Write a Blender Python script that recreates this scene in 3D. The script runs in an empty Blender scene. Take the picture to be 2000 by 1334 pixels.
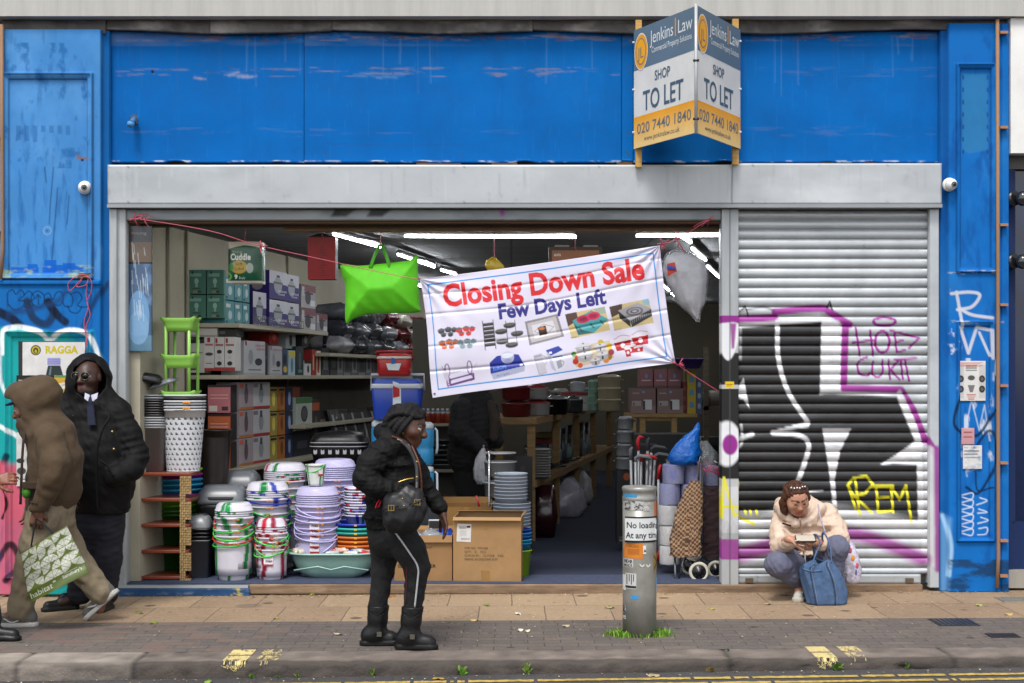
import bpy,math,random
import numpy as np
from mathutils import Vector,Matrix
R = math.radians
random.seed(7); rng = np.random.default_rng(7)
SC = bpy.context.scene; COL = SC.collection
# ---------------------------------------------------------------- camera, sky, sun, exposure
F = 2777.8; D = 10.52; HZ = 735.0; H = 1.6          # focal length in photo pixels, distance to the shop front, horizon row, eye height
cam = bpy.data.objects.new('camera',bpy.data.cameras.new('camera')); COL.objects.link(cam)
cam.location = (0,-D,H); cam.rotation_euler = (R(90),0,0)
cam.data.lens = 50; cam.data.sensor_width = 36; cam.data.shift_y = 0.034; cam.data.clip_end = 1000; cam.data.clip_start = 0.05
SC.camera = cam
wd = bpy.data.worlds.new('World'); SC.world = wd; wd.use_nodes = True
wn = wd.node_tree.nodes; wl_ = wd.node_tree.links
sky = wn.new('ShaderNodeTexSky'); sky.sky_type = 'NISHITA'; sky.sun_disc = False
SUN_EL,SUN_AZ = 58,195
sky.sun_elevation = R(SUN_EL); sky.sun_rotation = R(SUN_AZ); sky.air_density = 1.0; sky.dust_density = 1.5; sky.ozone_density = 1.0
hs = wn.new('ShaderNodeHueSaturation'); hs.inputs['Saturation'].default_value = 0.22; hs.inputs['Value'].default_value = 1.0
bg = wn['Background']; bg.inputs['Strength'].default_value = 0.15
wl_.new(sky.outputs[0],hs.inputs['Color']); wl_.new(hs.outputs[0],bg.inputs['Color'])
sl = bpy.data.lights.new('sun','SUN'); sl.energy = 1.5; sl.angle = R(16); sl.color = (1,.965,.92)
so = bpy.data.objects.new('sun',sl); COL.objects.link(so)
az = R(SUN_AZ); el = R(SUN_EL)
sdir = Vector((math.sin(az) * math.cos(el),math.cos(az) * math.cos(el),math.sin(el)))
so.rotation_euler = sdir.to_track_quat('Z','Y').to_euler(); so.location = sdir * 30
SC.view_settings.view_transform = 'Standard'; SC.view_settings.look = 'None'
SC.view_settings.exposure = 0.85; SC.view_settings.gamma = 1.0; SC.view_settings.use_curve_mapping = False
SC.render.engine = 'CYCLES'
SC.cycles.max_bounces = 8; SC.cycles.transparent_max_bounces = 16; SC.cycles.caustics_reflective = False; SC.cycles.caustics_refractive = False
# ---------------------------------------------------------------- photo pixel <-> place
GS = 0.0055                                          # the street rises slightly to the right
def wx(px,Y): return (px - 1000) * (D + Y) / F
def wz(py,Y): return H - (py - HZ) * (D + Y) / F
def wl(n,Y): return n * (D + Y) / F
def W(px,py,Y): return np.array((wx(px,Y),Y,wz(py,Y)))
def FX(px): return (px - 1000) * D / F
def FZ(py): return H - (py - HZ) * D / F
def gz(x): return GS * x
def G(px,py):
    d = (px - 1000) / F
    t = H / ((py - HZ) / F + GS * d)
    return np.array((d * t,t - D,GS * d * t))
FLOOR = 0.07
def FL(px,py):
    t = (H - FLOOR) * F / (py - HZ)
    return np.array(((px - 1000) * t / F,t - D,FLOOR))
def L(h):
    if not isinstance(h,str): return tuple(h)
    h = h.lstrip('#'); o = []
    for i in (0,2,4):
        c = int(h[i:i+2],16) / 255
        o.append(c / 12.92 if c <= .04045 else ((c + .055) / 1.055) ** 2.4)
    return tuple(o)
# ---------------------------------------------------------------- materials (all procedural; colour of each face or vertex comes from the mesh)
MATS = {}
def mat(name,rough=.6,metal=0.,noise=(8,.12),bump=None,spec=.5,alpha=1.,trans=0.,coat=0.,sss=0.,sheen=0.,rvar=0.,stretch=None):
    if name in MATS: return MATS[name]
    m = bpy.data.materials.new(name); m.use_nodes = True; MATS[name] = m
    nt = m.node_tree; n = nt.nodes; lk = nt.links; b = n['Principled BSDF']
    at = n.new('ShaderNodeAttribute'); at.attribute_name = 'Col'
    tc = n.new('ShaderNodeTexCoord'); src = tc.outputs['Object']
    if stretch:
        mp = n.new('ShaderNodeMapping'); mp.inputs['Scale'].default_value = stretch; lk.new(src,mp.inputs[0]); src = mp.outputs[0]
    out = at.outputs['Color']
    if noise:
        t = n.new('ShaderNodeTexNoise'); t.inputs['Scale'].default_value = noise[0]; t.inputs['Detail'].default_value = 8; t.inputs['Roughness'].default_value = .65
        lk.new(src,t.inputs['Vector'])
        mr = n.new('ShaderNodeMapRange'); mr.inputs['From Min'].default_value = .3; mr.inputs['From Max'].default_value = .7
        mr.inputs['To Min'].default_value = 1 - noise[1]; mr.inputs['To Max'].default_value = 1 + noise[1]
        lk.new(t.outputs['Fac'],mr.inputs[0])
        mx = n.new('ShaderNodeVectorMath'); mx.operation = 'SCALE'; lk.new(out,mx.inputs[0]); lk.new(mr.outputs[0],mx.inputs['Scale']); out = mx.outputs[0]
        if rvar:
            m2 = n.new('ShaderNodeMapRange'); m2.inputs['From Min'].default_value = .3; m2.inputs['From Max'].default_value = .7
            m2.inputs['To Min'].default_value = max(.02,rough - rvar); m2.inputs['To Max'].default_value = min(1,rough + rvar)
            lk.new(t.outputs['Fac'],m2.inputs[0]); lk.new(m2.outputs[0],b.inputs['Roughness'])
    lk.new(out,b.inputs['Base Color'])
    if not (noise and rvar): b.inputs['Roughness'].default_value = rough
    b.inputs['Metallic'].default_value = metal; b.inputs['Specular IOR Level'].default_value = spec
    if alpha < 1: b.inputs['Alpha'].default_value = alpha
    if trans: b.inputs['Transmission Weight'].default_value = trans; b.inputs['IOR'].default_value = 1.3
    if coat: b.inputs['Coat Weight'].default_value = coat; b.inputs['Coat Roughness'].default_value = .15
    if sss:
        b.inputs['Subsurface Weight'].default_value = sss; b.inputs['Subsurface Radius'].default_value = (.01,.004,.002); b.inputs['Subsurface Scale'].default_value = .5
    if sheen: b.inputs['Sheen Weight'].default_value = sheen
    if bump:
        t2 = n.new('ShaderNodeTexNoise'); t2.inputs['Scale'].default_value = bump[0]; t2.inputs['Detail'].default_value = 6
        lk.new(src,t2.inputs['Vector'])
        bp = n.new('ShaderNodeBump'); bp.inputs['Strength'].default_value = bump[1]; bp.inputs['Distance'].default_value = bump[2] if len(bump) > 2 else .01
        lk.new(t2.outputs['Fac'],bp.inputs['Height']); lk.new(bp.outputs[0],b.inputs['Normal'])
    return m
PAINT = mat('weathered_paint',.58,spec=.25,noise=(3,.1),bump=(60,.12,.004),rvar=.12)
FASCIA = mat('fascia_paint',.7,spec=.1,noise=(3,.1),bump=(60,.12,.004),rvar=.1)
ALU = mat('brushed_aluminium',.45,.25,noise=(5,.07),bump=(14,.1,.006),rvar=.1)
GALV = mat('galvanised_steel',.33,.75,noise=(9,.1),rvar=.08)
CARD = mat('printed_cardboard',.6,noise=(6,.08),bump=(30,.1,.004))
KRAFT = mat('corrugated_cardboard',.8,noise=(5,.12),bump=(9,.35,.012))
PLAS = mat('moulded_plastic',.33,noise=(10,.05),spec=.5)
TRANSL = mat('translucent_plastic',.3,noise=(10,.05),alpha=.86)
CLEAR = mat('clear_film',.12,noise=(14,.1),bump=(22,.9,.02),alpha=.34,spec=.9)
CLOTH = mat('woven_cloth',.88,noise=(14,.14),bump=(26,.4,.012),sheen=.02)
NYLON = mat('padded_nylon',.7,noise=(10,.12),bump=(30,.35,.01),spec=.25)
DENIM = mat('denim',.9,noise=(16,.28),bump=(22,.5,.015))
LEATHER = mat('leather',.42,spec=.35,noise=(12,.12),bump=(50,.25,.004))
SKIN = mat('skin',.48,noise=(25,.1),bump=(120,.12,.002),sss=.12)
HAIR = mat('hair',.65,spec=.25,noise=(60,.35),bump=(90,.8,.006))
WOOD = mat('bare_timber',.75,noise=(7,.28),bump=(30,.3,.004),stretch=(1,6,6))
STEEL = mat('polished_steel',.25,.75,noise=(6,.08))
IRON = mat('dull_steel',.42,.45,noise=(8,.18),bump=(20,.12,.004),rvar=.12)
RUBBER = mat('rubber',.7,noise=(20,.15))
PAPER = mat('paper',.85,noise=(12,.08))
BANNERM = mat('vinyl_banner',.5,noise=(5,.04),bump=(7,.25,.012))
CONC = mat('precast_concrete',.85,noise=(2.2,.1),bump=(40,.25,.004),stretch=(6,1,.5))
LEADM = mat('lead_flashing',.6,noise=(4,.35),bump=(10,.4,.01))
LEAF = mat('leaf',.6,noise=(20,.3))
WALLM = mat('painted_plaster',.8,noise=(3,.08))
CARPET = mat('carpet',.95,noise=(30,.3),bump=(300,.5,.004))
# ---------------------------------------------------------------- objects
WLOC = {}
def setp(o,label=None,cat=None,group=None,kind=None):
    if label: o['label'] = label
    if cat: o['category'] = cat
    if group: o['group'] = group
    if kind: o['kind'] = kind
    return o
def thing(name,label,cat,loc,group=None):
    o = bpy.data.objects.new(name,None); COL.objects.link(o); o.empty_display_size = .1
    o.location = tuple(float(q) for q in loc); WLOC[o] = np.array(loc,float)
    return setp(o,label,cat,group)
def link(name,me,m,parent=None,base=None):
    o = bpy.data.objects.new(name,me); COL.objects.link(o)
    if m: me.materials.append(m)
    if parent is not None:
        o.parent = parent; WLOC[o] = WLOC[parent]
    else:
        WLOC[o] = np.array(base if base is not None else (0,0,0),float); o.location = tuple(WLOC[o])
    return o
def np_mesh(name,V,Fq,vcol=None,fcol=None,smooth=True,off=None):
    me = bpy.data.meshes.new(name)
    V = np.asarray(V,np.float32)
    if off is not None: V = V - np.asarray(off,np.float32)
    Fq = np.asarray(Fq,np.int32); n = len(Fq); k = Fq.shape[1]
    me.vertices.add(len(V)); me.vertices.foreach_set('co',V.astype(np.float32).ravel())
    me.loops.add(n * k); me.loops.foreach_set('vertex_index',Fq.ravel())
    me.polygons.add(n); me.polygons.foreach_set('loop_start',np.arange(0,n * k,k,dtype=np.int32))
    me.polygons.foreach_set('use_smooth',np.full(n,smooth,dtype=bool))
    me.update(calc_edges=True)
    if vcol is not None:
        a = me.color_attributes.new('Col','FLOAT_COLOR','POINT')
        c = np.ones((len(V),4),np.float32); c[:,:3] = vcol; a.data.foreach_set('color',c.ravel())
    elif fcol is not None:
        a = me.color_attributes.new('Col','FLOAT_COLOR','CORNER')
        c = np.ones((n * k,4),np.float32); c[:,:3] = np.repeat(np.asarray(fcol,np.float32),k,0); a.data.foreach_set('color',c.ravel())
    return me
def rrect(hw,hd,r,n=4):
    r = min(r,hw * .999,hd * .999); o = []
    for cx,cy,a0 in ((hw - r,hd - r,0),(-hw + r,hd - r,90),(-hw + r,-hd + r,180),(hw - r,-hd + r,270)):
        for i in range(n + 1):
            a = R(a0 + 90 * i / n); o.append((cx + r * math.cos(a),cy + r * math.sin(a)))
    return np.array(o)
def circ(r,n=24,ry=None):
    a = np.arange(n) * 2 * math.pi / n
    return np.stack([np.cos(a) * r,np.sin(a) * (r if ry is None else ry)],1)
TXT = {}
def text_tris(s,bold=0.):
    key = (s,bold)
    if key not in TXT:
        cu = bpy.data.curves.new('t','FONT'); cu.body = s; cu.size = 1; cu.offset = bold; cu.resolution_u = 3
        ob = bpy.data.objects.new('t',cu); COL.objects.link(ob)
        dg = bpy.context.evaluated_depsgraph_get(); me = bpy.data.meshes.new_from_object(ob.evaluated_get(dg)); me.calc_loop_triangles()
        v = np.array([q.co[:2] for q in me.vertices]); t = np.array([q.vertices[:] for q in me.loop_triangles])
        bpy.data.objects.remove(ob); bpy.data.curves.remove(cu); bpy.data.meshes.remove(me)
        if len(v) == 0: v = np.zeros((3,2)); t = np.array([[0,1,2]])
        TXT[key] = (v,t)
    return TXT[key]
class MB:
    def __init__(s,col='#888888'):
        s.v = []; s.f = []; s.c = []; s.sm = []; s.col = L(col); s.M = None
    def add(s,V,fs,col=None,smooth=False):
        V = np.asarray(V,float)
        if s.M is not None: V = V @ s.M[:3,:3].T + s.M[:3,3]
        b = len(s.v); s.v.extend(map(tuple,V))
        c = L(col) if col is not None else s.col
        for f in fs:
            s.f.append([i + b for i in f]); s.c.append(c); s.sm.append(smooth)
        return s
    def place(s,loc,rz=0,rx=0,ry=0,sc=1):
        s.M = np.array(Matrix.Translation(Vector([float(q) for q in loc])) @ Matrix.Rotation(rz,4,'Z') @ Matrix.Rotation(ry,4,'Y') @ Matrix.Rotation(rx,4,'X') @ Matrix.Scale(sc,4)); return s
    def box(s,x0,x1,y0,y1,z0,z1,col=None,cols=None):
        V = [(x0,y0,z0),(x1,y0,z0),(x1,y1,z0),(x0,y1,z0),(x0,y0,z1),(x1,y0,z1),(x1,y1,z1),(x0,y1,z1)]
        fs = [(0,3,2,1),(4,5,6,7),(0,1,5,4),(1,2,6,5),(2,3,7,6),(3,0,4,7)]   # bottom top front right back left
        for i,f in enumerate(fs):
            s.add([V[j] for j in f],[(0,1,2,3)],(cols or {}).get(i,col))
        return s
    def quad(s,pts,col=None): return s.add(pts,[tuple(range(len(pts)))],col)
    def loft(s,rings,col=None,cap=(True,True),smooth=True,closed=True,cols=None):
        n = len(rings[0]); V = np.concatenate([np.asarray(r,float) for r in rings]); b = len(s.v)
        for i in range(len(rings) - 1):
            fs = [(i*n+j,i*n+(j+1) % n,(i+1)*n+(j+1) % n,(i+1)*n+j) for j in range(n if closed else n-1)]
            if i == 0: s.add(V,fs,cols[0] if cols else col,smooth)
            else:
                c = L(cols[i]) if cols else (L(col) if col is not None else s.col)
                for f in fs: s.f.append([k + b for k in f]); s.c.append(c); s.sm.append(smooth)
        c0 = L(cols[0]) if cols else (L(col) if col is not None else s.col); c1 = L(cols[-1]) if cols else c0
        if cap[0]: s.f.append([b + j for j in reversed(range(n))]); s.c.append(c0); s.sm.append(False)
        if cap[1]: s.f.append([b + (len(rings)-1)*n + j for j in range(n)]); s.c.append(c1); s.sm.append(False)
        return s
    def lathe(s,prof,n=28,c=(0,0,0),col=None,cols=None,cap=(True,True),ey=1.):
        rings = []
        for r,z in prof:
            q = circ(r,n,r * ey); rings.append(np.column_stack([q[:,0] + c[0],q[:,1] + c[1],np.full(n,z + c[2])]))
        return s.loft(rings,col,cap,True,True,cols)
    def rloft(s,secs,c=(0,0,0),col=None,cols=None,cap=(True,True),n=4):
        rings = []
        for hw,hd,r,z in secs:
            q = rrect(hw,hd,r,n); rings.append(np.column_stack([q[:,0] + c[0],q[:,1] + c[1],np.full(len(q),z + c[2])]))
        return s.loft(rings,col,cap,True,True,cols)
    def tube(s,pts,r,n=8,col=None,cap=True,flat=1.):
        P = [np.asarray(p,float) for p in pts]; rings = []; up = None
        for i,p in enumerate(P):
            t = P[min(i+1,len(P)-1)] - P[max(i-1,0)]; t = t / (np.linalg.norm(t) + 1e-9)
            if up is None: up = np.array((0,0,1.)) if abs(t[2]) < .9 else np.array((1.,0,0))
            u = up - t * (up @ t); u /= np.linalg.norm(u) + 1e-9; w = np.cross(t,u); up = u
            rr = r[i] if hasattr(r,'__len__') else r
            q = circ(1,n); rings.append(p + rr * (q[:,:1] * u * flat + q[:,1:] * w))
        return s.loft(rings,col,(cap,cap))
    def ell(s,c,r,nu=16,nv=10,col=None):
        pr = [(max(1e-4,math.sin(math.pi * i / nv)),-math.cos(math.pi * i / nv)) for i in range(nv + 1)]; rings = []
        for a,z in pr:
            q = circ(a,nu); rings.append(np.column_stack([q[:,0]*r[0] + c[0],q[:,1]*r[1] + c[1],np.full(nu,z*r[2] + c[2])]))
        return s.loft(rings,col)
    def text(s,t,o,ux,uz,size,col=None,bold=0.,width=None,align='l'):
        v,tr = text_tris(t,bold); o = np.asarray(o,float); ux = np.asarray(ux,float); uz = np.asarray(uz,float)
        x0,x1 = v[:,0].min(),v[:,0].max(); sx = size
        if width: sx = width / max(1e-6,x1 - x0)
        X = (v[:,0] - x0) * sx
        if align == 'c': X = X - (x1 - x0) * sx / 2
        return s.add(o + X[:,None] * ux + (v[:,1] * size)[:,None] * uz,[tuple(q) for q in tr],col)
    def build(s,name,m,parent=None,base=None,bev=0,label=None):
        off = WLOC[parent] if parent is not None else (np.array(base,float) if base is not None else None)
        me = bpy.data.meshes.new(name); V = np.array(s.v,float)
        if off is not None: V = V - off
        me.from_pydata(V.tolist(),[],s.f)
        me.polygons.foreach_set('use_smooth',np.array(s.sm,dtype=bool))
        a = me.color_attributes.new('Col','FLOAT_COLOR','CORNER')
        c = np.ones((len(me.loops),4),np.float32); c[:,:3] = np.repeat(np.array(s.c,np.float32),[len(f) for f in s.f],0)
        a.data.foreach_set('color',c.ravel()); me.update()
        o = link(name,me,m,parent,off)
        if bev:
            md = o.modifiers.new('bevel','BEVEL'); md.width = bev; md.segments = 2; md.limit_method = 'ANGLE'; md.angle_limit = R(40)
        if label: o['label'] = label
        return o
def copy_tree(o,loc,rz=0,label=None,parent=None):
    c = o.copy(); COL.objects.link(c)
    if parent is None:
        c.location = tuple(float(q) for q in loc); c.rotation_euler = (0,0,rz)
        if label: c['label'] = label
    else: c.parent = parent
    for ch in list(o.children): copy_tree(ch,None,parent=c)
    return c
ORD = ['first','second','third','fourth','fifth','sixth','seventh','eighth','ninth','tenth','eleventh','twelfth','thirteenth','fourteenth','fifteenth','sixteenth']
def lev(i,n):
    if i == n - 1: return 'topmost'
    return 'lowest' if i == 0 else ORD[i] + ' from the bottom'
# ---------------------------------------------------------------- paint: shapes worked out in photo-sized units and stored as the colours of mesh points
def smooth_pts(p,n=8):
    p = np.asarray(p,float)
    if len(p) < 3: return p
    q = np.vstack([2*p[0]-p[1],p,2*p[-1]-p[-2]]); o = []
    for i in range(1,len(q) - 2):
        t = np.linspace(0,1,n,endpoint=False)[:,None]
        a,b,c,d = q[i-1],q[i],q[i+1],q[i+2]
        o.append(.5 * (2*b + (c-a)*t + (2*a-5*b+4*c-d)*t**2 + (3*b-a-3*c+d)*t**3))
    o.append(p[-1:]); return np.vstack(o)
class Canvas:
    def __init__(s,x0,y0,x1,y1,k,col):
        s.x0,s.y0,s.k = x0,y0,k; s.w = int((x1-x0)*k) + 2; s.h = int((y1-y0)*k) + 2
        s.a = np.empty((s.h,s.w,3),np.float32); s.a[:] = L(col)
        s.xs = x0 + np.arange(s.w) / k; s.ys = y0 + np.arange(s.h) / k
    def win(s,x0,y0,x1,y1):
        i0 = max(0,int((x0-s.x0)*s.k)); i1 = min(s.w,int((x1-s.x0)*s.k) + 2); j0 = max(0,int((y0-s.y0)*s.k)); j1 = min(s.h,int((y1-s.y0)*s.k) + 2)
        if i1 <= i0 or j1 <= j0: return None
        return slice(j0,j1),slice(i0,i1),s.xs[None,i0:i1],s.ys[j0:j1,None]
    def mix(s,w,al,col):
        v = s.a[w[0],w[1]]; v += (np.asarray(L(col),np.float32) - v) * np.asarray(al,np.float32)[...,None]
    def inside(s,p,X,Y):
        r = np.zeros(np.broadcast(X,Y).shape,bool); n = len(p)
        for i in range(n):
            xa,ya = p[i]; xb,yb = p[(i+1) % n]
            if ya == yb: continue
            r ^= ((ya > Y) != (yb > Y)) & (X < (xb-xa) * (Y-ya) / (yb-ya) + xa)
        return r
    def poly(s,p,col,al=1.,sm=False,soft=0):
        p = np.asarray(p,float)
        if sm: p = smooth_pts(np.vstack([p,p[:1]]))
        w = s.win(p[:,0].min()-soft,p[:,1].min()-soft,p[:,0].max()+soft,p[:,1].max()+soft)
        if w is None: return s
        m = s.inside(p,w[2],w[3]).astype(np.float32)
        if soft:
            d = s.dist(np.vstack([p,p[:1]]),w[2],w[3]); m = np.clip(.5 + np.where(m > .5,d,-d) / soft,0,1)
        s.mix(w,m * al,col); return s
    def rect(s,x0,y0,x1,y1,col,al=1.):
        w = s.win(x0,y0,x1,y1)
        if w is None: return s
        m = (w[2] >= x0) & (w[2] < x1) & (w[3] >= y0) & (w[3] < y1); s.mix(w,m * al,col); return s
    def dist(s,p,X,Y):
        d = np.full(np.broadcast(X,Y).shape,1e9,np.float32)
        for (xa,ya),(xb,yb) in zip(p[:-1],p[1:]):
            dx,dy = xb-xa,yb-ya; l = dx*dx + dy*dy + 1e-9
            t = np.clip(((X-xa)*dx + (Y-ya)*dy) / l,0,1); d = np.minimum(d,np.hypot(X-xa-t*dx,Y-ya-t*dy))
        return d
    def stroke(s,p,wd,col,al=1.,sm=True,soft=1.5):
        p = smooth_pts(p) if sm else np.asarray(p,float); m = wd/2 + soft
        w = s.win(p[:,0].min()-m,p[:,1].min()-m,p[:,0].max()+m,p[:,1].max()+m)
        if w is None: return s
        d = s.dist(p,w[2],w[3]); s.mix(w,np.clip((wd/2 - d) / soft + .5,0,1) * al,col); return s
    def ell(s,cx,cy,rx,ry,col,al=1.,rot=0,soft=1.):
        m = max(rx,ry) + 2; w = s.win(cx-m,cy-m,cx+m,cy+m)
        if w is None: return s
        c,q = math.cos(R(rot)),math.sin(R(rot)); X = w[2]-cx; Y = w[3]-cy
        d = np.hypot((X*c + Y*q) / rx,(Y*c - X*q) / ry); s.mix(w,np.clip((1-d) * min(rx,ry) / soft + .5,0,1) * al,col); return s
    def text(s,t,x,y,size,col,bold=0.,width=None,rot=0,al=1.,align='l',shear=0):
        v,tr = text_tris(t,bold); x0,x1 = v[:,0].min(),v[:,0].max(); sx = width / max(1e-6,x1-x0) if width else size
        U = (v[:,0]-x0) * sx;
        if align == 'c': U = U - (x1-x0)*sx/2
        Q = -v[:,1] * size; U = U + shear * v[:,1] * size
        c,q = math.cos(R(rot)),math.sin(R(rot)); P = np.column_stack([x + U*c + Q*q,y - U*q + Q*c])
        for a in tr:
            p = P[a]; w = s.win(p[:,0].min(),p[:,1].min(),p[:,0].max(),p[:,1].max())
            if w is None: continue
            X,Y = w[2],w[3]; e = []
            for i in range(3):
                j = (i+1) % 3; e.append((p[j,0]-p[i,0])*(Y-p[i,1]) - (p[j,1]-p[i,1])*(X-p[i,0]))
            m = ((e[0] >= 0) & (e[1] >= 0) & (e[2] >= 0)) | ((e[0] <= 0) & (e[1] <= 0) & (e[2] <= 0))
            s.mix(w,m * al,col)
        return s
    def grime(s,col,al,sx,sy,thr=.5,seed=0,box=None,soft=.25):
        g = np.random.default_rng(seed); bx = box or (s.xs[0],s.ys[0],s.xs[-1],s.ys[-1]); w = s.win(*bx)
        if w is None: return s
        X,Y = np.broadcast_arrays(w[2],w[3]); n = np.zeros(X.shape,np.float32); amp = 1; tot = 0
        for o in range(5):
            r = g.random((int((bx[3]-bx[1])/sy) + 4,int((bx[2]-bx[0])/sx) + 4)).astype(np.float32)
            u = np.clip((X-bx[0])/sx + .5,0,r.shape[1]-2); v = np.clip((Y-bx[1])/sy + .5,0,r.shape[0]-2); i = u.astype(int); j = v.astype(int); fu = u-i; fv = v-j
            fu = fu*fu*(3-2*fu); fv = fv*fv*(3-2*fv)
            n += amp * ((r[j,i]*(1-fu) + r[j,i+1]*fu)*(1-fv) + (r[j+1,i]*(1-fu) + r[j+1,i+1]*fu)*fv); tot += amp; amp *= .6; sx *= .5; sy *= .5
        n /= tot; s.mix(w,np.clip((n-thr)/soft,0,1) * al,col); return s
    def at(s,X,Y):
        u = np.clip((np.asarray(X)-s.x0)*s.k,0,s.w-1.001); v = np.clip((np.asarray(Y)-s.y0)*s.k,0,s.h-1.001)
        i = u.astype(int); j = v.astype(int); fu = (u-i)[...,None]; fv = (v-j)[...,None]
        return (s.a[j,i]*(1-fu) + s.a[j,i+1]*fu)*(1-fv) + (s.a[j+1,i]*(1-fu) + s.a[j+1,i+1]*fu)*fv
def grid_faces(nr,nc):
    i = np.arange((nr-1)*(nc-1)); r = i // (nc-1); c = i % (nc-1); a = r*nc + c
    return np.column_stack([a,a+nc,a+nc+1,a+1])
def wallgrid(name,x0,x1,y0,y1,yfn,cv,m,parent,step=1.6,thick=.03,smooth=True):
    """front skin of a facade piece given in photo-sized units, with a turned-back edge"""
    nc = max(3,int((x1-x0)/step) + 1); nr = max(3,int((y1-y0)/step) + 1)
    X,Y = np.meshgrid(np.linspace(x0,x1,nc),np.linspace(y0,y1,nr)); dep = yfn(X,Y) if callable(yfn) else np.full(X.shape,float(yfn))
    c = cv.at(X,Y) if isinstance(cv,Canvas) else np.broadcast_to(np.array(L(cv)),X.shape + (3,))
    # add a rim ring pushed back
    P = np.stack([FX(X),dep,FZ(Y)],-1)
    P = np.pad(P,((1,1),(1,1),(0,0)),'edge'); c = np.pad(c,((1,1),(1,1),(0,0)),'edge')
    P[0,:,1] += thick; P[-1,:,1] += thick; P[1:-1,0,1] += thick; P[1:-1,-1,1] += thick
    me = np_mesh(name,P.reshape(-1,3),grid_faces(nr+2,nc+2),vcol=c.reshape(-1,3),smooth=smooth,off=WLOC[parent] if parent is not None else None)
    return link(name,me,m,parent)
# ================================================================ GROUND
def brickmat(name,c1,c2,mort,w,h,off,msize,big=(1.2,.15),fine=(60,.25),rough=.85,bump=.5,bias=0.,rot=0,spots=None,red=None,shift=(0,0)):
    m = bpy.data.materials.new(name); m.use_nodes = True; nt = m.node_tree; n = nt.nodes; lk = nt.links; b = n['Principled BSDF']
    ge = n.new('ShaderNodeNewGeometry'); mp = n.new('ShaderNodeMapping'); mp.inputs['Rotation'].default_value = (0,0,rot); mp.inputs['Location'].default_value = (shift[0],shift[1],0)
    lk.new(ge.outputs['Position'],mp.inputs[0])
    wob = n.new('ShaderNodeTexNoise'); wob.inputs['Scale'].default_value = 3; lk.new(ge.outputs['Position'],wob.inputs['Vector'])
    wv = n.new('ShaderNodeVectorMath'); wv.operation = 'MULTIPLY_ADD'; lk.new(wob.outputs['Color'],wv.inputs[0]); wv.inputs[1].default_value = (.012,.012,0); lk.new(mp.outputs[0],wv.inputs[2])
    bt = n.new('ShaderNodeTexBrick'); lk.new(wv.outputs[0],bt.inputs['Vector'])
    bt.inputs['Color1'].default_value = (*L(c1),1); bt.inputs['Color2'].default_value = (*L(c2),1); bt.inputs['Mortar'].default_value = (*L(mort),1)
    bt.inputs['Scale'].default_value = 1; bt.inputs['Mortar Size'].default_value = msize; bt.inputs['Mortar Smooth'].default_value = .3; bt.inputs['Bias'].default_value = bias
    bt.inputs['Brick Width'].default_value = w; bt.inputs['Row Height'].default_value = h; bt.offset = off; bt.squash = 1
    out = bt.outputs['Color']
    def vary(out,sc,amt,det=8,st=None):
        t = n.new('ShaderNodeTexNoise'); t.inputs['Scale'].default_value = sc; t.inputs['Detail'].default_value = det; t.inputs['Roughness'].default_value = .7
        lk.new(ge.outputs['Position'],t.inputs['Vector'])
        mr = n.new('ShaderNodeMapRange'); mr.inputs['From Min'].default_value = .3; mr.inputs['From Max'].default_value = .7; mr.inputs['To Min'].default_value = 1-amt; mr.inputs['To Max'].default_value = 1+amt
        lk.new(t.outputs['Fac'],mr.inputs[0]); x = n.new('ShaderNodeVectorMath'); x.operation = 'SCALE'; lk.new(out,x.inputs[0]); lk.new(mr.outputs[0],x.inputs['Scale']); return x.outputs[0],t
    out,_ = vary(out,big[0],big[1]); out,tf = vary(out,fine[0],fine[1]); out,tg = vary(out,260,.3,2)
    if spots:   # trodden-in gum and stains, each with its own edge
        for sc_,th,colr,al in spots:
            vo = n.new('ShaderNodeTexVoronoi'); vo.inputs['Scale'].default_value = sc_; lk.new(wv.outputs[0],vo.inputs['Vector'])
            ra = n.new('ShaderNodeMapRange'); ra.inputs['From Min'].default_value = th; ra.inputs['From Max'].default_value = th * .7; ra.inputs['To Min'].default_value = 0; ra.inputs['To Max'].default_value = al
            lk.new(vo.outputs['Distance'],ra.inputs[0]); mx = n.new('ShaderNodeMix'); mx.data_type = 'RGBA'; lk.new(ra.outputs[0],mx.inputs[0]); lk.new(out,mx.inputs[6]); mx.inputs[7].default_value = (*L(colr),1); out = mx.outputs[2]
    if red:     # a patch of relaid reddish blocks
        t = n.new('ShaderNodeTexNoise'); t.inputs['Scale'].default_value = .5; lk.new(bt.outputs['Color'],t.inputs['Vector'])
        vo = n.new('ShaderNodeTexWhiteNoise'); vo.noise_dimensions = '2D'
        sn = n.new('ShaderNodeVectorMath'); sn.operation = 'SNAP'; lk.new(mp.outputs[0],sn.inputs[0]); sn.inputs[1].default_value = (w,h,1); lk.new(sn.outputs[0],vo.inputs['Vector'])
        sx = n.new('ShaderNodeSeparateXYZ'); lk.new(ge.outputs['Position'],sx.inputs[0])
        rx = n.new('ShaderNodeMapRange'); rx.inputs['From Min'].default_value = -.6; rx.inputs['From Max'].default_value = -2.4; rx.inputs['To Min'].default_value = .0; rx.inputs['To Max'].default_value = .3; lk.new(sx.outputs[0],rx.inputs[0])
        lt = n.new('ShaderNodeMath'); lt.operation = 'LESS_THAN'; lk.new(vo.outputs['Value'],lt.inputs[0]); lk.new(rx.outputs[0],lt.inputs[1])
        ml = n.new('ShaderNodeMath'); ml.operation = 'MULTIPLY'; ml.inputs[1].default_value = .6; lk.new(lt.outputs[0],ml.inputs[0])
        mx = n.new('ShaderNodeMix'); mx.data_type = 'RGBA'; lk.new(ml.outputs[0],mx.inputs[0]); lk.new(out,mx.inputs[6]); mx.inputs[7].default_value = (*L(red),1); out = mx.outputs[2]
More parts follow.
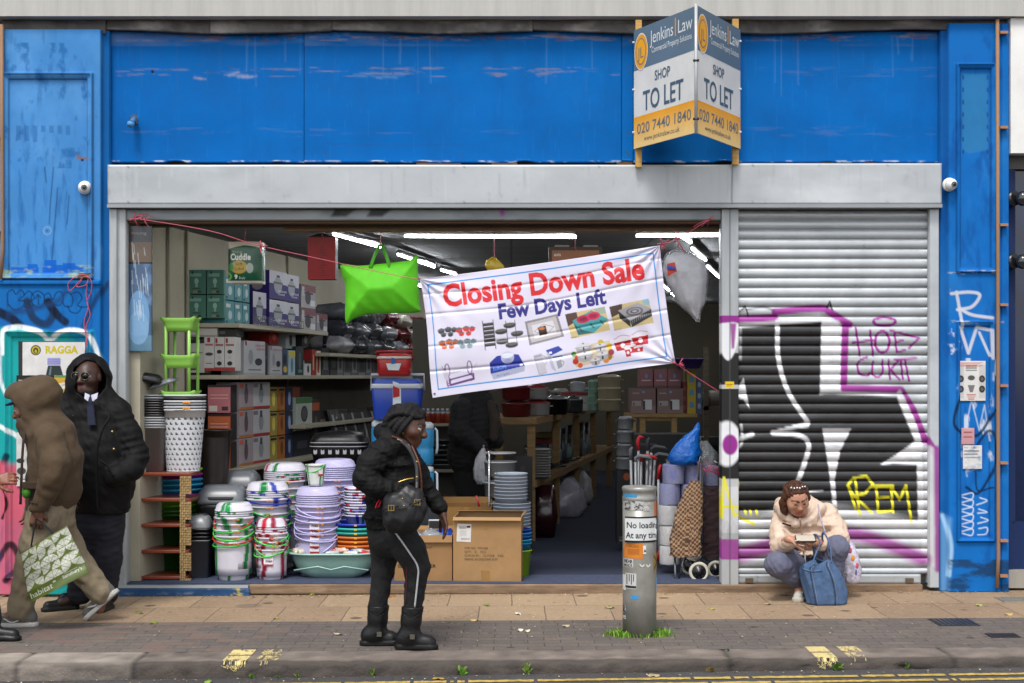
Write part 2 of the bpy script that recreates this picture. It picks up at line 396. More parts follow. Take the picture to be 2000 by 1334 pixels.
    lk.new(out,b.inputs['Base Color']); b.inputs['Roughness'].default_value = rough; b.inputs['Specular IOR Level'].default_value = .3
    ad = n.new('ShaderNodeMath'); ad.operation = 'MULTIPLY_ADD'; lk.new(bt.outputs['Fac'],ad.inputs[0]); ad.inputs[1].default_value = -1; lk.new(tg.outputs['Fac'],ad.inputs[2])
    bp = n.new('ShaderNodeBump'); bp.inputs['Strength'].default_value = bump; bp.inputs['Distance'].default_value = .006; lk.new(ad.outputs[0],bp.inputs['Height']); lk.new(bp.outputs[0],b.inputs['Normal'])
    return m
KY = -2.52                     # kerb face
def rz_(x): x = max(-9,min(9,x)); return -.075 + .0139 * x
def gzc(x): return GS * max(-9,min(9,x))
XS = [-120,-9,-4,0,4,9,120]
def strip(name,y0,y1,zf,m,dz=0,xs=XS,ny=1,zs=None):
    V = []; fs = []
    for x in xs:
        for j in range(ny+1): V.append((x,y0 + (y1-y0)*j/ny,zf(x) + dz))
    k = ny + 1
    for i in range(len(xs)-1):
        for j in range(ny): a = i*k + j; fs.append((a,a+k,a+k+1,a+1))
    me = bpy.data.meshes.new(name); me.from_pydata(V,[],fs); o = link(name,me,m); o['kind'] = 'structure'; return o
SLAB = brickmat('buff_paving_slabs','#9c866c','#8d7761','#66574a',.45,.6,.5,.0045,fine=(30,.16),spots=[(2.6,.13,'#4a4038',.8),(5.5,.11,'#50463d',.6),(9,.1,'#c4b8a4',.35),(1.1,.12,'#62584d',.5)],shift=(.22,.6))
BLOCK = brickmat('grey_block_paving','#696059','#5e5753','#4a4440',.2,.1,.5,.004,fine=(40,.2),red='#735f57',spots=[(3.1,.1,'#332e2c',.7),(8,.09,'#a39a90',.4)],shift=(0,0))
ASPH = brickmat('asphalt','#4c4a4b','#454344','#474546',9,9,.5,.0,fine=(90,.35),bump=.9,spots=[(6,.05,'#6a6660',.5)])
gnd = strip('ground',-150,150,lambda x: -.6,ASPH,xs=[-150,0,150])
strip('road',-45,KY - .0,rz_,ASPH)
strip('brick_pavement',KY + .30,-1.2,gzc,BLOCK)
strip('slab_pavement',-1.2,.3,gzc,SLAB)
def kerb():
    m = mat('kerb_stone',.85,noise=(7,.22),bump=(55,.6,.01)); V = []; C = []; xs = np.unique(np.concatenate([np.arange(-9,9.01,.03),[]]))
    prof = [(.30,0,0),(.2,.001,0),(.1,.001,0),(.05,.0,0),(.02,-.006,.0),(.004,-.018,0),(0,-.035,0),(-.002,-.06,0),(-.004,-.09,0),(-.005,-.2,0)]
    jn = [wx(px,KY - 0) for px in (35,258,1424,1862)]
    k = len(prof); nz = rng.normal(0,1,(len(xs),k))
    for _ in range(2): nz = .5*nz + .25*np.roll(nz,1,0) + .25*np.roll(nz,-1,0)
    for i,x in enumerate(xs):
        smo = x < wx(258,KY)
        for j,(dy,dz,_) in enumerate(prof):
            a = .011 * nz[i,j] * (1 if j > 3 else .25) * (.25 if smo else 1)
            y = KY + dy - (abs(a) * 1.2 if j > 3 else 0); z = gzc(x) + dz + (a if j < 9 else 0) + .002
            dj = min(abs(x - q) for q in jn)
            if dj < .012: z -= .006; y += .006 if j > 4 else 0
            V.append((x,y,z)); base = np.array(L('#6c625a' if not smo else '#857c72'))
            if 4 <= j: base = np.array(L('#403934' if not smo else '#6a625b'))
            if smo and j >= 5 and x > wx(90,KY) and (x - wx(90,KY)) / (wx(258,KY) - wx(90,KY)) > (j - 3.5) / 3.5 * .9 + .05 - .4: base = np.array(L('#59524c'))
            if dj < .012: base = base * .45
            C.append(base * (1 + .3 * nz[i,j]))
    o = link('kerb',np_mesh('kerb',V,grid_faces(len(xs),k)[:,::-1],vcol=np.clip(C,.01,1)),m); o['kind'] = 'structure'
kerb()
def road_line(y0,w,name):
    xs = np.arange(-9,9,.02); V = []; fs = []; c = []
    for i,x in enumerate(xs):
        e = rng.normal(0,.004,2)
        V += [(x,y0 + e[0],rz_(x) + .004),(x,y0 + w + e[1],rz_(x) + .004)]
        if i and rng.random() > .04: a = 2*i; fs.append((a-2,a,a+1,a-1)); c.append(np.array(L('#b59a4e')) * rng.uniform(.75,1.05))
    o = link(name,np_mesh(name,V,fs,fcol=c,smooth=False),PAINT); o['kind'] = 'structure'
road_line(-2.735,.05,'road_marking'); road_line(-2.86,.05,'road_marking')
def kerb_mark(px0,px1,wear,seed):
    g = np.random.default_rng(seed); V = []; fs = []; c = []; nx,ny = 46,40
    xa,xb = wx(px0,KY + .1),wx(px1,KY + .1)
    P = [(KY + .34 - i*(.34/26),.004) for i in range(27)] + [(KY - .012,-.012 - j*.005) for j in range(13)]
    ny = len(P); n1 = g.random((9,12));
    for j,(y,dz) in enumerate(P):
        for i in range(nx + 1):
            x = xa + (xb-xa)*i/nx; V.append((x,y,gzc(x) + (dz if j < 26 else dz) + .002))
    for j in range(ny - 1):
        for i in range(nx):
            fi,fj = i*7.9/nx,j*10.9/ny; a0,b0 = int(fi),int(fj); fi -= a0; fj -= b0; w = ((n1[a0,b0]*(1-fi) + n1[a0+1,b0]*fi)*(1-fj) + (n1[a0,b0+1]*(1-fi) + n1[a0+1,b0+1]*fi)*fj)*.6 + g.random()*.4
            if w > wear + (.0 if j < 20 else (j-20)*.035) and not (12 <= j <= 13 and wear > .2): a = j*(nx+1) + i; fs.append((a,a+1,a+nx+2,a+nx+1)); c.append(np.array(L('#cdbb80')) * g.uniform(.85,1.05))
    o = link('kerb_marking',np_mesh('kerb_marking',V,[f[::-1] for f in fs],fcol=c,smooth=False),PAINT); o['kind'] = 'structure'
kerb_mark(440,486,.3,1); kerb_mark(503,546,.55,2); kerb_mark(1588,1628,.22,3); kerb_mark(1652,1692,.5,4)
for (xa,ya,xb,yb,nm) in ((1835,1209,1890,1223,'flat dark metal drain cover nearer the buff slabs'),(1937,1238,1980,1246,'small dark metal cover set in the grey block paving nearer the kerb'),(1962,1167,2010,1177,'pale square inspection cover in the buff slabs at the far right')):
    a = G(xa,yb); b = G(xb,ya); mb = MB('#3a3837' if 'pale' not in nm else '#9a958a')
    z = gz(a[0]); mb.box(a[0],b[0],a[1],b[1],z - .02,z + .006)
    for i in range(8): t = a[0] + (b[0]-a[0]) * (i + .5) / 8; mb.box(t-.006,t+.006,a[1]+.02,b[1]-.02,z+.006,z+.009)
    setp(mb.build('drain_cover',IRON,base=(a[0],a[1],z)),nm,'drain cover')
# ================================================================ SHOP FRONT
shop = thing('shop_building','run-down shop with blue painted fascia, open grey front and one shutter down','shop',(0,0,0))
pk = lambda mb,name,m,parent=shop,**k: mb.build(name,m,parent,**k)
mb = MB('#a9a7a2'); mb.box(-9,9,-.16,.5,FZ(42),FZ(42) + 1.4); pk(mb,'concrete_beam',CONC)
mb = MB('#2a1d14'); mb.box(FX(205),FX(1845),.09,.2,2.72,4.5); pk(mb,'backing_board',WOOD)  # dark board added behind the fascia to stop light leaking through the gap
# lead flashing, in lapped lengths with a wavy foot
for a,b,s in ((8,211,1),(211,413,2),(413,650,3),(650,1040,4),(1040,1440,5),(1440,1960,6)):
    g = np.random.default_rng(s); p = g.uniform(0,6,3); cv = Canvas(a,36,b,78,1,'#4b4744'); cv.grime('#8d8883',.7,60,14,.5,s); cv.grime('#2c2927',.7,30,30,.55,s+20)
    o = wallgrid('flashing',a,b,38,62,lambda X,Y: -.05 - .02*(Y-38)/30 + .008*np.sin(X/31. + p[0]),cv,LEADM,shop,3)
    for v in o.data.vertices:
        if v.co.z < FZ(55): v.co.z -= (3 + 4*math.sin(v.co.x*3.1 + p[1]) + (4 if a < 200 else 0)) / 264
# fascia boards
def blueboard(x0,x1,y0,y1,seed,step=2.2):
    cv = Canvas(x0,y0,x1,y1,1,'#015aa2'); cv.grime('#0468b4',.4,240,160,.45,seed); cv.grime('#014d90',.35,60,200,.55,seed+1)
    g = np.random.default_rng(seed)
    for i in range(int((x1-x0)/9)):
        x = g.uniform(x0,x1); y = g.uniform(y0,y1); cv.stroke([(x,y),(x + g.normal(0,2),y + g.uniform(10,60))],1,'#2a79c8',.22,False)
    for yy,am in ((72,.6),(141,(.5,.3,.1,.35)[seed % 4]),(258,(.1,.22,.1,.12)[seed % 4])):
        box = (x0 + 10,yy - 8 + g.uniform(-2,2),x1 - 4,yy + 7); cv.grime('#8a7d7a',am,55,5,.57,seed + int(yy),box,.12)
    for i in range(int((x1-x0)/45)): x = g.uniform(x0,x1); cv.stroke([(x,70),(x + g.normal(0,2),g.uniform(90,190))],g.uniform(1,3),'#3d5a80' if i % 2 else '#6f95bb',.22,False,2)
    cv.grime('#6d4a35',.8,16,4,.58,seed+5,(x0+20,68,x1-5,78),.1)
    cv.grime('#c9d3da',.8,26,3,.55,seed+7,(x0,y1-4,x1,y1),.1); cv.grime('#7a86a0',.35,200,30,.5,seed+8,(x0,y0,x1,y0+28))
    for i in range(12): cv.ell(g.uniform(x0+8,x1-8),g.choice([128,142,262,300]) + g.normal(0,2),1.6,1.6,'#3b4a58')
    return cv
for i,(a,b) in enumerate(((217,594),(594.8,1214),(1214.8,1237),(1237.8,1833))):
    cv = blueboard(a,b,60,318,11 + i)
    if i == 0: cv.ell(298,140,3,3.5,'#1a1512'); [cv.stroke([(380 + 9*q,152 + g.normal(0,2)),(392 + 9*q,151 + g.normal(0,2))],g.uniform(2,8),'#9f9297',.5,False,4) for q in range(2)]; [cv.stroke([(438 + 9*q,146 + 1.2*q % 7),(456 + 9*q,144 + g.normal(0,3))],g.uniform(1,6),'#8d97ad',.5,False,4) for q in range(6)]
    if i == 1: [cv.stroke([(692 + 15*q,150 + g.normal(0,4)),(715 + 15*q,148 + g.normal(0,4))],g.uniform(1,8),'#5a86b5',.4,False,5) for q in range(6)]; cv.stroke([(640,280),(760,284),(900,282)],2,'#1d4d8c',.6)
    o = wallgrid('fascia_panel',a,b,60,317,lambda X,Y: .0 - .004*np.sin(X/90+i) + .002*np.sin(Y/21),cv,FASCIA,shop,2.4)
    for v in o.data.vertices:
        if v.co.z < FZ(314): v.co.z += max(0,math.sin(v.co.x*7 + i) + math.sin(v.co.x*17) - .9) * .012
mb = MB('#9a6b43')
for a,b in ((812,900),(960,1010),(1560,1640),(1690,1730),(1205,1236)): mb = MB('#9a6b43'); mb.box(FX(a),FX(b),.03,.06,FZ(321),FZ(313)); pk(mb,'splintered_batten',WOOD)
# roller box and rails
def alubox(name,x0,x1,y0,y1,Y,dep,seed,col='#a6aaad',par=shop):
    cv = Canvas(x0,y0,x1,y1,.5,col); cv.grime('#8e9396',.5,180,60,.52,seed); cv.grime('#6c6f70',.35,14,22,.72,seed+1,None,.1); cv.grime('#d5d8da',.4,240,90,.5,seed+2)
    g = np.random.default_rng(seed)
    for i in range(int((x1-x0)/26)): x = g.uniform(x0,x1); y = g.uniform(y0,y0+20); cv.stroke([(x,y),(x + g.normal(0,1.5),y + g.uniform(15,60))],g.uniform(1,4),'#7d8184' if i % 3 else '#c4c7c9',.22,False,2)
    for i in range(int((x1-x0)/130)):
        for y in (y0+5,y1-5): cv.ell(x0 + 40 + 130*i,y,1.8,1.8,'#5d6062',.8)
    return wallgrid(name,x0,x1,y0,y1,lambda X,Y_: Y + .002*np.sin(X/47. + seed)*np.sin(Y_/23.),cv,ALU,par,4,dep)
alubox('roller_box',218,1425,326,402,-.105,.4,31); alubox('roller_box',1425.7,1831,323,402,-.103,.4,36)
mb = MB('#8b8f92'); mb.box(FX(218),FX(1831),-.12,.25,FZ(409),FZ(402.5)); pk(mb,'roller_box_lip',ALU)
cv = Canvas(247,408,1412,434,1,'#83888b'); cv.grime('#5f6467',.6,90,20,.5,3)
for x in (655,725): cv.poly([(x,409),(x+42,409),(x+22,424),(x-8,424)],'#151515',.95,soft=5)
cv.ell(981,416,5,7,'#8a2a86',.9,soft=5)
wallgrid('bottom_rail',247,1408,409.5,431,-.03,cv,ALU,shop,2.5,.08)
mb = MB('#5a3c22'); mb.box(FX(250),FX(1408),.0,.1,FZ(436),FZ(431.5)); pk(mb,'timber_packing',WOOD)
mb = MB('#7a6146'); mb.box(wx(555,.22),wx(1412,.22),.18,.3,wz(452,.2),wz(437,.2)); pk(mb,'timber_lintel',WOOD)
# guides
cv = Canvas(218,404,250,1158,.5,'#a3a6a8'); cv.grime('#7d8184',.5,20,160,.5,6); cv.rect(233,404,235.5,1160,'#6b6e70')
wallgrid('shutter_guide',218.5,249,409.5,1150,lambda X,Y: np.where(X < 234,-.07,-.05),cv,ALU,shop,2.5,.12)
cv = Canvas(1404,404,1444,1150,1,'#a6a9ab'); cv.grime('#85898c',.5,20,160,.5,7); cv.rect(1404,617,1444,632,'#8b1d83'); cv.rect(1404,690,1444,950,'#111111')
cv.poly([(1404,632),(1438,632),(1440,660),(1432,690),(1420,704),(1408,690),(1404,660)],'#d8d9dc',1,True,3); cv.poly([(1424,632),(1436,632),(1432,680),(1427,682)],'#8b1d83',.9,False,3)
cv.ell(1418,866,28,44,'#d8d9dc',1,soft=4); cv.ell(1424,868,15,20,'#8b1d83',1,soft=3); cv.rect(1404,752,1444,760,'#c9cacd',.7)
cv.rect(1404,935,1444,1040,'#c9cacd',.75); cv.rect(1404,1052,1444,1092,'#8b1d83',.9); cv.grime('#8a8c8e',.5,12,40,.55,9,(1404,935,1444,1100))
cv.stroke([(1408,1010),(1412,932),(1432,1006),(1442,1000)],5,'#d6cf2c',1,False); cv.stroke([(1405,988),(1444,990)],5,'#d6cf2c',1,False)
cv.rect(1422.5,404,1425,1150,'#3c3d3f',.8); cv.rect(1415,746,1432,758,'#d9b813'); cv.rect(1417,750,1430,751.5,'#7a3010'); cv.rect(1417,754,1428,755,'#7a3010')
wallgrid('shutter_guide',1408,1440.5,409.5,1146,-.05,cv,ALU,shop,1.6,.14)
SG = None
def graffiti():
    c = Canvas(1436,404,1832,1150,1.4,'#b0b4b7'); PU = '#8b1d83'; BK = '#0d0d0e'; WH = '#d9dadd'; YE = '#d6cf2c'
    c.grime('#8f9497',.4,140,60,.5,3)
    c.poly([(1438,630),(1520,626),(1600,612),(1650,640),(1645,765),(1756,768),(1798,862),(1806,1030),(1720,1030),(1600,1012),(1438,1040)],WH,.93,False,5)
    c.poly([(1438,640),(1606,628),(1604,768),(1752,774),(1788,862),(1730,905),(1792,905),(1796,1018),(1700,1003),(1630,1000),(1560,998),(1438,1012)],BK,.97,False,4)
    c.stroke([(1438,624),(1514,620)],14,PU,.95,False,3); c.stroke([(1514,609),(1600,602),(1622,610),(1660,634)],14,PU,.95,True,3)
    c.stroke([(1652,636),(1648,758),(1760,761),(1784,800),(1806,856),(1828,892)],14,PU,.95,False,3)
    c.poly([(1806,866),(1832,880),(1832,1115),(1800,1090),(1806,1010)],'#c9cacd',.8,False,5); c.stroke([(1826,876),(1828,1110)],12,PU,.9,True,6)
    c.poly([(1606,622),(1640,628),(1642,766),(1602,770)],WH,.95,False,4)
    c.stroke([(1519,628),(1521,700),(1540,765),(1579,826)],9,WH,.97,True,2.5); c.poly([(1582,822),(1580,834),(1508,845),(1508,842)],WH,.97,False,2)
    c.stroke([(1510,845),(1560,850),(1580,868),(1572,905),(1556,950),(1550,990)],9,WH,.95,True,3); c.stroke([(1446,640),(1446,700)],6,WH,.4,True,4)
    c.poly([(1607,838),(1663,838),(1642,880),(1631,935),(1636,1003),(1629,1003),(1620,920)],WH,.95,False,3)
    c.poly([(1718,909),(1790,864),(1802,908),(1745,905)],WH,.95,False,3); c.stroke([(1758,768),(1786,830),(1800,880)],10,WH,.95,True,3); c.stroke([(1797,900),(1800,1030)],11,WH,.9,True,4)
    c.poly([(1438,764),(1453,738),(1464,797),(1452,780),(1438,776)],WH,.95,False,2); c.stroke([(1440,860),(1470,848)],8,WH,.9,True,4)
    c.stroke([(1438,880),(1450,862),(1448,830)],5,WH,.5,True,3); c.stroke([(1580,960),(1608,958)],3,WH,.7,False)
    c.stroke([(1438,1022),(1500,1020),(1560,1004),(1640,1008),(1720,1020),(1800,1036)],36,'#c9cbce',.85,True,16)
    c.stroke([(1438,1086),(1500,1068),(1545,1052)],30,PU,.85,True,12); c.stroke([(1630,1044),(1680,1046),(1740,1066),(1802,1092)],26,PU,.85,True,12)
    c.grime('#4a4b4d',.35,60,8,.6,8,(1438,640,1800,1010),.15)
    for p in ([(1672,640),(1680,694)],[(1700,645),(1706,694)],[(1666,670),(1706,664)],[(1748,650),(1752,688)],[(1740,646),(1796,660),(1776,680)],[(1750,668),(1764,665)],[(1752,688),(1768,684)],
              [(1694,697),(1677,708),(1678,728),(1694,734),(1700,728)],[(1706,706),(1704,728),(1714,736),(1724,728),(1724,704)],[(1736,704),(1739,741)],[(1756,704),(1740,722),(1758,742)],[(1760,704),(1764,740)],[(1748,702),(1790,700)],[(1768,702),(1776,744)]):
        c.stroke(p,4.2,PU,1,len(p) > 3,1.5)
    for cx,cy,rx,ry in ((1724,668,14,21),(1728,628,22,8)):
        a = np.linspace(0,6.4,20); c.stroke(np.column_stack([cx + rx*np.cos(a),cy + ry*np.sin(a)]),5,PU,1,False)
    for p in ([(1668,968),(1656,948),(1668,934),(1692,930),(1706,946),(1690,964),(1668,968),(1704,1002)],[(1671,936),(1680,1006)],[(1658,950),(1672,995)],[(1740,948),(1712,950),(1716,1000),(1742,998)],[(1714,974),(1736,972)],[(1745,1000),(1741,950),(1758,976),(1770,948),(1781,1018)],[(1706,950),(1745,950)]):
        c.stroke(p,5,YE,1,False,1.5)
    c.stroke([(1441,940),(1438,1008),(1474,1024)],6,YE,1,False,2)
    for x in (1456,1466,1478): c.stroke([(x,998),(x+1,1004)],5,YE,.9,False)
    c.stroke([(1442,612),(1456,598),(1462,618)],3,BK,.9,False); c.stroke([(1450,606),(1490,600),(1512,606)],4,BK,.7,True,3); c.stroke([(1616,602),(1621,590),(1626,604)],4,BK,.9,False)
    return c
gc = graffiti()
def shutter():
    x0,x1,y0,y1 = 1441,1812,409.5,1121; pitch = 18.9; nc = 300; rows = []
    y = y0
    prof = [(0,.011),(.05,.002),(.14,-.005),(.3,-.011),(.5,-.013),(.7,-.012),(.86,-.008),(.93,-.002),(.965,.011)]
    while y < y1 - 2:
        for t,d in prof:
            if y + t*pitch < y1: rows.append((y + t*pitch,.02 + d))
        y += pitch
    rows.append((y1,.02)); X = np.linspace(x0,x1,nc); ry = np.array([r[0] for r in rows]); rd = np.array([r[1] for r in rows])
    GX,GY = np.meshgrid(X,ry); dep = np.repeat(rd[:,None],nc,1) + .002*np.sin(GX/70. + GY/40.)
    V = np.stack([FX(GX),dep,FZ(GY)],-1).reshape(-1,3)
    link('roller_shutter',np_mesh('roller_shutter',V,grid_faces(len(ry),nc),vcol=gc.at(GX,GY).reshape(-1,3)),mat('shutter_paint',.38,.35,noise=(6,.1),rvar=.12),shop)
shutter()
cv = gc; wallgrid('shutter_guide',1812.5,1830,409.5,1146,-.05,cv,ALU,shop,1.6,.14)
bar = alubox('bottom_bar',1438,1797,1121.5,1139,-.02,.05,44,'#9a9ea0')
for x in (1462,1774): mb = MB('#6b5a48'); mb.box(FX(x-7),FX(x+7),-.05,-.018,FZ(1136),FZ(1128)); pk(mb,'shutter_lock',IRON)
# timber sill with a painted step at the left
cv = Canvas(460,1136,1800,1160,1,'#77604a'); cv.grime('#4d3d30',.7,90,8,.5,4); cv.grime('#a08a70',.6,60,6,.55,5)
wallgrid('timber_sill',490,1797,1139.5,1158,lambda X,Y: -.064 - .0*X,cv,WOOD,shop,3,.2)
cv = Canvas(215,1140,500,1165,1,'#20456f'); cv.grime('#16304d',.6,40,10,.5,4); cv.grime('#b7a53d',.9,16,8,.55,3,(445,1146,478,1160),.1); cv.grime('#97a0a8',.6,30,6,.6,6)
wallgrid('painted_step',219,491,1146.5,1162,-.09,cv,PAINT,shop,2,.2)
mb = MB('#a2a5a6'); mb.box(FX(222),FX(488),-.075,.1,FZ(1145.8),FZ(1141)); pk(mb,'door_track',ALU)
# ---- left pillar
def frame_h(X,Y,x0,x1,y0,y1,w=13,h=.03,inset=.012):
    d = np.minimum(np.minimum(X-x0,x1-X),np.minimum(Y-y0,y1-Y))     # distance inside the frame's outer edge
    p = np.where((d > 0) & (d < w),h * np.clip(np.minimum(d/2.5,1),0,1) * (1 - .55*(d > w*.38) - .25*(d > w*.7)),0)
    return -p + np.where(d >= w,inset,0)
def pillar_left():
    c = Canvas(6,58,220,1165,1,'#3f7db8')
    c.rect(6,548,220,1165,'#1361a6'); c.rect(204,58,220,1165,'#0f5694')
    c.grime('#6299cc',.5,130,200,.48,1,(6,58,204,548)); c.grime('#1f5a94',.75,24,40,.58,2,(20,90,195,330),.12); c.grime('#245f9d',.6,10,70,.6,3,(20,330,195,545),.12)
    for p in ([(112,330),(106,400),(104,440)],[(120,370),(112,470),(108,520)],[(142,385),(138,440)],[(95,330),(98,360)]): c.stroke(p,2.2,'#1a3d66',.8)
    for x in range(40,150,16): c.rect(x,250,x+9,262 + (x*7) % 22,'#2a5f98',.6)
    a = np.linspace(0,6.3,24); c.stroke(np.column_stack([100 + 7.5*np.cos(a),453 + 7.5*np.sin(a)]),1.2,'#8fa3b8',.9,False,1); c.ell(100,453,1.5,1.5,'#1a2c40')
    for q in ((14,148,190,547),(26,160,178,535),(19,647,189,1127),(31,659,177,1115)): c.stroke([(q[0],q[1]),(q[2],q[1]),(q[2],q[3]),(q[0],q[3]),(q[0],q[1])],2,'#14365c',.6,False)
    c.ell(168,316,3,2.5,'#15100d'); c.grime('#7b5a44',.8,8,4,.5,9,(157,306,180,314),.1)
    for q in ((30,524,84,535),(62,518,82,530),(95,510,118,535),(92,520,140,536),(130,516,155,528),(145,522,170,534)): c.rect(*q,'#0c57b4',.92)
    c.grime('#a9b44b',.5,20,8,.55,12,(12,520,190,545),.15)
    for q in ((150,536,188,548),): c.grime('#4a3a28',.95,16,10,.42,3,q,.1)
    # black bubble outline and dark spray
    for p in ([(25,600),(24,575),(34,568),(40,576),(50,568),(56,578),(45,588),(58,590),(50,603),(36,606),(26,596)],[(56,578),(66,570),(76,584),(64,592),(70,602),(56,600)],[(74,600),(70,580),(82,570),(94,578),(94,594),(84,602),(74,596)],[(84,596),(83,578),(79,584),(83,577),(88,583)],[(96,578),(104,574),(112,586),(118,574),(128,572),(132,586),(124,598),(112,594)],[(130,580),(140,572),(150,582),(148,598),(136,600),(130,590)],[(146,576),(160,572),(168,584),(160,598),(178,600),(186,580),(178,570)],[(140,598),(146,610),(160,612),(168,600)]):
        c.stroke(p,1.9,'#0b1420',.9)
    c.stroke([(0,608),(30,622),(48,638)],18,'#14161f',.93,True,5); c.stroke([(62,590),(74,622),(98,634),(112,615),(104,590)],15,'#1b2638',.85,True,5); c.stroke([(102,592),(122,618),(136,630)],15,'#121520',.92,True,4)
    c.stroke([(136,572),(120,590),(70,606),(30,612)],11,'#1c3a66',.7,True,7); c.stroke([(215,555),(190,595),(170,640),(158,656)],10,'#16294a',.75,True,5)
    # lower panel pieces: teal, white, pink
    c.poly([(6,640),(60,640),(120,652),(190,645),(205,700),(205,1165),(6,1165)],'#1c9c96',.9,False,8)
    c.poly([(150,640),(206,640),(206,1165),(150,1165)],'#1361a6',.6,False,30)
    c.stroke([(14,690),(16,648),(40,640),(62,642),(88,650),(104,668)],10,'#dfe3e3',.95,True,3); c.stroke([(106,665),(130,648),(160,646),(185,660),(200,700),(206,760)],9,'#dfe3e3',.9,True,3)
    c.stroke([(8,690),(10,740),(22,770)],8,'#dfe3e3',.9,True,4); c.stroke([(6,830),(40,850),(70,880)],9,'#dfe3e3',.9,True,3); c.stroke([(22,890),(6,930)],14,'#121212',.9,True,4)
    c.poly([(6,900),(60,910),(80,1165),(6,1165)],'#c9586f',.95,False,14); c.poly([(6,1000),(90,1040),(90,1165),(6,1165)],'#b5607e',.6,False,20)
    c.stroke([(10,940),(24,980),(14,1010)],5,'#101010',.95); c.stroke([(6,1090),(30,1060),(46,1100),(20,1130)],12,'#14181f',.9,True,4); c.stroke([(160,1000),(172,1060),(166,1100)],8,'#cfdbe6',.8,True,4)
    c.grime('#0e3f7c',.4,12,60,.6,15,(6,60,210,1165),.2); c.grime('#3a3430',.8,40,12,.5,17,(6,1130,220,1165),.2)
    def yf(X,Y):
        y = np.full(X.shape,-.10); y = y + frame_h(X,Y,13,191,147,548) + frame_h(X,Y,18,190,646,1128)
        y = y - np.where((Y > 549) & (Y < 558),.02,0); return np.where(X > 204,-.055 - .02*(X < 206),y)
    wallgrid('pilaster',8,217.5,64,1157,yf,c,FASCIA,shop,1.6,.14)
pillar_left()
def pillar_right():
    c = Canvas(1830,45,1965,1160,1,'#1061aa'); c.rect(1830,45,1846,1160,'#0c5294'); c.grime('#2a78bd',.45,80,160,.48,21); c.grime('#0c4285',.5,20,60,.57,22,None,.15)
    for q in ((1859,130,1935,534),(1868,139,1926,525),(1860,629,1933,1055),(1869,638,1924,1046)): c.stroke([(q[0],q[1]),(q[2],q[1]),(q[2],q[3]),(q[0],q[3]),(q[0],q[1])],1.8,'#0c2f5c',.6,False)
    c.rect(1873,150,1922,296,'#2a6fa0',.9); c.poly([(1873,296),(1885,304),(1905,300),(1922,296)],'#2a6fa0',.8)
    for y in range(152,300,24):
        for x in (1873,1920): c.rect(x,y,x+3,y+9,'#15314f',.7)
    WH = '#c5ccd4'
    c.stroke([(1850,575),(1885,572),(1905,578),(1890,600),(1862,606)],6,'#b9bcc4',.95,True,2); c.stroke([(1860,572),(1872,640)],6,'#b9bcc4',.9); c.stroke([(1866,604),(1890,616),(1930,622)],6,'#b9bcc4',.95,True,2)
    c.stroke([(1868,640),(1884,690),(1900,640),(1928,646),(1930,700)],6,'#b9bcc4',.9,False,2); c.stroke([(1905,650),(1925,695)],5,'#b9bcc4',.9)
    c.stroke([(1880,830),(1890,780),(1905,840),(1915,790),(1925,860)],2,WH,.7,False); c.grime(WH,.8,14,50,.6,5,(1876,700,1935,940),.1); c.grime(WH,.5,40,50,.58,6,(1870,830,1930,930),.1)
    c.stroke([(1870,760),(1856,830),(1900,850),(1935,800)],5,'#0d1a30',.9,True,2); c.stroke([(1880,900),(1925,840),(1935,900),(1905,960),(1880,950)],5,'#0d1a30',.85,True,2); c.stroke([(1898,920),(1902,956),(1930,950)],3,'#0d1a30',.9)
    for k in range(6):
        y = 965 + k*14; c.stroke([(1872,y),(1892,y-4),(1890,y+8),(1872,y+4)],2,WH,.95,True,1)
    for k,p in enumerate(([(1902,1042),(1918,1040),(1920,1028),(1904,1030)],[(1902,1020),(1922,1014),(1908,1008)],[(1902,1000),(1920,998),(1904,992)],[(1900,984),(1920,976),(1906,970)])): c.stroke(p,2,WH,.95,True,1)
    c.poly([(1832,1000),(1850,1010),(1846,1160),(1832,1160)],'#6fa3cf',.6,False,10); c.stroke([(1836,1005),(1850,1060),(1846,1120)],7,'#9cc1de',.8,True,4)
    c.grime('#c5ccd4',.8,12,20,.66,33,(1846,560,1880,760),.1); c.grime('#1a2f47',.8,40,16,.45,34,(1846,1090,1962,1160),.2)
    for y in (534,630): c.grime('#a7a49a',.7,20,3,.55,y,(1846,y-4,1950,y+2),.1)
    def yf(X,Y):
        y = np.full(X.shape,-.10) + frame_h(X,Y,1858,1936,129,535,10,.026) + frame_h(X,Y,1859,1934,628,1056,9,.026)
        y = np.where((X > 1946) & (X < 1948),-.08,y); return np.where(X < 1845,-.055,y)
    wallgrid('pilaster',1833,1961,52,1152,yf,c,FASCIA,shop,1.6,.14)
pillar_right()
# blue pipe stub on the fascia
mb = MB('#3c6f9f'); mb.tube([W(262,232,0),W(260,236,-.06),W(256,240,-.1)],.02,10); mb.tube([W(256,240,-.1),W(254,247,-.11)],[.028,.024],10,'#4a86b8'); mb.tube([W(262,231,0),W(262,231,-.015)],.03,10,'#52606e')
mb.tube([W(265,232,-.03),W(267,243,-.06)],.008,6,'#2d3c4c'); pk(mb,'pipe_stub',PAINT)
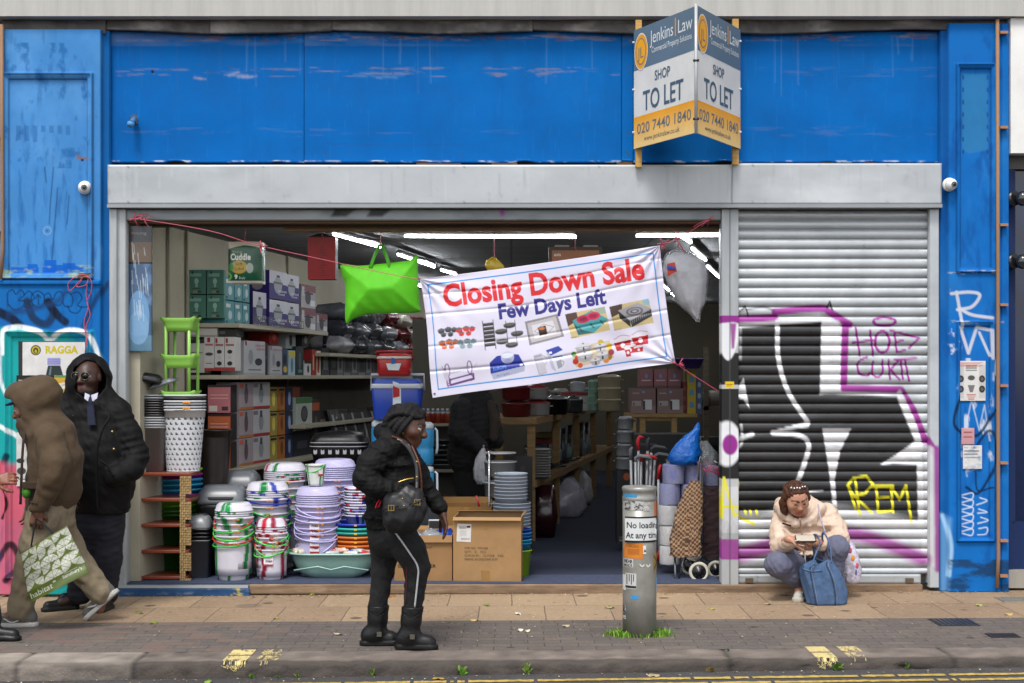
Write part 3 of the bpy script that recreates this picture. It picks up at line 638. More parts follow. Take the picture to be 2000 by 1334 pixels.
# ---- shop interior
VX = .18
def room():
    wl0,wr0,Y1 = -2.78,3.12,12.5; z1 = 2.77; A = [(wl0,.08),(wr0,.08),(wr0 + VX*Y1,Y1),(wl0 + VX*Y1,Y1)]
    tile = brickmat('ceiling_tiles','#6d6e70','#67686a','#4a4b4c',1.2,.6,0,.012,big=(.8,.06),fine=(20,.05),bump=.15)
    mb = MB('#20273b'); mb.quad([(A[0][0],.0,FLOOR),(A[1][0],.0,FLOOR),(*A[2],FLOOR),(*A[3],FLOOR)]); mb.box(FX(250),FX(1408),-.03,.42,FLOOR - .05,FLOOR + .005,'#363f57')
    pk(mb,'floor',CARPET)
    mb = MB('#808080'); mb.quad([(*A[3],z1),(*A[2],z1),(*A[1],z1),(*A[0],z1)]); pk(mb,'ceiling',tile)
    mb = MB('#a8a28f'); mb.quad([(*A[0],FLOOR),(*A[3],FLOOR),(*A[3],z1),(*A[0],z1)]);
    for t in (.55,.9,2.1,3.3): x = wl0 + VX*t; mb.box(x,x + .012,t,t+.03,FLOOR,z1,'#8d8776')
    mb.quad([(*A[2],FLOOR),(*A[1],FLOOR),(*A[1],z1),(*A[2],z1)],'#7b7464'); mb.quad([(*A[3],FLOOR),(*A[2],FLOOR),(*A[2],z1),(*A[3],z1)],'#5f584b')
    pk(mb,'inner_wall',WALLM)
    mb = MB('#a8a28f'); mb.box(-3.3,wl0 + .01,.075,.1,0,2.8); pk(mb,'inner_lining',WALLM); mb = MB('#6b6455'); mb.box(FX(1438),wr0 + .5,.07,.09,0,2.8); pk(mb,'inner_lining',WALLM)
room()
LED = bpy.data.materials.new('led_tube'); LED.use_nodes = True; _b = LED.node_tree.nodes['Principled BSDF']
_b.inputs['Emission Color'].default_value = (.93,.97,1,1); _b.inputs['Emission Strength'].default_value = 30.0; _b.inputs['Base Color'].default_value = (.9,.9,.9,1)
def tube_light(a,b,label):
    a = np.array(a,float); b = np.array(b,float); t = thing('tube_light',label,'light',(a+b)/2,'strip lights on the shop ceiling')
    MB('#6f6f6e').tube([a + (0,0,.024),b + (0,0,.03)],.024,4).build('housing',PLAS,t); MB('#ffffff').tube([a,b],.011,10).build('tube',LED,t)
def LT(px,py): d = 1.09 * F / (HZ - py); return np.array(((px-1000)*d/F,d - D,2.69))
for p,q,lb in (((652,457),(742,482),'nearest strip light of the row over the left shelves'),((778,497),(848,521),'second strip light over the left shelves, behind the green pillow bag'),((862,527),(890,536),'third strip light over the left shelves, just above the banner edge'),
                 ((1330,461),(1349,473),'nearest short strip light running back above the clear pillow bag'),((1352,485),(1378,508),'second strip light running back at the right of the clear pillow bag'),((1382,520),(1404,541),'furthest strip light running back at the right, beside the shutter post')):
    tube_light(LT(*p),LT(*q),lb)
for k,(x,Y) in enumerate(((-.2,6.3),(.2,8.3),(.6,10.5),(1.75,6.2),(2.1,8.2),(2.5,10.4),(-1.3,5.6))): tube_light((x,Y,2.69),(x + .24,Y + 1.3,2.69),'added strip light brightening the back of the shop, %s counted from the left front' % ORD[k])  # extra tubes deep inside, added to lift the dark back of the shop
tube_light(LT(790,461),LT(1125,462.5),'long strip light running crosswise above the banner'); tube_light(LT(1243,460),LT(1408,459),'crosswise strip light at the right, above the clear pillow bag')
# ---- neighbouring shop at the right and sliver at the left
nb = thing('neighbour_shopfront','edge of the shop next door with white fascia and dark navy glazing','shop',(FX(1985),0,0))
MB('#d6d5d1').box(FX(1963),9,-.12,.3,FZ(304),FZ(43)).build('white_fascia',PAINT,nb); MB('#55514d').box(FX(1962),9,.0,.3,FZ(330),FZ(304.5)).build('soffit',PAINT,nb)
mb = MB('#0c1a3a'); mb.box(FX(1962),9,.06,.3,FZ(1112),FZ(330.5)); mb.build('glazing',mat('dark_glass',.12,noise=(3,.2),spec=.6),nb)
mb = MB('#10244d'); mb.box(FX(1962),FX(1978),.0,.058,FZ(1112),FZ(330)); mb.box(FX(1978.5),9,.02,.058,FZ(1112),FZ(1020)); mb.box(FX(1978.5),FX(1984),.01,.058,FZ(1019),FZ(330)); mb.build('window_frame',PAINT,nb)
MB('#8f8a80').box(FX(1962),9,-.04,.3,FZ(1147),FZ(1112.5)).build('stone_plinth',CONC,nb)
for py,lb in ((391,'upper black dome camera on the navy frame next door'),(513,'lower black dome camera on the navy frame next door')):
    t = thing('dome_camera',lb,'camera',W(1968,py,0)); c = W(1968,py,-.03)
    MB('#1a1c20').lathe([(.05,0),(.055,.02),(.05,.05)],18).place(c) if 0 else None
    mb = MB('#17191d'); mb.tube([c,c + (.04,-.06,.01)],[.06,.055],14); mb.build('mount',PLAS,t); MB('#1f2228').ell(c + (.075,-.1,.0),(.05,.05,.055),16,10).build('dome',mat('smoked_dome',.08,noise=None,spec=.8),t)
ln = thing('neighbour_pilaster','sliver of pale blue-grey shopfront pier at the far left edge','shop',(FX(-200),0,0))
MB('#7f93a8').box(FX(-120),FX(-1),-.06,.3,FZ(1160),FZ(60)).build('pier_face',PAINT,ln)
MB('#8a8f94').box(-9,FX(-121),-.1,.3,FZ(330),FZ(60)).build('fascia',PAINT,ln); MB('#15181c').box(-9,FX(-121),.05,.3,FZ(980),FZ(331)).build('glazing',MATS['dark_glass'],ln); MB('#6a6560').box(-9,FX(-121),-.02,.3,FZ(1160),FZ(981)).build('stall_riser',CONC,ln)
for k in range(4): MB('#4a4f55').box(FX(-160 - 260*k),FX(-148 - 260*k),.0,.049,FZ(980),FZ(331)).build('mullion',PAINT,ln)
for k in range(4): MB('#10244d').box(FX(2240 + 260*k),FX(2252 + 260*k),.0,.059,FZ(1019),FZ(331)).build('mullion',PAINT,nb)
# conduits
def conduit(x,y0,y1,clips,lb):
    t = thing('conduit',lb,'pipe',W(x,y1,-.12)); MB('#8a6a50').tube([W(x-1,y0,-.125),W(x,(y0+y1)*.45,-.127),W(x+1,y1-60,-.125),W(x-2,y1,-.125)],.014,10).build('pipe',PAINT,t)
    for y in clips: mb = MB('#9a6f55'); mb.box(FX(x-8),FX(x+7),-.145,-.10,FZ(y+2.5),FZ(y-2.5)); mb.build('clip',PAINT,t,bev=.003)
conduit(1949,38,1148,(72,255,443,597,753,902,1052,1120),'brown painted conduit running down the right blue pilaster')
conduit(4,48,545,(84,276,457),'brown conduit down the left edge of the left blue pilaster')
# dome cameras on the pilasters (white)
for px,py,lb in ((167,367,'white ball security camera on the left blue pilaster'),(1853,361,'white ball security camera on the right blue pilaster')):
    t = thing('security_camera',lb,'camera',W(px,py,-.1)); b = W(px,py,-.1)
    mb = MB('#d5d5d2'); mb.tube([b,b + (0,-.02,0),b + (0,-.03,0)],[.05,.05,.042],20); mb.build('base_ring',PLAS,t)
    MB('#dededb').ell(b + (.004,-.045,-.002),(.043,.043,.043),20,12).build('ball',PLAS,t); c = b + (.012,-.08,-.008)
    mb = MB('#55585a'); mb.tube([c + (0,.012,0),c + (.003,-.006,0)],.022,16); lr = mb.build('lens_ring',PLAS,t); MB('#0c0d10').ell(c + (.003,-.004,0),(.014,.008,.014),12,8).build('lens',PLAS,lr)
# ================================================================ GOODS
def vessel(mb,secs,wall=.004,rim=(.007,.012),n=5,flip=False,pat=None,col=None):
    """open tub: outside, rolled rim, inside.  secs = (half width, half depth, corner radius, height) from the base up"""
    hw,hd,r,z = secs[-1]; e,t = rim
    S = list(secs) + [(hw + e,hd + e,r + e,z - t*.2),(hw + e,hd + e,r + e,z + t*.5),(hw + e*.5,hd + e*.5,r + e*.5,z + t*.8),(hw - wall,hd - wall,max(.001,r - wall),z + t*.5)]
    for a in reversed(secs): S.append((a[0] - wall,a[1] - wall,max(.001,a[2] - wall),a[3] + (wall if a is secs[0] else 0)))
    if flip: zt = z; S = [(a,b,c,zt - q) for a,b,c,q in S]
    b0 = len(mb.f); mb.rloft(S,n=n,col=col)
    if pat:
        V = np.array(mb.v); Mi = np.linalg.inv(mb.M) if mb.M is not None else np.eye(4)
        for i in range(b0,len(mb.f)):
            c = V[mb.f[i]].mean(0); c = Mi[:3,:3] @ c + Mi[:3,3]; q = pat(c)
            if q is not None: mb.c[i] = L(q)
    return mb
def rnd(r,z): return (r,r,r*.999,z)
def marble(base,cols,seed,nst=7,lo=None):
    g = np.random.default_rng(seed); st = [(g.uniform(0,6.28),g.uniform(.1,.28),L(cols[i % len(cols)]),g.uniform(.5,3),g.uniform(0,6)) for i in range(nst)]; bs = L(base)
    def f(c):
        a = math.atan2(c[1],c[0])
        for a0,w,cl,f1,ph in st:
            d = abs((a - a0 - .07*math.sin(c[2]*12*f1 + ph) + math.pi) % (2*math.pi) - math.pi)
            if d < w: a_ = min(1,(w-d)/(.6*w)); return tuple(np.array(cl)*a_ + np.array(bs)*(1-a_))
        return bs
    return f
def tagbox(mb,label,cat,loc,m=PLAS,group=None,name='box',bev=0):
    o = mb.build(name,m,base=loc,bev=bev); return setp(o,label,cat,group)
# ---- cartons
def carton(label,loc,w,d,h,base,prints=(),rz=0,group=None,name='carton',m=CARD,cat='box',top=None,txt=()):
    """carton standing with its front-left-bottom corner at loc; prints = (face, u0, v0, u1, v1, colour); face f = front, r = right"""
    mb = MB(base); mb.place(loc,rz); mb.box(0,w,0,d,0,h,base,{1: top} if top else None); pr = .0012
    for k,(fc,u0,v0,u1,v1,c) in enumerate(prints):
        e = pr + k*.00035
        if fc == 'f': mb.quad([(u0*w,-e,v0*h),(u1*w,-e,v0*h),(u1*w,-e,v1*h),(u0*w,-e,v1*h)],c)
        elif fc == 'r': mb.quad([(w+e,u0*d,v0*h),(w+e,u1*d,v0*h),(w+e,u1*d,v1*h),(w+e,u0*d,v1*h)],c)
        elif fc == 'fo':     # round-ended shape, e.g. a pot on the print
            q = circ(1,16); mb.quad([((u0+u1)/2*w + a*(u1-u0)/2*w,-e,(v0+v1)/2*h + b*(v1-v0)/2*h) for a,b in q],c)
        elif fc == 'ro':
            q = circ(1,16); mb.quad([(w+e,(u0+u1)/2*d + a*(u1-u0)/2*d,(v0+v1)/2*h + b*(v1-v0)/2*h) for a,b in q],c)
    for fc,t,u,v,sz,c,wd in txt:
        if fc == 'f': mb.text(t,(u*w,-pr-.006,v*h),(1,0,0),(0,0,1),sz*h,c,.01,wd*w if wd else None)
        else: mb.text(t,(w+pr+.006,u*d,v*h),(0,1,0),(0,0,1),sz*h,c,.01,wd*d if wd else None)
    return tagbox(mb,label,cat,loc,m,group,name,.003)
AX,AD = -2.2,.18; RZA = -math.atan(AD)
AB = -2.36
def aisleY(px): return ((-AB + AD)*F + (px-1000)*D) / (AD*F - (px-1000))
def aisleX(Y): return AX + AD*(Y-1)
def boxX(Y): return AB + AD*(Y-1)
shelf = thing('shop_shelving','long cream metal shelving unit packed with boxes along the left shop wall','shelving',(AX-.2,3,FLOOR))
def slab_along(Y0,Y1,z0,z1,dep,mb,col=None):
    a = (aisleX(Y0),Y0); b = (aisleX(Y1),Y1); V = []
    for z in (z0,z1): V += [(a[0]-dep,a[1],z),(a[0],a[1],z),(b[0],b[1],z),(b[0]-dep,b[1],z)]
    mb.add(V,[(0,3,2,1),(4,5,6,7),(0,1,5,4),(1,2,6,5),(2,3,7,6),(3,0,4,7)],col)
for k,(z,y0,y1,dep) in enumerate(((2.03,.97,3.3,.42),(1.61,.97,6.4,.42),(.85,.97,6.4,.42),(1.83,3.34,7.5,.42),(1.15,2.6,7.5,.42),(.35,.97,7.5,.42))):
    mb = MB('#a39c8a'); slab_along(y0,y1,z - .035,z,dep,mb); mb.build('shelf_board',PAINT,shelf,bev=.004)
for y0 in (.98,2.1,3.3,4.5,5.7):
    mb = MB('#b0a992'); slab_along(y0 + .03,y0 + .08,FLOOR,2.4 if y0 < 2 else 2.0,.46,mb,'#8f8973') if 0 else None
    x = aisleX(y0); mb.box(x - .47,x - .42,y0,y0 + .04,FLOOR,2.12 if y0 < 3.2 else 2.3); mb.build('upright',PAINT,shelf)
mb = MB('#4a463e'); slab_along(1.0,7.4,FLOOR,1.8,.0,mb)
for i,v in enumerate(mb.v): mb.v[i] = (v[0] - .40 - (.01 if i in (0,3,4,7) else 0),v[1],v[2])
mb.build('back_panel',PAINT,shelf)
bar_w = []
mb = MB('#b9b9b4')
for i in range(26): Y = 1.25 + i*.05; x = aisleX(Y) + .02; mb.tube([(x,Y,2.03),(x,Y,2.1)],.002,4)
for z in (2.035,2.1): mb.tube([(aisleX(1.25)+.02,1.25,z),(aisleX(2.5)+.02,2.5,z)],.0025,4)
mb.build('wire_guard',STEEL,shelf)
def front_boxes(rows):
    for px0,px1,py0,py1,Y,dep,base,prints,txt,lb,grp in rows:
        carton(lb,(wx(px0,Y),Y,wz(py1,Y)),wl(px1-px0,Y),dep,wl(py1-py0,Y),base,prints,0,grp,txt=txt)
TEAL = [('f',.1,.72,.75,.86,'#74a394'),('fo',.36,.4,.6,.66,'#8fb5a6'),('f',.42,.28,.55,.44,'#86ad9e'),('f',.25,.2,.7,.24,'#2b4a42'),('f',.3,.04,.55,.14,'#8a7f66'),('f',.56,.05,.74,.13,'#20302b'),('fo',.2,.82,.32,.95,'#24443c')]
for r_,(y0,y1) in enumerate(((527,574),(576,621))):
    for c_,(x0,x1) in enumerate(((367,402),(404,437))):
        front_boxes([(x0,x1,y0,y1,1.0,.08,'#3f7365',TEAL,(),'green fan box facing the street on the top left shelf, %s %s of the four' % (('upper','lower')[r_],('left','right')[c_]),'green fan boxes')])
def aisle_boxes(z,rows,dep=.2):
    for px0,px1,h,base,prints,txt,lb,grp,out in rows:
        Ya,Yb = aisleY(px0),aisleY(px1); ln = (Yb-Ya)*math.hypot(1,AD) - .012
        c,s = math.cos(RZA),math.sin(RZA); org = np.array((boxX(Ya) + out,Ya + .006,z)) - dep*np.array((c,s,0))
        carton(lb,org,dep,ln,h,base,prints,RZA,grp,txt=txt)
TR = [('r',.12,.72,.6,.88,'#c8d2d0'),('ro',.35,.2,.75,.6,'#b3c6c4'),('r',.05,.05,.3,.15,'#214a55')]
for k,(a,b) in enumerate(((439,458),(458,474),(474,488))):
    for j in (0,1): aisle_boxes(2.03 + j*.2,[(a,b,.19,'#4a8a93',TR,(),'teal fan box with its side to the aisle, %s one on the %s layer' % (ORD[k],('lower','upper')[j]),'teal fan boxes side on',0)])
PC = [('r',0,.55,1,1,'#c3c2cc'),('ro',.25,.2,.72,.8,'#9a9ea6'),('r',.22,.55,.76,.62,'#5f6168'),('r',.4,.78,.58,.86,'#303138'),('f',.2,.75,.7,.8,'#6f63a0'),('fo',.2,.3,.7,.62,'#8d8a90'),('r',0,.0,1,.12,'#2e1d6a')]
PT = [('r','PRESSURE',.45,.26,.1,'#d8d8e8',.5),('r','COOKER',.45,.15,.09,'#d8d8e8',.4),('f','BLACK',.3,.84,.06,'#a9a2c8',.4)]
aisle_boxes(2.03,[(489,516,.3,'#24165c',PC,PT,'dark purple pressure cooker box standing alone beside the teal boxes','purple cooker boxes',.02)])
for j in (0,1):
    for k,(a,b) in enumerate(((517,552),(553,582))):
        aisle_boxes(2.03 + j*.26,[(a,b,.25,'#2b1a70',PC,PT,'purple and white pressure cooker box, %s layer, %s the street' % (('lower','upper')[j],('nearer','further from')[k]),'purple cooker boxes',.03*(1-k) + .01)])
GC = [('r',.0,.7,1,1,'#75454b'),('ro',.25,.15,.65,.75,'#34343a'),('r',.2,.6,.8,.68,'#25252a'),('r',.62,.1,.95,.35,'#c9c9cc'),('r',.03,.5,.2,.9,'#a9a9b0')]
for j,lb in enumerate(('grey and maroon cooker box on the top shelf, under another like it','grey and maroon cooker box stacked on another on the top shelf')): aisle_boxes(2.03 + j*.225,[(584,613,.22,'#9b979c',GC,(),lb,'grey cooker boxes',.02)])
aisle_boxes(2.03,[(614,636,.19,'#8d898e',GC,(),'small grey cooker box at the far end of the top shelf','grey cooker boxes',.02)])
# middle shelf
WB = [('f',0,.0,1,.1,'#a52a22'),('f',.1,.82,.3,.96,'#9a1f1b'),('f',.1,.73,.9,.79,'#8a5d5b'),('fo',.25,.5,.75,.62,'#1b1b1e'),('fo',.3,.34,.7,.44,'#b4b4b6'),('fo',.25,.15,.75,.28,'#1b1b1e')]
front_boxes([(367,399,664,728,.99,.25,'#b6b3ae',[('f',0,.9,1,1,'#1b1b1c'),('f',.1,.6,.9,.63,'#6e6b68'),('f',.1,.5,.8,.53,'#6e6b68'),('f',.1,.08,.5,.2,'#57544f')],(),'plain white carton with black top edge behind the green rack',None),
             (368,424,641,658,1.0,.3,'#b9b6ae',[('f',0,0,1,.2,'#8a8880')],(),'flat white carton lying on boxes just under the top shelf',None),(425,462,642,657,1.05,.3,'#1c1a1c',[('f',.1,.3,.4,.7,'#5d5b5e')],(),'flat black carton lying on boxes just under the top shelf',None)]
            + [(a,b,658,724,1.0,.25,'#c4c1be',WB if k else [('f',0,0,1,.08,'#a52a22'),('f',.3,.84,.6,.98,'#8a1f1b'),('f',.1,.74,.9,.8,'#a2605c'),('fo',.1,.44,.9,.54,'#3a3a3c'),('f',.15,.2,.8,.23,'#7a7a7c')],(),'narrow white hot plate carton with red foot, %s of three' % ORD[k],'white hot plate cartons') for k,(a,b) in enumerate(((399,418),(419,438),(439,459)))])
HOB = [('r',.0,.0,1,.06,'#9a9a9c'),('ro',.2,.3,.42,.75,'#8f9296'),('ro',.5,.28,.85,.5,'#25262a'),('r',.1,.1,.85,.25,'#b0b2b5'),('r',.2,.14,.8,.17,'#3d3e42'),('r',.05,.86,.12,.98,'#9a1f1b')]
aisle_boxes(1.61,[(462,505,.29,'#aeb0b3',HOB,[('r','DOUBLE HOT',.5,.84,.09,'#b0343a',.45),('r','PLATE HOB',.56,.73,.09,'#b0343a',.38)],'wide grey double hot plate box on the middle shelf',None,.06),
    (506,519,.28,'#1d1c1f',[('r',.2,.5,.8,.6,'#55545a')],(),'narrow black box between two hot plate boxes',None,.02),(520,545,.26,'#a9a9ad',HOB,[('r','SINGLE HOT PLATE HOB',.2,.84,.08,'#b0343a',.75)],'smaller grey single hot plate box on the middle shelf',None,.03),
    (546,558,.24,'#2f4763',[('ro',.2,.4,.8,.8,'#15181d'),('ro',.2,.1,.9,.35,'#b89b3a')],(),'dark blue box with yellow fruit on the print',None,.02),(559,573,.23,'#9db0bd',[('r',0,.75,1,.95,'#c3b33a'),('ro',.3,.1,.7,.7,'#4b7f8c')],(),'pale blue blender box with yellow band',None,.02),
    (574,589,.27,'#25282d',[('ro',.3,.2,.7,.8,'#4a5a60'),('r',.3,.1,.8,.2,'#2f8a7a')],(),'dark charcoal appliance box with green print',None,.02),(590,604,.14,'#b9b9bb',[('r',0,.8,1,1,'#17181a'),('ro',.4,.15,.7,.7,'#1b1c1f')],(),'small white iron box with black band, lower one',None,.02),
    (605,614,.25,'#8f1f1c',[('r',.2,.2,.5,.8,'#b9a26a')],(),'slim red box standing on the middle shelf',None,.02),(615,623,.24,'#c9c4b0',[('r',.1,.1,.6,.9,'#a33328')],(),'slim cream and red box next to the red one',None,.02),(624,640,.27,'#2a2b30',[('r',.2,.2,.8,.8,'#73757c')],(),'dark grey box at the end of the middle shelf boxes',None,.02),
    (641,655,.25,'#1f2024',[('r',.2,.3,.8,.7,'#4b4d53')],(),'black box at the far end beyond the middle shelf boxes',None,.02)])
aisle_boxes(1.61 + .275,[(526,545,.12,'#8f1a17',[('ro',.3,.3,.7,.8,'#d0532f')],(),'small red box lying on the single hot plate box',None,.0),(590,603,.13,'#26272a',[('ro',.3,.2,.8,.8,'#8c8e92')],(),'dark box stacked above the small white iron box',None,.0)])
aisle_boxes(1.61 + .25,[(562,582,.14,'#aeb0b2',[('ro',.35,.15,.65,.9,'#17181a')],(),'white box with a black diamond print near the top shelf',None,-.02)])
# lower boxes
for j,(y0,y1,c,nm) in enumerate(((752,806,'#b46a70','dusty pink'),(809,861,'#b65a2c','orange'),(864,916,'#c0602a','orange'))):
    f = [('f',0,.92,1,1,'#151314'),('f',.1,.62,.9,.66,'#d49a90'),('f',.1,.5,.9,.54,'#d49a90'),('f',.05,.05,.42,.25,'#cfc6bd'),('f',.62,.08,.9,.22,'#3a2a26'),('r',0,0,1,1,'#141214')]
    carton('%s appliance carton with black sides, %s of its stack of three' % (nm,('top','middle','bottom')[j]),(wx(406,1.0),1.0,wz(y1,1.0)),wl(44,1.0),.25,wl(y1-y0,1.0),c,f,0,'appliance cartons')
for k,(a,b) in enumerate(((455,484),(486,521))):
    for j in range(3):
        h = .235; col = ('#9a8f92','#b5b3b4')[k]
        aisle_boxes(.85 + j*h,[(a,b,h - .005,col,[('r',0,0,1,.1,('#a86c40','#9c2a26')[k]),('ro',.35,.2,.62,.85,('#5d4a50','#8a8d93')[k]),('r',.42,.7,.55,.95,'#45464a'),('r',.05,.8,.3,.95,('#c55a3a','#74767b')[k])],(),'%s hand blender box, %s of its column behind the buckets' % (('rosy','white')[k],('lowest','middle','topmost')[j]),'blender boxes',.05 - .02*k)])
for k,(a,b,c,c2) in enumerate(((522,538,'#9c8a3f','#d8c65a'),(539,553,'#a5652a','#6d3a1a'),(554,568,'#1f2a4c','#8fa0c0'))):
    for j in range(3): aisle_boxes(.85 + j*.22,[(a,b,.21,c,[('ro',.3,.2,.7,.8,c2),('r',.1,.85,.9,.95,'#222')] if 0 else [('ro',.3,.2,.7,.8,c2),('r',.1,.85,.9,.95,'#202020')],(),'%s small appliance box, %s of its column' % (('yellow','orange','navy')[k],('lowest','middle','topmost')[j]),'small appliance boxes',.02)])
aisle_boxes(1.09,[(569,602,.31,'#a6aca4',[('r',0,.82,1,1,'#3d6b3f'),('ro',.3,.25,.72,.75,'#2a2b2e'),('ro',.36,.32,.66,.68,'#4c4d50')],(),'white and green grill box leaning on dark boxes',None,.04)])
aisle_boxes(.85,[(569,603,.235,'#1a1c24',[('r',.2,.3,.8,.6,'#4b4e5a')],(),'dark box under the white and green grill box',None,.02),(604,622,.52,'#2a1f20',[('r',.1,.8,.9,.95,'#a04a28'),('ro',.3,.2,.7,.7,'#55504f')],(),'tall brown-black box right of the grill box',None,.02)])
aisle_boxes(.85+.54,[(523,566,.13,'#241c1e',[('r',.1,.2,.9,.8,'#4a3b3c')],(),'long dark box lying flat under the middle shelf',None,-.04),(567,600,.12,'#3a2320',[('r',.3,.1,.8,.9,'#8b4a2f')],(),'brown box lying flat under the middle shelf',None,-.04)])
for k in range(5):   # black trays in clear bags
    a = 624 + k*20; Ya = aisleY(a); mb = MB('#17181a'); mb.place((aisleX(Ya) - .02,Ya + .1,.85),RZA,0,-.25); mb.box(-.02,.02,0,.45,0,.42); mb.box(.021,.03,.05,.4,.05,.37,'#3a3c40'); mb.box(.0305,.032,.08,.14,.05,.37,'#9fa2a6')
    setp(mb.build('tray_pack',mat('glossy_wrap',.15,noise=(9,.3),bump=(14,.5,.01)),base=(aisleX(Ya),Ya,.85)),'black tray in a shiny clear bag leaning on the lower shelf, %s from the street' % ORD[k],'tray','bagged black trays')
# clear jar boxes at the back, mid height
for k in range(8):
    a = 644 + k*14; aisle_boxes(1.61 if k < 0 else 1.15 + .46,[(a,a+13,.3,'#5b5d60' if k % 2 else '#74767a',[('r',.1,.1,.9,.9,'#8f9296' if k % 2 else '#4a4c50'),('ro',.3,.2,.7,.6,'#3d3f43'),('r',.3,.6,.7,.7,'#b5b8bc')],(),'grey glassware box, %s from the left under the bedding shelf' % ORD[k],'glassware boxes',.0)])
# bedding packs
g = np.random.default_rng(5); BC = ['#8a8a8e','#5a1720','#6b6d73','#4a4b52','#7b1f24','#3a3c44','#8f8a80','#43304f','#777a80','#9a9aa0','#60626a','#55202a']; BN = {'#8a8a8e': 'pale grey','#5a1720': 'burgundy','#6b6d73': 'mid grey','#4a4b52': 'charcoal','#7b1f24': 'dark red','#3a3c44': 'near black','#8f8a80': 'stone','#43304f': 'purple','#777a80': 'steel grey','#9a9aa0': 'light grey','#60626a': 'slate','#55202a': 'wine'}
kk = 0
for row in range(3):
    for k in range(8):
        a = 640 + k*28 + row*5; Ya = aisleY(min(a,850)); ln = aisleY(min(a+26,862)) - Ya; c = BC[(kk*5 + row) % 12]; mb = MB(c); b = np.array((aisleX(Ya) - .16,Ya + ln/2,1.83 + .02 + row*.165))
        mb.place(b,RZA,0,g.uniform(-.1,.1)); h = .16; S = []
        for t in np.linspace(0,1,7): e = .75 + .25*math.sin(math.pi*t); S.append((.2*e,ln*.47*e,.06,h*t))
        mb.rloft(S,n=5); V = np.array(mb.v); V += g.normal(0,.007,V.shape); mb.v = list(map(tuple,V)); mb.box(-.02,.02,-ln*.48,ln*.48,h*.0,h + .004,'#2a2b30') if kk % 3 == 0 else None
        mb.text('',(0,0,0),(1,0,0),(0,0,1),.1) if 0 else None
        setp(mb.build('bedding_pack',mat('glossy_wrap',.15),base=b),'%s wrapped bedding pack, %s from the left in the %s row' % (BN[c],ORD[k],('bottom','middle','top')[row]),'bedding','wrapped bedding packs'); kk += 1
# ---- at the threshold, left
rk = thing('plastic_rack','five-tier brown plastic rack with beige wicker-look ends','rack',FL(314,1136))
Yr = .12
for k,y in enumerate((926,976,1026,1077,1128)):
    mb = MB('#7a3a26'); x0,x1 = wx(240,Yr),wx(375 - k*2,Yr); z = wz(y,Yr)
    mb.rloft([((x1-x0)/2,.15,.03,z - .014),((x1-x0)/2,.15,.03,z + .01)],((x0+x1)/2,Yr + .15,0)); mb.build('shelf',PLAS,rk,bev=.003)
for side in (0,1):
    mb = MB('#a58a5e'); g2 = np.random.default_rng(2); xs_ = (wx(352,Yr),wx(374,Yr)) if side else (wx(226,Yr),wx(246,Yr)); y = 930
    while y < 1134:
        for i in range(6):
            n_ = y % 50
            if 14 < n_ < 30 and i > 2: continue
            a = xs_[0] + (xs_[1]-xs_[0])*i/6; mb.box(a,a + (xs_[1]-xs_[0])/6 - .002,Yr - .012 - .004*((i + int(y/5)) % 2),Yr + .01,wz(y+4.4,Yr),wz(y,Yr),np.array(L('#a58a5e'))*g2.uniform(.75,1.15))
        y += 5
    mb.build('side_panel',PLAS,rk)
def nested(n,cx,Y,z0,dz,fn,name,labelfn,cat,group,m=PLAS,dx=0):
    for i in range(n):
        mb = MB(); loc = (wx(cx,Y) + dx*i,Y,z0 + dz*i); mb.place(loc); mm = fn(mb,i) or m
        setp(mb.build(name,mm,base=loc),labelfn(i),cat,group)
zt = wz(926,Yr) + .012
# grey bins on the rack
def gbin(mb,i):
    w = .105; top = i >= 13
    c = '#7b7d81' if i == 0 else ('#8d8f93' if i < 5 else ('#141416' if i < 12 else '#6d7075'))
    mb.col = L(c); vessel(mb,[(w*.82,.1,.03,0),(w,.125,.035,.33)],.003,(.008,.014))
    if i == 0:
        for k in range(9): pass
nested(14,300,.3,zt,.0185,gbin,'waste_bin',lambda i: '%s bin, %s in the nested stack on the brown rack' % ('grey' if i < 5 else ('black' if i < 12 else 'silver'),lev(i,14)),'bin','nested bins on the brown rack',PLAS,-.0006)
mb = MB('#17181b'); b = W(283,745,.24); mb.place(b,.15,0,.18); mb.rloft([(.12,.1,.03,0),(.13,.11,.04,.02),(.115,.09,.04,.055),(.09,.06,.03,.07)]); tagbox(mb,'black swing lid lying tilted on the grey bins','lid',b,PLAS,None,'bin_lid')
mb = MB('#6e7277'); b = W(322,752,.28); mb.place(b,-.1,.1,-.3); mb.rloft([(.10,.09,.03,0),(.105,.1,.04,.015),(.06,.06,.03,.04)]); tagbox(mb,'silver bin lid propped at the right of the black lid','lid',b,PLAS,None,'bin_lid')
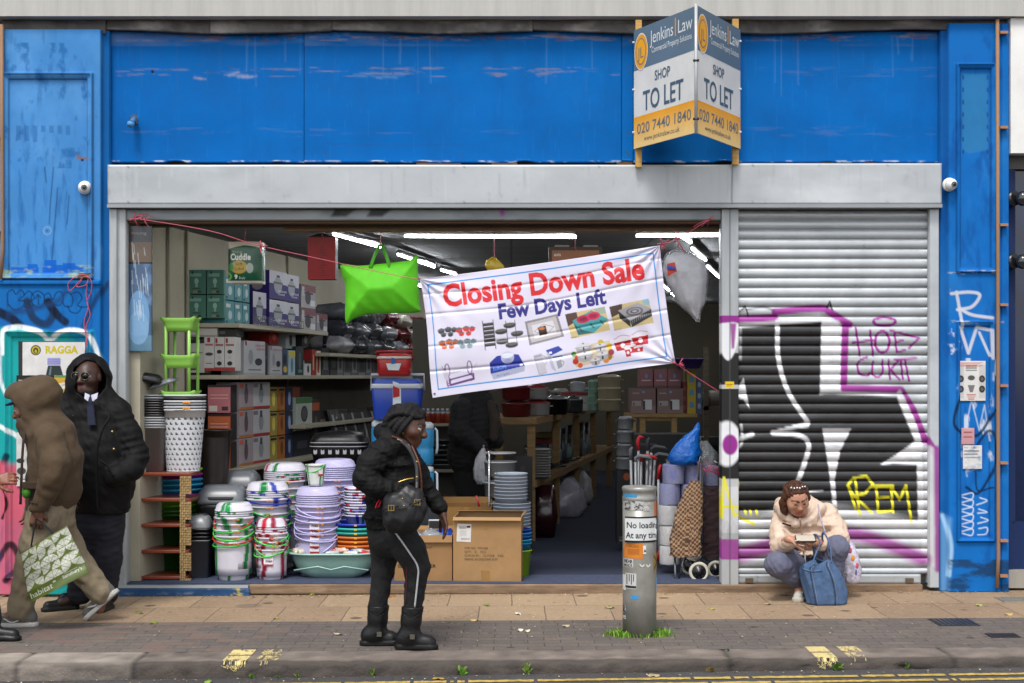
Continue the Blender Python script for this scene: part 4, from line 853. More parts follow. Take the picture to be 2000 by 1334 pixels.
def perforated(label,cx,Y,z0,r0,r1,h,col,hole='#3a3a3c',nr=8,nc=30,group=None,holes=True,cat='basket',name='laundry_basket',rim='#d0d0d2'):
    loc = (wx(cx,Y),Y,z0); mb = MB(col); mb.place(loc)
    # the wall is built as a lattice with real openings
    nz = nr*4; na = nc*4; V = []; fs = []
    for j in range(nz+1):
        t = j/nz; r = r0 + (r1-r0)*t
        for i in range(na): a = 2*math.pi*i/na; V.append((r*math.cos(a),r*math.sin(a)*.8,h*t))
    for j in range(nz):
        for i in range(na):
            jj,ii = j % 4,(i + 2*((j//4) % 2)) % 4
            if holes and 1 <= j < nz-5 and jj in (1,2) and ii in (1,2) and not (jj == 2 and ii == 2): continue
            a = j*na + i; b = j*na + (i+1) % na; fs.append((a,b,b+na,a+na))
    mb.add(V,fs,None,True); mb.rloft([(r0*.99,r0*.8,r0*.8,0),(r0*.99,r0*.8,r0*.8,.006)],n=10); vessel(mb,[(r1*.99,r1*.79,r1*.79,h-.05),(r1,r1*.8,r1*.8,h)],.004,(.008,.012),n=10,col=rim)
    mb.f.pop(0) if 0 else None
    return tagbox(mb,label,cat,loc,PLAS,group,name)
perforated('white perforated laundry basket with leaf-shaped holes, on the brown rack',358,.3,zt - .0,.125,.165,.46,'#c4c6ca',group='white laundry baskets',nr=12,nc=22)
for i,c in enumerate(('#c9cacd','#b5b7ba','#8d9094','#c9cacd','#222326','#c3c5c8')):
    mb = MB(c); loc = (wx(358,.3),.3,zt + .44 + .022*(i+1)); mb.place(loc); vessel(mb,[(.155,.124,.124,-.05),(.165,.132,.132,0)],.004,(.008,.012),n=10)
    if i in (1,3):
        for k in range(3): mb.box(.03 + .02*k,.045 + .02*k,-.146,-.143,-.01,.004,'#e08a1c')
    tagbox(mb,'%s rim of a nested laundry basket, %s above the white perforated one' % ({'#c9cacd': 'white','#b5b7ba': 'pale grey','#8d9094': 'grey','#222326': 'black','#c3c5c8': 'off-white'}[c],ORD[i]),'basket',loc,PLAS,'nested laundry baskets','laundry_basket')
perforated('dark brown woven laundry hamper behind the white baskets',413,.75,FLOOR + .5,.12,.155,.60,'#241c18',holes=False,cat='hamper',name='laundry_hamper',rim='#2b221d')
mb = MB('#2b221d'); loc = (wx(413,.75),.75,FLOOR); mb.place(loc); mb.rloft([(.17,.17,.04,0),(.17,.17,.04,.49)]); tagbox(mb,'dark storage box that the brown hamper stands on','box',loc,PLAS,None,'storage_box')
# scalloped green rack
gr = thing('tiered_rack','lime green three-tier plastic rack with scalloped trays','rack',W(352,785,.3)); Yg = .3; zs = [wz(y,Yg) for y in (636,708,779)]
zbase = zt + .44 + .14
for sx in (-1,1):
    for sy in (-1,1):
        x = wx(352,Yg) + sx*.088 + (.03 if sy > 0 else -.005)*1; MB('#8fc35a').tube([(x,Yg + sy*.07,zbase),(x,Yg + sy*.07,zs[0] + .03)],.0125,10).build('post',PLAS,gr)
for k,z in enumerate(zs):
    mb = MB('#86bb50'); rings = []; q = rrect(1,1,.3,10)
    for t,sc in ((0,0.0),(0,.86),(.35,.92),(.7,1.0),(1,1.16)):
        ang = np.arctan2(q[:,1],q[:,0]); hh = .10*t + (.03*np.cos(ang*4)**2 - .02 if t == 1 else 0)
        rings.append(np.column_stack([wx(353,Yg) + q[:,0]*.12*sc,Yg + q[:,1]*.095*sc,np.full(len(q),z - .045) + hh]))
    mb.loft(rings,cap=(False,False)); o = mb.build('tray',PLAS,gr); md = o.modifiers.new('thick','SOLIDIFY'); md.thickness = .004
# coloured baskets behind the rack
cols = ['#2f5a1c','#3c7020','#56901f','#7fb82c','#a02a86','#2a8bb5','#2a8bb5','#2f93bd','#a02a86','#7fc02c']
nm = {'#2f5a1c': 'dark green','#3c7020': 'green','#56901f': 'green','#7fb82c': 'lime','#a02a86': 'magenta','#2a8bb5': 'blue','#2f93bd': 'blue','#7fc02c': 'lime'}
for i,c in enumerate(cols):
    z = FLOOR + .32 + (0 if i == 0 else .12 + .04*i); mb = MB(c); loc = (wx(345,.68),.68,z if i else FLOOR + .01); mb.place(loc); h = 0
    if i == 0: vessel(mb,[(.16,.16,.159,0),(.205,.205,.204,.44)],.004,(.012,.02))
    else: vessel(mb,[(.19,.19,.189,-.10),(.205,.205,.204,0)],.004,(.012,.02))
    tagbox(mb,'%s round tub, %s in the nested stack behind the brown rack' % (nm[c],lev(i,len(cols))),'tub',loc,PLAS,'coloured tubs behind the brown rack','round_tub')
# small grey pedal bins
def small_bin(mb,i):
    mb.col = L(('#5a5c60','#17181a','#17181a','#17181a')[i]); vessel(mb,[(.07,.075,.02,0),(.088,.095,.025,.285)],.003,(.004,.012))
nested(4,391,.3,FLOOR,.028,small_bin,'waste_bin',lambda i: ('small grey bin standing on the floor beside the brown rack','black bin nested lowest inside the small grey bin','black bin nested second inside the small grey bin','black bin nested topmost inside the small grey bin')[i],'bin','small nested bins')
def swing_lid(label,cx,cy,Y,w,d,h,par=None):
    loc = W(cx,cy,Y); mb = MB('#75787c'); mb.place(loc); mb.rloft([(w,d,.04,0),(w*1.02,d*1.02,.045,.02),(w*.98,d*.95,.05,h*.45),(w*.8,d*.72,.05,h*.85),(w*.6,d*.5,.04,h)])
    mb.rloft([(w*.62,d*.5,.03,h),(w*.5,d*.38,.03,h+.008)],(0,-.0,0),'#35373a'); return tagbox(mb,label,'lid',loc,PLAS,None,'bin_lid')
swing_lid('silver domed lid on the small grey bin stack',391,1032,.3,.09,.096,.105)
for cx,yt,yl,Y,w,lb in ((436,982,950,.55,.175,'nearer silver-topped black swing bin behind the small grey bin'),(459,952,917,.95,.19,'further silver-topped black swing bin behind the bucket stacks')):
    t = thing('swing_bin',lb,'bin',(wx(cx,Y),Y,FLOOR)); z = wz(yt,Y); mb = MB('#121315'); mb.place((wx(cx,Y),Y,FLOOR)); mb.rloft([(w*.75,w*.6,.04,0),(w,w*.85,.05,z - FLOOR - .03),(w*1.03,w*.88,.05,z - FLOOR)]); mb.build('body',PLAS,t)
    mb = MB('#63666b'); mb.place((wx(cx,Y),Y,z)); mb.rloft([(w*1.04,w*.9,.05,0),(w*1.04,w*.9,.05,.03),(w*.98,w*.75,.05,.09),(w*.75,w*.5,.04,.14)]); ld = mb.build('lid',PLAS,t)
    mb = MB('#1b1c1f' if cx < 450 else '#6e7276'); mb.place((wx(cx,Y) + .01,Y - w*.62,z + .075),0,.75); mb.rloft([(w*.62,.065,.03,0),(w*.58,.06,.03,.012)]); mb.build('flap',PLAS,ld)
# ---- buckets
def handle(mb,r,z,ang,drop,col,n=14):
    P = []
    for i in range(n+1):
        a = math.pi*i/n; x = r*math.cos(a); y = -r*math.sin(a)*math.cos(drop)*1.02; P.append((x*math.cos(ang) - y*math.sin(ang),x*math.sin(ang) + y*math.cos(ang),z - r*math.sin(a)*math.sin(drop)))
    mb.tube(P,.006,6,col)
def bucket_stack(nm,cx,Y,r0,r1,h,n,dz,base,cols,nflip,m,z0=FLOOR,hcol=None,every=1,lab=None,seed=0,grp=None):
    for i in range(n):
        loc = (wx(cx,Y) + rng.normal(0,.002),Y,z0 + dz*i); t = thing('bucket','%s, %s bucket' % (nm,lev(i,n)),'bucket',loc,grp or nm + ' stack')
        mb = MB(base); mb.place(loc,rng.uniform(-.3,.3)); nk = 20 if i == 0 and cols else 5; ra = r0 if i == 0 else r1*.95; P = [rnd(ra + (r1-ra)*k/nk,h*k/nk) for k in range(nk+1)]
        vessel(mb,P,.003,(.008,.012),n=20 if cols else 9,pat=marble(base,cols,seed + i) if cols else None); mb.M = None; mb.place(loc)
        for k in range(2):
            if cols or i: mb.box(.02 + .03*k,.04 + .03*k,-r1 - .011,-r1 - .0085,h - .006,h + .004,'#d88a1a')
        pl = mb.build('pail',m,t)
        if lab and i in lab:
            q = MB('#d8d4dc'); q.place(loc); w = .035
            for a,b in ((-.5,.45),): q.quad([(-w,-r1*.985 - .003,h*.55),(w,-r1*.985 - .003,h*.55),(w,-r1 - .001,h*.78),(-w,-r1 - .001,h*.78)]);
            q.text('max',(-.02,-r1 - .003,h*.63),(1,0,0),(0,0,1),.03,'#2a1a1c',.02); q.quad([(-w,-r1*.985 - .0045,h*.5),(w,-r1*.985 - .0045,h*.5),(w,-r1*.985 - .0045,h*.56),(-w,-r1*.985 - .0045,h*.56)],'#a32a2c'); q.build('label',PAPER,pl)
        if hcol and i % every == 0:
            q = MB(); q.place(loc); handle(q,r1 + .012,h*.97,rng.uniform(-.8,.8),rng.uniform(.1,.8),hcol[i % len(hcol)]); q.build('handle',PLAS,t)
    zt_ = z0 + dz*(n-1) + h + .012
    for i in range(nflip):
        loc = (wx(cx,Y),Y,zt_ + .016*i); mb = MB(base); mb.place(loc,rng.uniform(0,6)); R_ = r1*.98
        vessel(mb,[rnd(R_*.55,0),rnd(R_*.78,.004),rnd(R_*.92,.02),rnd(R_,.06)],.003,(.004,.008),n=18 if cols else 9,flip=True,pat=marble(base,cols,seed + 40 + i,6) if cols else None)
        setp(mb.build('basin',m,base=loc),'%s, %s upturned basin' % (nm,lev(i,nflip)),'basin',(grp or nm + ' stack') + ' basins')
WHT = '#d2cfda'
bucket_stack('green marbled white bucket, front left stack',457,.2,.108,.142,.285,5,.045,WHT,['#0f7a3a','#15914a','#0f7a3a'],4,TRANSL,hcol=['#2fae3c','#b5301f','#4fc24a'],seed=1)
bucket_stack('red marbled white bucket, front right stack',530,.22,.09,.117,.225,5,.03,WHT,['#a5142c','#b81f35','#8c1030'],4,TRANSL,hcol=['#4fc24a','#3fae4a','#a5142c'],lab=(0,),seed=11)
bucket_stack('white bucket marbled blue behind the front pair',523,.56,.125,.165,.3,6,.055,WHT,['#1c2f9c','#24389f','#0f7a3a'],5,TRANSL,hcol=['#2fae3c','#1c2f9c'],seed=21)
bucket_stack('red-green marbled white bucket, rear stack',557,.95,.13,.17,.3,8,.055,WHT,['#a5142c','#0f7a3a'],6,TRANSL,hcol=['#2fae3c'],every=3,seed=31)
bucket_stack('plain lilac bucket, front lilac stack',620,.45,.125,.165,.28,7,.042,'#bab4d8',None,6,TRANSL,hcol=['#b3acd8'],lab=(0,1,2,3,4,5),seed=41)
bucket_stack('plain lilac bucket, rear lilac stack',654,.85,.13,.168,.3,10,.045,'#bab5da',None,7,TRANSL,hcol=['#a79fd6'],every=4,seed=51)
zl = wz(948,.42); loc = (wx(617,.42),.42,zl); t = thing('toy_bucket','small white and green bucket standing on top of the front lilac stack','bucket',loc); mb = MB('#d6dad6'); mb.place(loc); vessel(mb,[rnd(.055 + .022*k/8,.155*k/8) for k in range(9)],.003,(.005,.01),n=8,pat=marble('#d6dad6',['#128a3c'],4,4)); mb.build('pail',TRANSL,t)
mb = MB('#3fb04a'); mb.place(loc); handle(mb,.083,.155,-.6,.7,'#3fb04a'); mb.build('handle',PLAS,t); mb = MB('#d8d4dc'); mb.place(loc); mb.quad([(.03,-.073,.09),(.06,-.056,.09),(.062,-.06,.14),(.032,-.077,.14)]); mb.quad([(.03,-.0735,.075),(.06,-.0565,.075),(.061,-.058,.092),(.031,-.075,.092)],'#a32a2c'); mb.build('label',PAPER,t)
CB = ['#b8b2d8','#1d3aa8','#c8641e','#cc6a20','#d06c22','#2c9a90','#36a89c','#2038a0']
for i,c in enumerate(CB):
    r = .165 + .002*i; loc = (wx(697,.5),.5,FLOOR + .16 + .033*i); mb = MB(c); mb.place(loc); vessel(mb,[rnd(r*.8,-.1),rnd(r,0)],.003,(.01,.016),n=8); mb.box(.0,.02,-r-.014,-r-.0105,-.004,.008,'#d8a01a')
    tagbox(mb,'%s round basin, %s of the coloured basins behind the baby bath' % ({'#b8b2d8': 'lilac','#1d3aa8': 'blue','#2038a0': 'dark blue'}.get(c,'orange' if c[1] in 'cd' else 'teal'),lev(i,8)),'basin',loc,PLAS,'coloured basins','basin')
for i in range(11):
    r = .125; loc = (wx(704,.55),.55,FLOOR + .45 + .021*i); mb = MB('#cfcde0'); mb.place(loc); vessel(mb,[rnd(r*.8,-.06),rnd(r,0)],.003,(.006,.01),n=8,pat=marble('#cfcde0',['#a5142c','#1c2f9c','#0f7a3a'],70 + i,5))
    tagbox(mb,'white speckled bowl, %s of the pile over the coloured basins' % lev(i,11),'bowl',loc,PLAS,'white speckled bowls','bowl')
# baby bath and sweets packets
loc = FL(648,1131) + (0,.16,0); mb = MB('#8fb3a8'); mb.place(loc); vessel(mb,[(.2,.12,.1,0),(.27,.16,.13,.05),(.31,.19,.16,.13),(.325,.205,.17,.19)],.005,(.035,.012),n=8)
mb.tube([(-.28,-.188,.07),(-.1,-.205,.1),(0,-.2,.075),(.1,-.205,.1),(.28,-.188,.07)],.006,6); tagbox(mb,'mint green plastic baby bath on the shop threshold','bath',loc,PLAS,None,'baby_bath')
g = np.random.default_rng(8)
for i in range(14):
    c = ['#c9bfae','#a8aeb0','#b3202c','#c8a99a','#a33a44'][i % 5]; b = loc + (-.26 + .52*i/13,g.uniform(-.1,.08),.16 + g.uniform(0,.02)); mb = MB(c); mb.place(b,g.uniform(0,3),g.uniform(-.3,.3)); mb.rloft([(.05,.03,.01,0),(.06,.042,.015,.018),(.045,.03,.01,.036)],n=3); V = np.array(mb.v); mb.v = list(map(tuple,V + g.normal(0,.004,V.shape)))
    tagbox(mb,'%s cellophane packet in the baby bath, %s from its left end' % (['cream','clear grey','red','pinkish','dull red'][i % 5],ORD[i]),'packet',b,mat('glossy_wrap',.15),'packets in the baby bath','packet')
# pet carrier on a dark box
t = thing('pet_carrier','black plastic pet carrier with white cat faces behind the lilac buckets','carrier',(wx(664,1.25),1.25,wz(905,1.25))); b = np.array((wx(664,1.25),1.25,wz(905,1.25)))
mb = MB('#131315'); mb.place(b); mb.rloft([(.2,.15,.06,0),(.225,.17,.07,.13),(.235,.18,.08,.15)]); mb.build('base_shell',PLAS,t)
mb = MB('#161618'); mb.place(b); mb.rloft([(.235,.18,.08,.152),(.23,.17,.08,.2),(.19,.14,.07,.25),(.1,.07,.05,.27)]); mb.build('top_shell',PLAS,t)
mb = MB('#a5a5a5'); mb.place(b); mb.rloft([(.238,.183,.08,.145),(.238,.183,.08,.152)],cap=(False,False)); mb.rloft([(.236,.178,.08,.176),(.235,.177,.08,.182)],cap=(False,False)); mb.build('rim_band',PLAS,t)
mb = MB('#b5b5b5'); mb.place(b)
for k in range(7): x = -.18 + .06*k; mb.quad([(x-.013,-.176,.085),(x+.013,-.176,.085),(x+.015,-.178,.11),(x+.012,-.179,.125),(x,-.178,.112),(x-.012,-.179,.125),(x-.015,-.178,.11)])
mb.build('cat_face_print',PLAS,t)
mb = MB('#19191b'); mb.box(b[0]-.25,b[0]+.25,1.0,1.4,FLOOR,b[2]-.002); tagbox(mb,'dark crate under the black pet carrier','crate',(b[0],1.2,FLOOR),PLAS,None,'storage_crate',.01)
# cool boxes and jugs
def coolbox(label,cx,y0,y1,Y,w,d,body,lid,hcol,ribs,group=None):
    z0,z1 = wz(y1,Y),wz(y0,Y); h = z1-z0; t = thing('cool_box',label,'cool box',(wx(cx,Y),Y,z0)); b = (wx(cx,Y),Y,z0)
    mb = MB(body); mb.place(b); hb = h*.74; mb.rloft([(w*.9,d*.9,.03,0),(w,d,.03,hb)])
    if ribs:
        for k in range(5): zz = hb*(.12 + .08*k); mb.rloft([(w*.93 + .006,d*.93 + .006,.03,zz),(w*.93 + .006,d*.93 + .006,.03,zz + .008)])
    bd = mb.build('body',PLAS,t,bev=.004)
    mb = MB(lid); mb.place(b); mb.rloft([(w*1.03,d*1.03,.03,hb+.002),(w*1.03,d*1.03,.03,hb + h*.1),(w*.98,d*.98,.03,h*.86)]); mb.build('rim',PLAS,t,bev=.003)
    mb = MB(body); mb.place(b); mb.rloft([(w*.97,d*.97,.03,h*.862),(w*.92,d*.9,.03,h*.98)]); mb.build('lid',PLAS,t,bev=.004)
    mb = MB(hcol); mb.place(b); mb.tube([(-w*1.06,0,h*.7),(-w*1.06,-.02,h*1.08),(w*1.06,-.02,h*1.08),(w*1.06,0,h*.7)],.011,8); mb.build('handle',PLAS,t)
    mb = MB('#c8d0d6'); mb.place(b); x = w*.45; mb.quad([(-x*.7,-d-.004,hb*.35),(x*.7,-d-.004,hb*.35),(x,-d-.004,hb*.75),(-x,-d-.004,hb*.75)] if ribs else [(-x*.3,-d-.003,hb*.25),(x*.45,-d-.003,hb*.35),(x*.4,-d-.003,hb*1.15),(-x*.3,-d-.003,hb*1.25)]); mb.quad([(-x*.28,-d-.006,hb*.7),(x*.3,-d-.006,hb*.75),(x*.3,-d-.006,hb*1.0),(-x*.28,-d-.006,hb*1.1)],'#a3262a' if not ribs else '#2a5fa0'); mb.build('label',PAPER,bd)
coolbox('small red cool box with white rim on top of the blue one',771,690,735,.95,.135,.11,'#a3141a','#b9b2aa','#8a1218',True)
coolbox('large blue cool box with white rim under the red one',777,738,818,.95,.2,.16,'#143a9c','#b4bac4','#b4bac4',False)
for k,(cx,y0,y1,lb) in enumerate(((828,824,907,'upper sky-blue drinks jug beside the walking woman'),(828,909,988,'second sky-blue drinks jug, under the upper one'),(745,820,905,'sky-blue drinks jug behind the walking woman, under the blue cool box'),(745,907,988,'lower sky-blue drinks jug hidden mostly behind the walking woman'))):
    Y = .95; z0,z1 = wz(y1,Y),wz(y0,Y); h = z1-z0; b = (wx(cx,Y),Y,z0); t = thing('drinks_jug',lb,'jug',b,'sky-blue drinks jugs')
    mb = MB('#2a83b5'); mb.place(b); mb.lathe([(.07,0),(.078,.01),(.08,h*.35),(.075,h*.4),(.082,h*.44),(.082,h*.8),(.075,h*.84)],24); mb.build('body',PLAS,t)
    mb = MB('#b9c2c8'); mb.place(b); mb.lathe([(.078,h*.842),(.08,h*.87),(.078,h*.95),(.055,h)],24); mb.build('lid',PLAS,t)
    mb = MB('#b9c2c8'); mb.place(b); mb.tube([(.085,0,h*.85),(.105,0,h*.8),(.108,0,h*.4),(.1,0,h*.25)],.01,8); mb.build('handle',PLAS,t)
mb = MB('#22262b'); mb.box(wx(715,1),wx(870,1),.78,1.15,FLOOR,wz(988.5,.95)); tagbox(mb,'dark base crate under the sky-blue jugs','crate',(wx(790,1),.95,FLOOR),PLAS,None,'storage_crate',.01)
# ---- kraft boxes
def kraft(label,px0,px1,pyt,pyb,Y,dep,col,flaps,prints,rz=0):
    w = wl(px1-px0,Y); h = wl(pyb-pyt,Y); loc = np.array((wx(px0,Y),Y,wz(pyb,Y))); loc[2] = max(loc[2],FLOOR + .002); t = thing('cardboard_box',label,'cardboard box',loc,'open brown cartons')
    mb = MB(col); mb.place(loc,rz); e = .006
    for (x0,x1,y0,y1) in ((0,w,0,e),(0,w,dep-e,dep),(0,e,e,dep-e),(w-e,w,e,dep-e)): mb.box(x0,x1,y0,y1,.008,h)
    mb.box(0,w,0,dep,0,.008); mb.build('walls',KRAFT,t)
    for x0,x1,y0,y1,dx,dy in flaps:
        q = MB(col); q.place(loc,rz); V = [(x0*w,y0*dep,h+.001),(x1*w,y1*dep,h+.001),(x1*w + dx,y1*dep + dy[0],h + dy[1]),(x0*w + dx*.3,y0*dep + dy[0],h + dy[1])]; q.quad(V); o = q.build('flap',KRAFT,t); md = o.modifiers.new('thick','SOLIDIFY'); md.thickness = .005
    q = MB(col); q.place(loc,rz); prints(q,w,h); q.build('print',PAPER,t); return loc,w,h
def pr_big(q,w,h):
    q.quad([(.05*w,-.002,.63*h),(.26*w,-.002,.62*h),(.27*w,-.002,.9*h),(.06*w,-.002,.91*h)],'#c4c2bf')
    for k in range(9): q.quad([((.09 + .012*k)*w,-.003,.83*h),((.094 + .012*k + .003*(k % 2))*w,-.003,.83*h),((.094 + .012*k)*w,-.003,.87*h),((.09 + .012*k)*w,-.003,.87*h)],'#222222')
    q.quad([(.2*w,-.0031,.845*h),(.255*w,-.0031,.845*h),(.255*w,-.0031,.875*h),(.2*w,-.0031,.875*h)],'#222222'); q.text('DURANE',(.24*w,-.0031,.66*h),(-1,0,0),(0,0,1),.035*h,'#333333',.0,.12*w)
    for k in range(3): q.quad([(.1*w,-.0032,(.79-.03*k)*h),(.2*w,-.0032,(.79-.03*k)*h),(.2*w,-.0032,(.795-.03*k)*h),(.1*w,-.0032,(.795-.03*k)*h)],'#8a8a8a')
    for k,(s,wd) in enumerate((('ITEM NO.: YM3106B',.34),('QTY.   8    PCS',.31),('G.W./N.W.:   12.1/10.8    KGS',.57),('MEANS: 60.5X50.5X47.5CM',.48))): q.text(s,(.17*w,-.002,(.51 - .058*k)*h),(1,0,0),(0,0,1),.05*h,'#4a3a2a',0,wd*w)
    q.quad([(.43*w,-.0022,.82*h),(.52*w,-.0022,.82*h),(.52*w,-.0022,.97*h),(.43*w,-.0022,.97*h)],'#94703f'); q.quad([(.42*w,-.0022,0),(.53*w,-.0022,0),(.54*w,-.0022,.17*h),(.41*w,-.0022,.18*h)],'#8c6838'); q.quad([(.0,-.0021,.0),(w,-.0021,0),(w,-.0021,.012*h),(0,-.0021,.02*h)],'#7a5a32')
kraft('largest open brown carton with printed item number',885,1018,1012,1137,.06,.46,'#93724a',((0,1,.0,.0,.0,(-.035,-.02)),(1,1,0,1,.03,(0,.012)),(0,1,1,1,0,(-.05,.012))),pr_big,-.05)
def pr_left(q,w,h):
    q.text('ional*',(.55*w,-.002,.72*h),(1,0,0),(0,0,1),.06*h,'#2a2018'); q.text('SLOW COOKER',(.06*w,-.002,.3*h),(1,0,0),(0,0,1),.1*h,'#241a12',.012,.66*w); q.text('NEW',(.45*w,-.002,.18*h),(1,0,0),(0,0,1),.09*h,'#241a12',.012)
lb_,lw,lh = kraft('open brown carton of bagged goods left of the largest carton',770,883,1047,1136,.09,.4,'#8a6841',((0,1,0,0,0,(-.02,-.05)),(0,1,1,1,0,(.03,.03))),pr_left)
for k,(dx,c,n_) in enumerate(((.12,'#8b9096','crumpled clear'),(.27,'#7b8086','grey'),(.36,'#1f3f9c','blue'))):
    b = lb_ + (dx,.1 + .05*k,lh - .03); mb = MB(c); mb.place(b); mb.ell((0,0,0),(.09,.08,.06),12,8); V = np.array(mb.v); mb.v = list(map(tuple,V + rng.normal(0,.008,V.shape))); tagbox(mb,n_ + ' plastic-wrapped bundle sticking out of the left carton','bundle',b,mat('glossy_wrap',.15),None,'wrapped_bundle')
kraft('brown carton set further back behind the largest one',862,960,990,1060,.8,.35,'#85602f',((0,1,1,1,0,(.02,.05)),(0,0,0,1,-.03,(0,.05))),lambda q,w,h: q.quad([(.45*w,-.002,.5*h),(.55*w,-.002,.5*h),(.55*w,-.002,h),(.45*w,-.002,h)],'#946b38'))
mb = MB('#a82a3a'); mb.tube([W(936,990,.95),W(930,968,.97)],.008,8); tagbox(mb,'red stick poking out of the rear brown carton','stick',W(936,990,.95),PLAS,None,'stick')
mb = MB('#c4c4c6'); b = W(850,1040,.5); mb.place(b); mb.box(-.05,.03,0,.02,-.06,.1); mb.box(-.03,.02,-.003,0,-.04,.02,'#b03a1c'); mb.box(-.048,.028,-.003,0,.03,.09,'#1c1a1c'); tagbox(mb,'small orange and black packet standing behind the left carton','packet',b,CARD,None,'packet',.002)
# clear tubs
def tub(cx,Y,r0,r1,h,z,col,m,label,grp,name='tub'):
    loc = (wx(cx,Y),Y,z); mb = MB(col); mb.place(loc); vessel(mb,[rnd(r0,0),rnd(r1,h)],.003,(.006,.008),n=8); setp(mb.build(name,m,base=loc),label,'tub',grp)
for i in range(16): tub(998 if i > 7 else 1000,.72,.122 if i > 7 else .139,.128 if i > 7 else .145,.18,FLOOR + .16 + .027*i + (.015 if i > 7 else 0),'#b7c1cd',TRANSL,'clear pale blue tub, %s in the tall pile behind the largest carton' % lev(i,16),'clear tub pile')
mb = MB('#30343a'); mb.box(wx(970,.7),wx(1030,.7),.58,.86,FLOOR,FLOOR + .16); tagbox(mb,'low dark crate under the clear tub pile','crate',(wx(1000,.7),.7,FLOOR),PLAS,None,'storage_crate',.01)
for i,(c,n_) in enumerate((('#8fb51c','lime'),('#2478b0','blue'),('#2a9ab8','turquoise'),('#1d4fa0','dark blue'),('#2a8ac0','sky blue'),('#1a3f94','navy'))): tub(1012,.36,.08,.1,.2 if i == 0 else .1,FLOOR + (0 if i == 0 else .09 + .026*i + (.04)),c,PLAS,'%s tub in the small pile right of the largest carton' % n_,'small coloured tubs')
# ---- round white vegetable rack
t = thing('rotating_rack','white round tiered vegetable rack behind the cartons','rack',(wx(977,1.25),1.25,FLOOR)); b = (wx(977,1.25),1.25,FLOOR)
for k in range(5):
    z = wz(1058 - 40*k,1.25) - FLOOR; mb = MB('#a9abad'); mb.place(b); vessel(mb,[rnd(.125,z-.13),rnd(.132,z-.02)],.004,(.006,.012),n=9); mb.build('tier',PLAS,t)
MB('#b4b6b8').place(b).tube([(-.09,-.12,0),(-.09,-.12,wz(884,1.25) - FLOOR + .02)],.009,8).build('pole',STEEL,t); MB('#b4b6b8').place(b).lathe([(.13,wz(886,1.25)-FLOOR),(.133,wz(886,1.25)-FLOOR+.012)],24).build('top_ring',PLAS,t)
def tall_box(label,x0,x1,y0,y1,Y,dep,col,prints=(),txt=(),name='carton'): carton(label,(wx(x0,Y),Y,max(FLOOR,wz(y1,Y))),wl(x1-x0,Y),dep,wl(y1-y0,Y),col,prints,0,None,name,txt=txt)
tall_box('tall black carton with faint symbols beside the white rack',1006,1040,892,1066,1.7,.15,'#0f0f12',[('fo',.3,.82,.6,.9,'#2c2c30'),('fo',.3,.66,.6,.74,'#2c2c30'),('fo',.3,.5,.6,.58,'#2c2c30')])
# ---- wooden table with pots
tb = thing('timber_table','rough two-deck timber table of pans running back into the shop','table',(.05,5,FLOOR))
def tdeck(z,th,x0,x1,Y0,Y1,name):
    mb = MB('#7d6240'); s = lambda Y: AD*(Y - 2.69); V = []
    for zz in (z-th,z): V += [(x0 + s(Y0),Y0,zz),(x1 + s(Y0),Y0,zz),(x1 + s(Y1),Y1,zz),(x0 + s(Y1),Y1,zz)]
    mb.add(V,[(0,3,2,1),(4,5,6,7),(0,1,5,4),(1,2,6,5),(2,3,7,6),(3,0,4,7)]); mb.build(name,WOOD,tb)
tdeck(1.215,.06,-.42,.233,2.66,9.6,'top'); tdeck(.63,.06,-.42,.233,2.67,9.6,'lower_deck')
for Y in (2.70,4.25,5.8,7.4,9.2):
    for x in ((.14,-.16) if Y < 3 else (.14,)): xx = x + AD*(Y-2.69); MB('#80663f').box(xx,xx+.075,Y,Y+.05,FLOOR,1.155).build('leg',WOOD,tb)
MB('#80663f').box(AD*1.56 - .1,.2 + AD*1.56,4.24,4.30,FLOOR + .0,FLOOR + .07).build('foot_rail',WOOD,tb)
ZT,ZL = 1.216,.631; DULLP = mat('dull_pot_steel',.32,.3,noise=(6,.08))
def TX(px,Y): return wx(px,Y)
def pot(label,cx,Y,z,w,h,col,lid=None,knob='#222428',sq=False,m=PLAS,grp=None,lobe=True):
    b = (wx(cx,Y),Y,z); t = thing('cooking_pot',label,'pot',b,grp); r = wl(w/2,Y); hh = wl(h,Y); rr = .3 if sq else .999
    mb = MB(col); mb.place(b); mb.rloft([(r*.86,r*.86,r*.86*rr,0),(r*.95,r*.95,r*.95*rr,hh*.12),(r,r,r*rr,hh*.72),(r*1.03,r*1.03,r*1.03*rr,hh*.74)],n=6)
    if lobe:
        for s in (-1,1): mb.box(s*r*1.02 if s > 0 else -r*1.22,r*1.22 if s > 0 else -r*1.02,-.03,.03,hh*.55,hh*.62)
    mb.build('body',m,t); mb = MB(lid or col); mb.place(b); mb.rloft([(r*1.02,r*1.02,r*rr,hh*.745),(r*.98,r*.98,r*rr,hh*.8),(r*.5,r*.5,r*.5*rr,hh*.95)],n=6); mb.build('lid',m,t)
    mb = MB(knob); mb.place(b); mb.lathe([(.012,hh*.95),(.02,hh*1.0),(.018,hh*1.04)],12); mb.build('knob',PLAS,t)
pot('dark red casserole at the front of the table, lower of two',1008,2.95,ZT,58,34,'#4a0c0f',grp='red casseroles'); pot('dark red casserole at the front of the table, upper of two',1008,2.95,ZT + .16,56,32,'#521012',grp='red casseroles')
pot('white-lined red casserole behind the front pair, lower',1048,3.3,ZT,52,33,'#8b8a8a','#6a1518',grp='grey and red casseroles'); pot('white-lined red casserole behind the front pair, upper',1047,3.3,ZT + .16,48,30,'#8f8e8e','#7a1a1c',grp='grey and red casseroles')
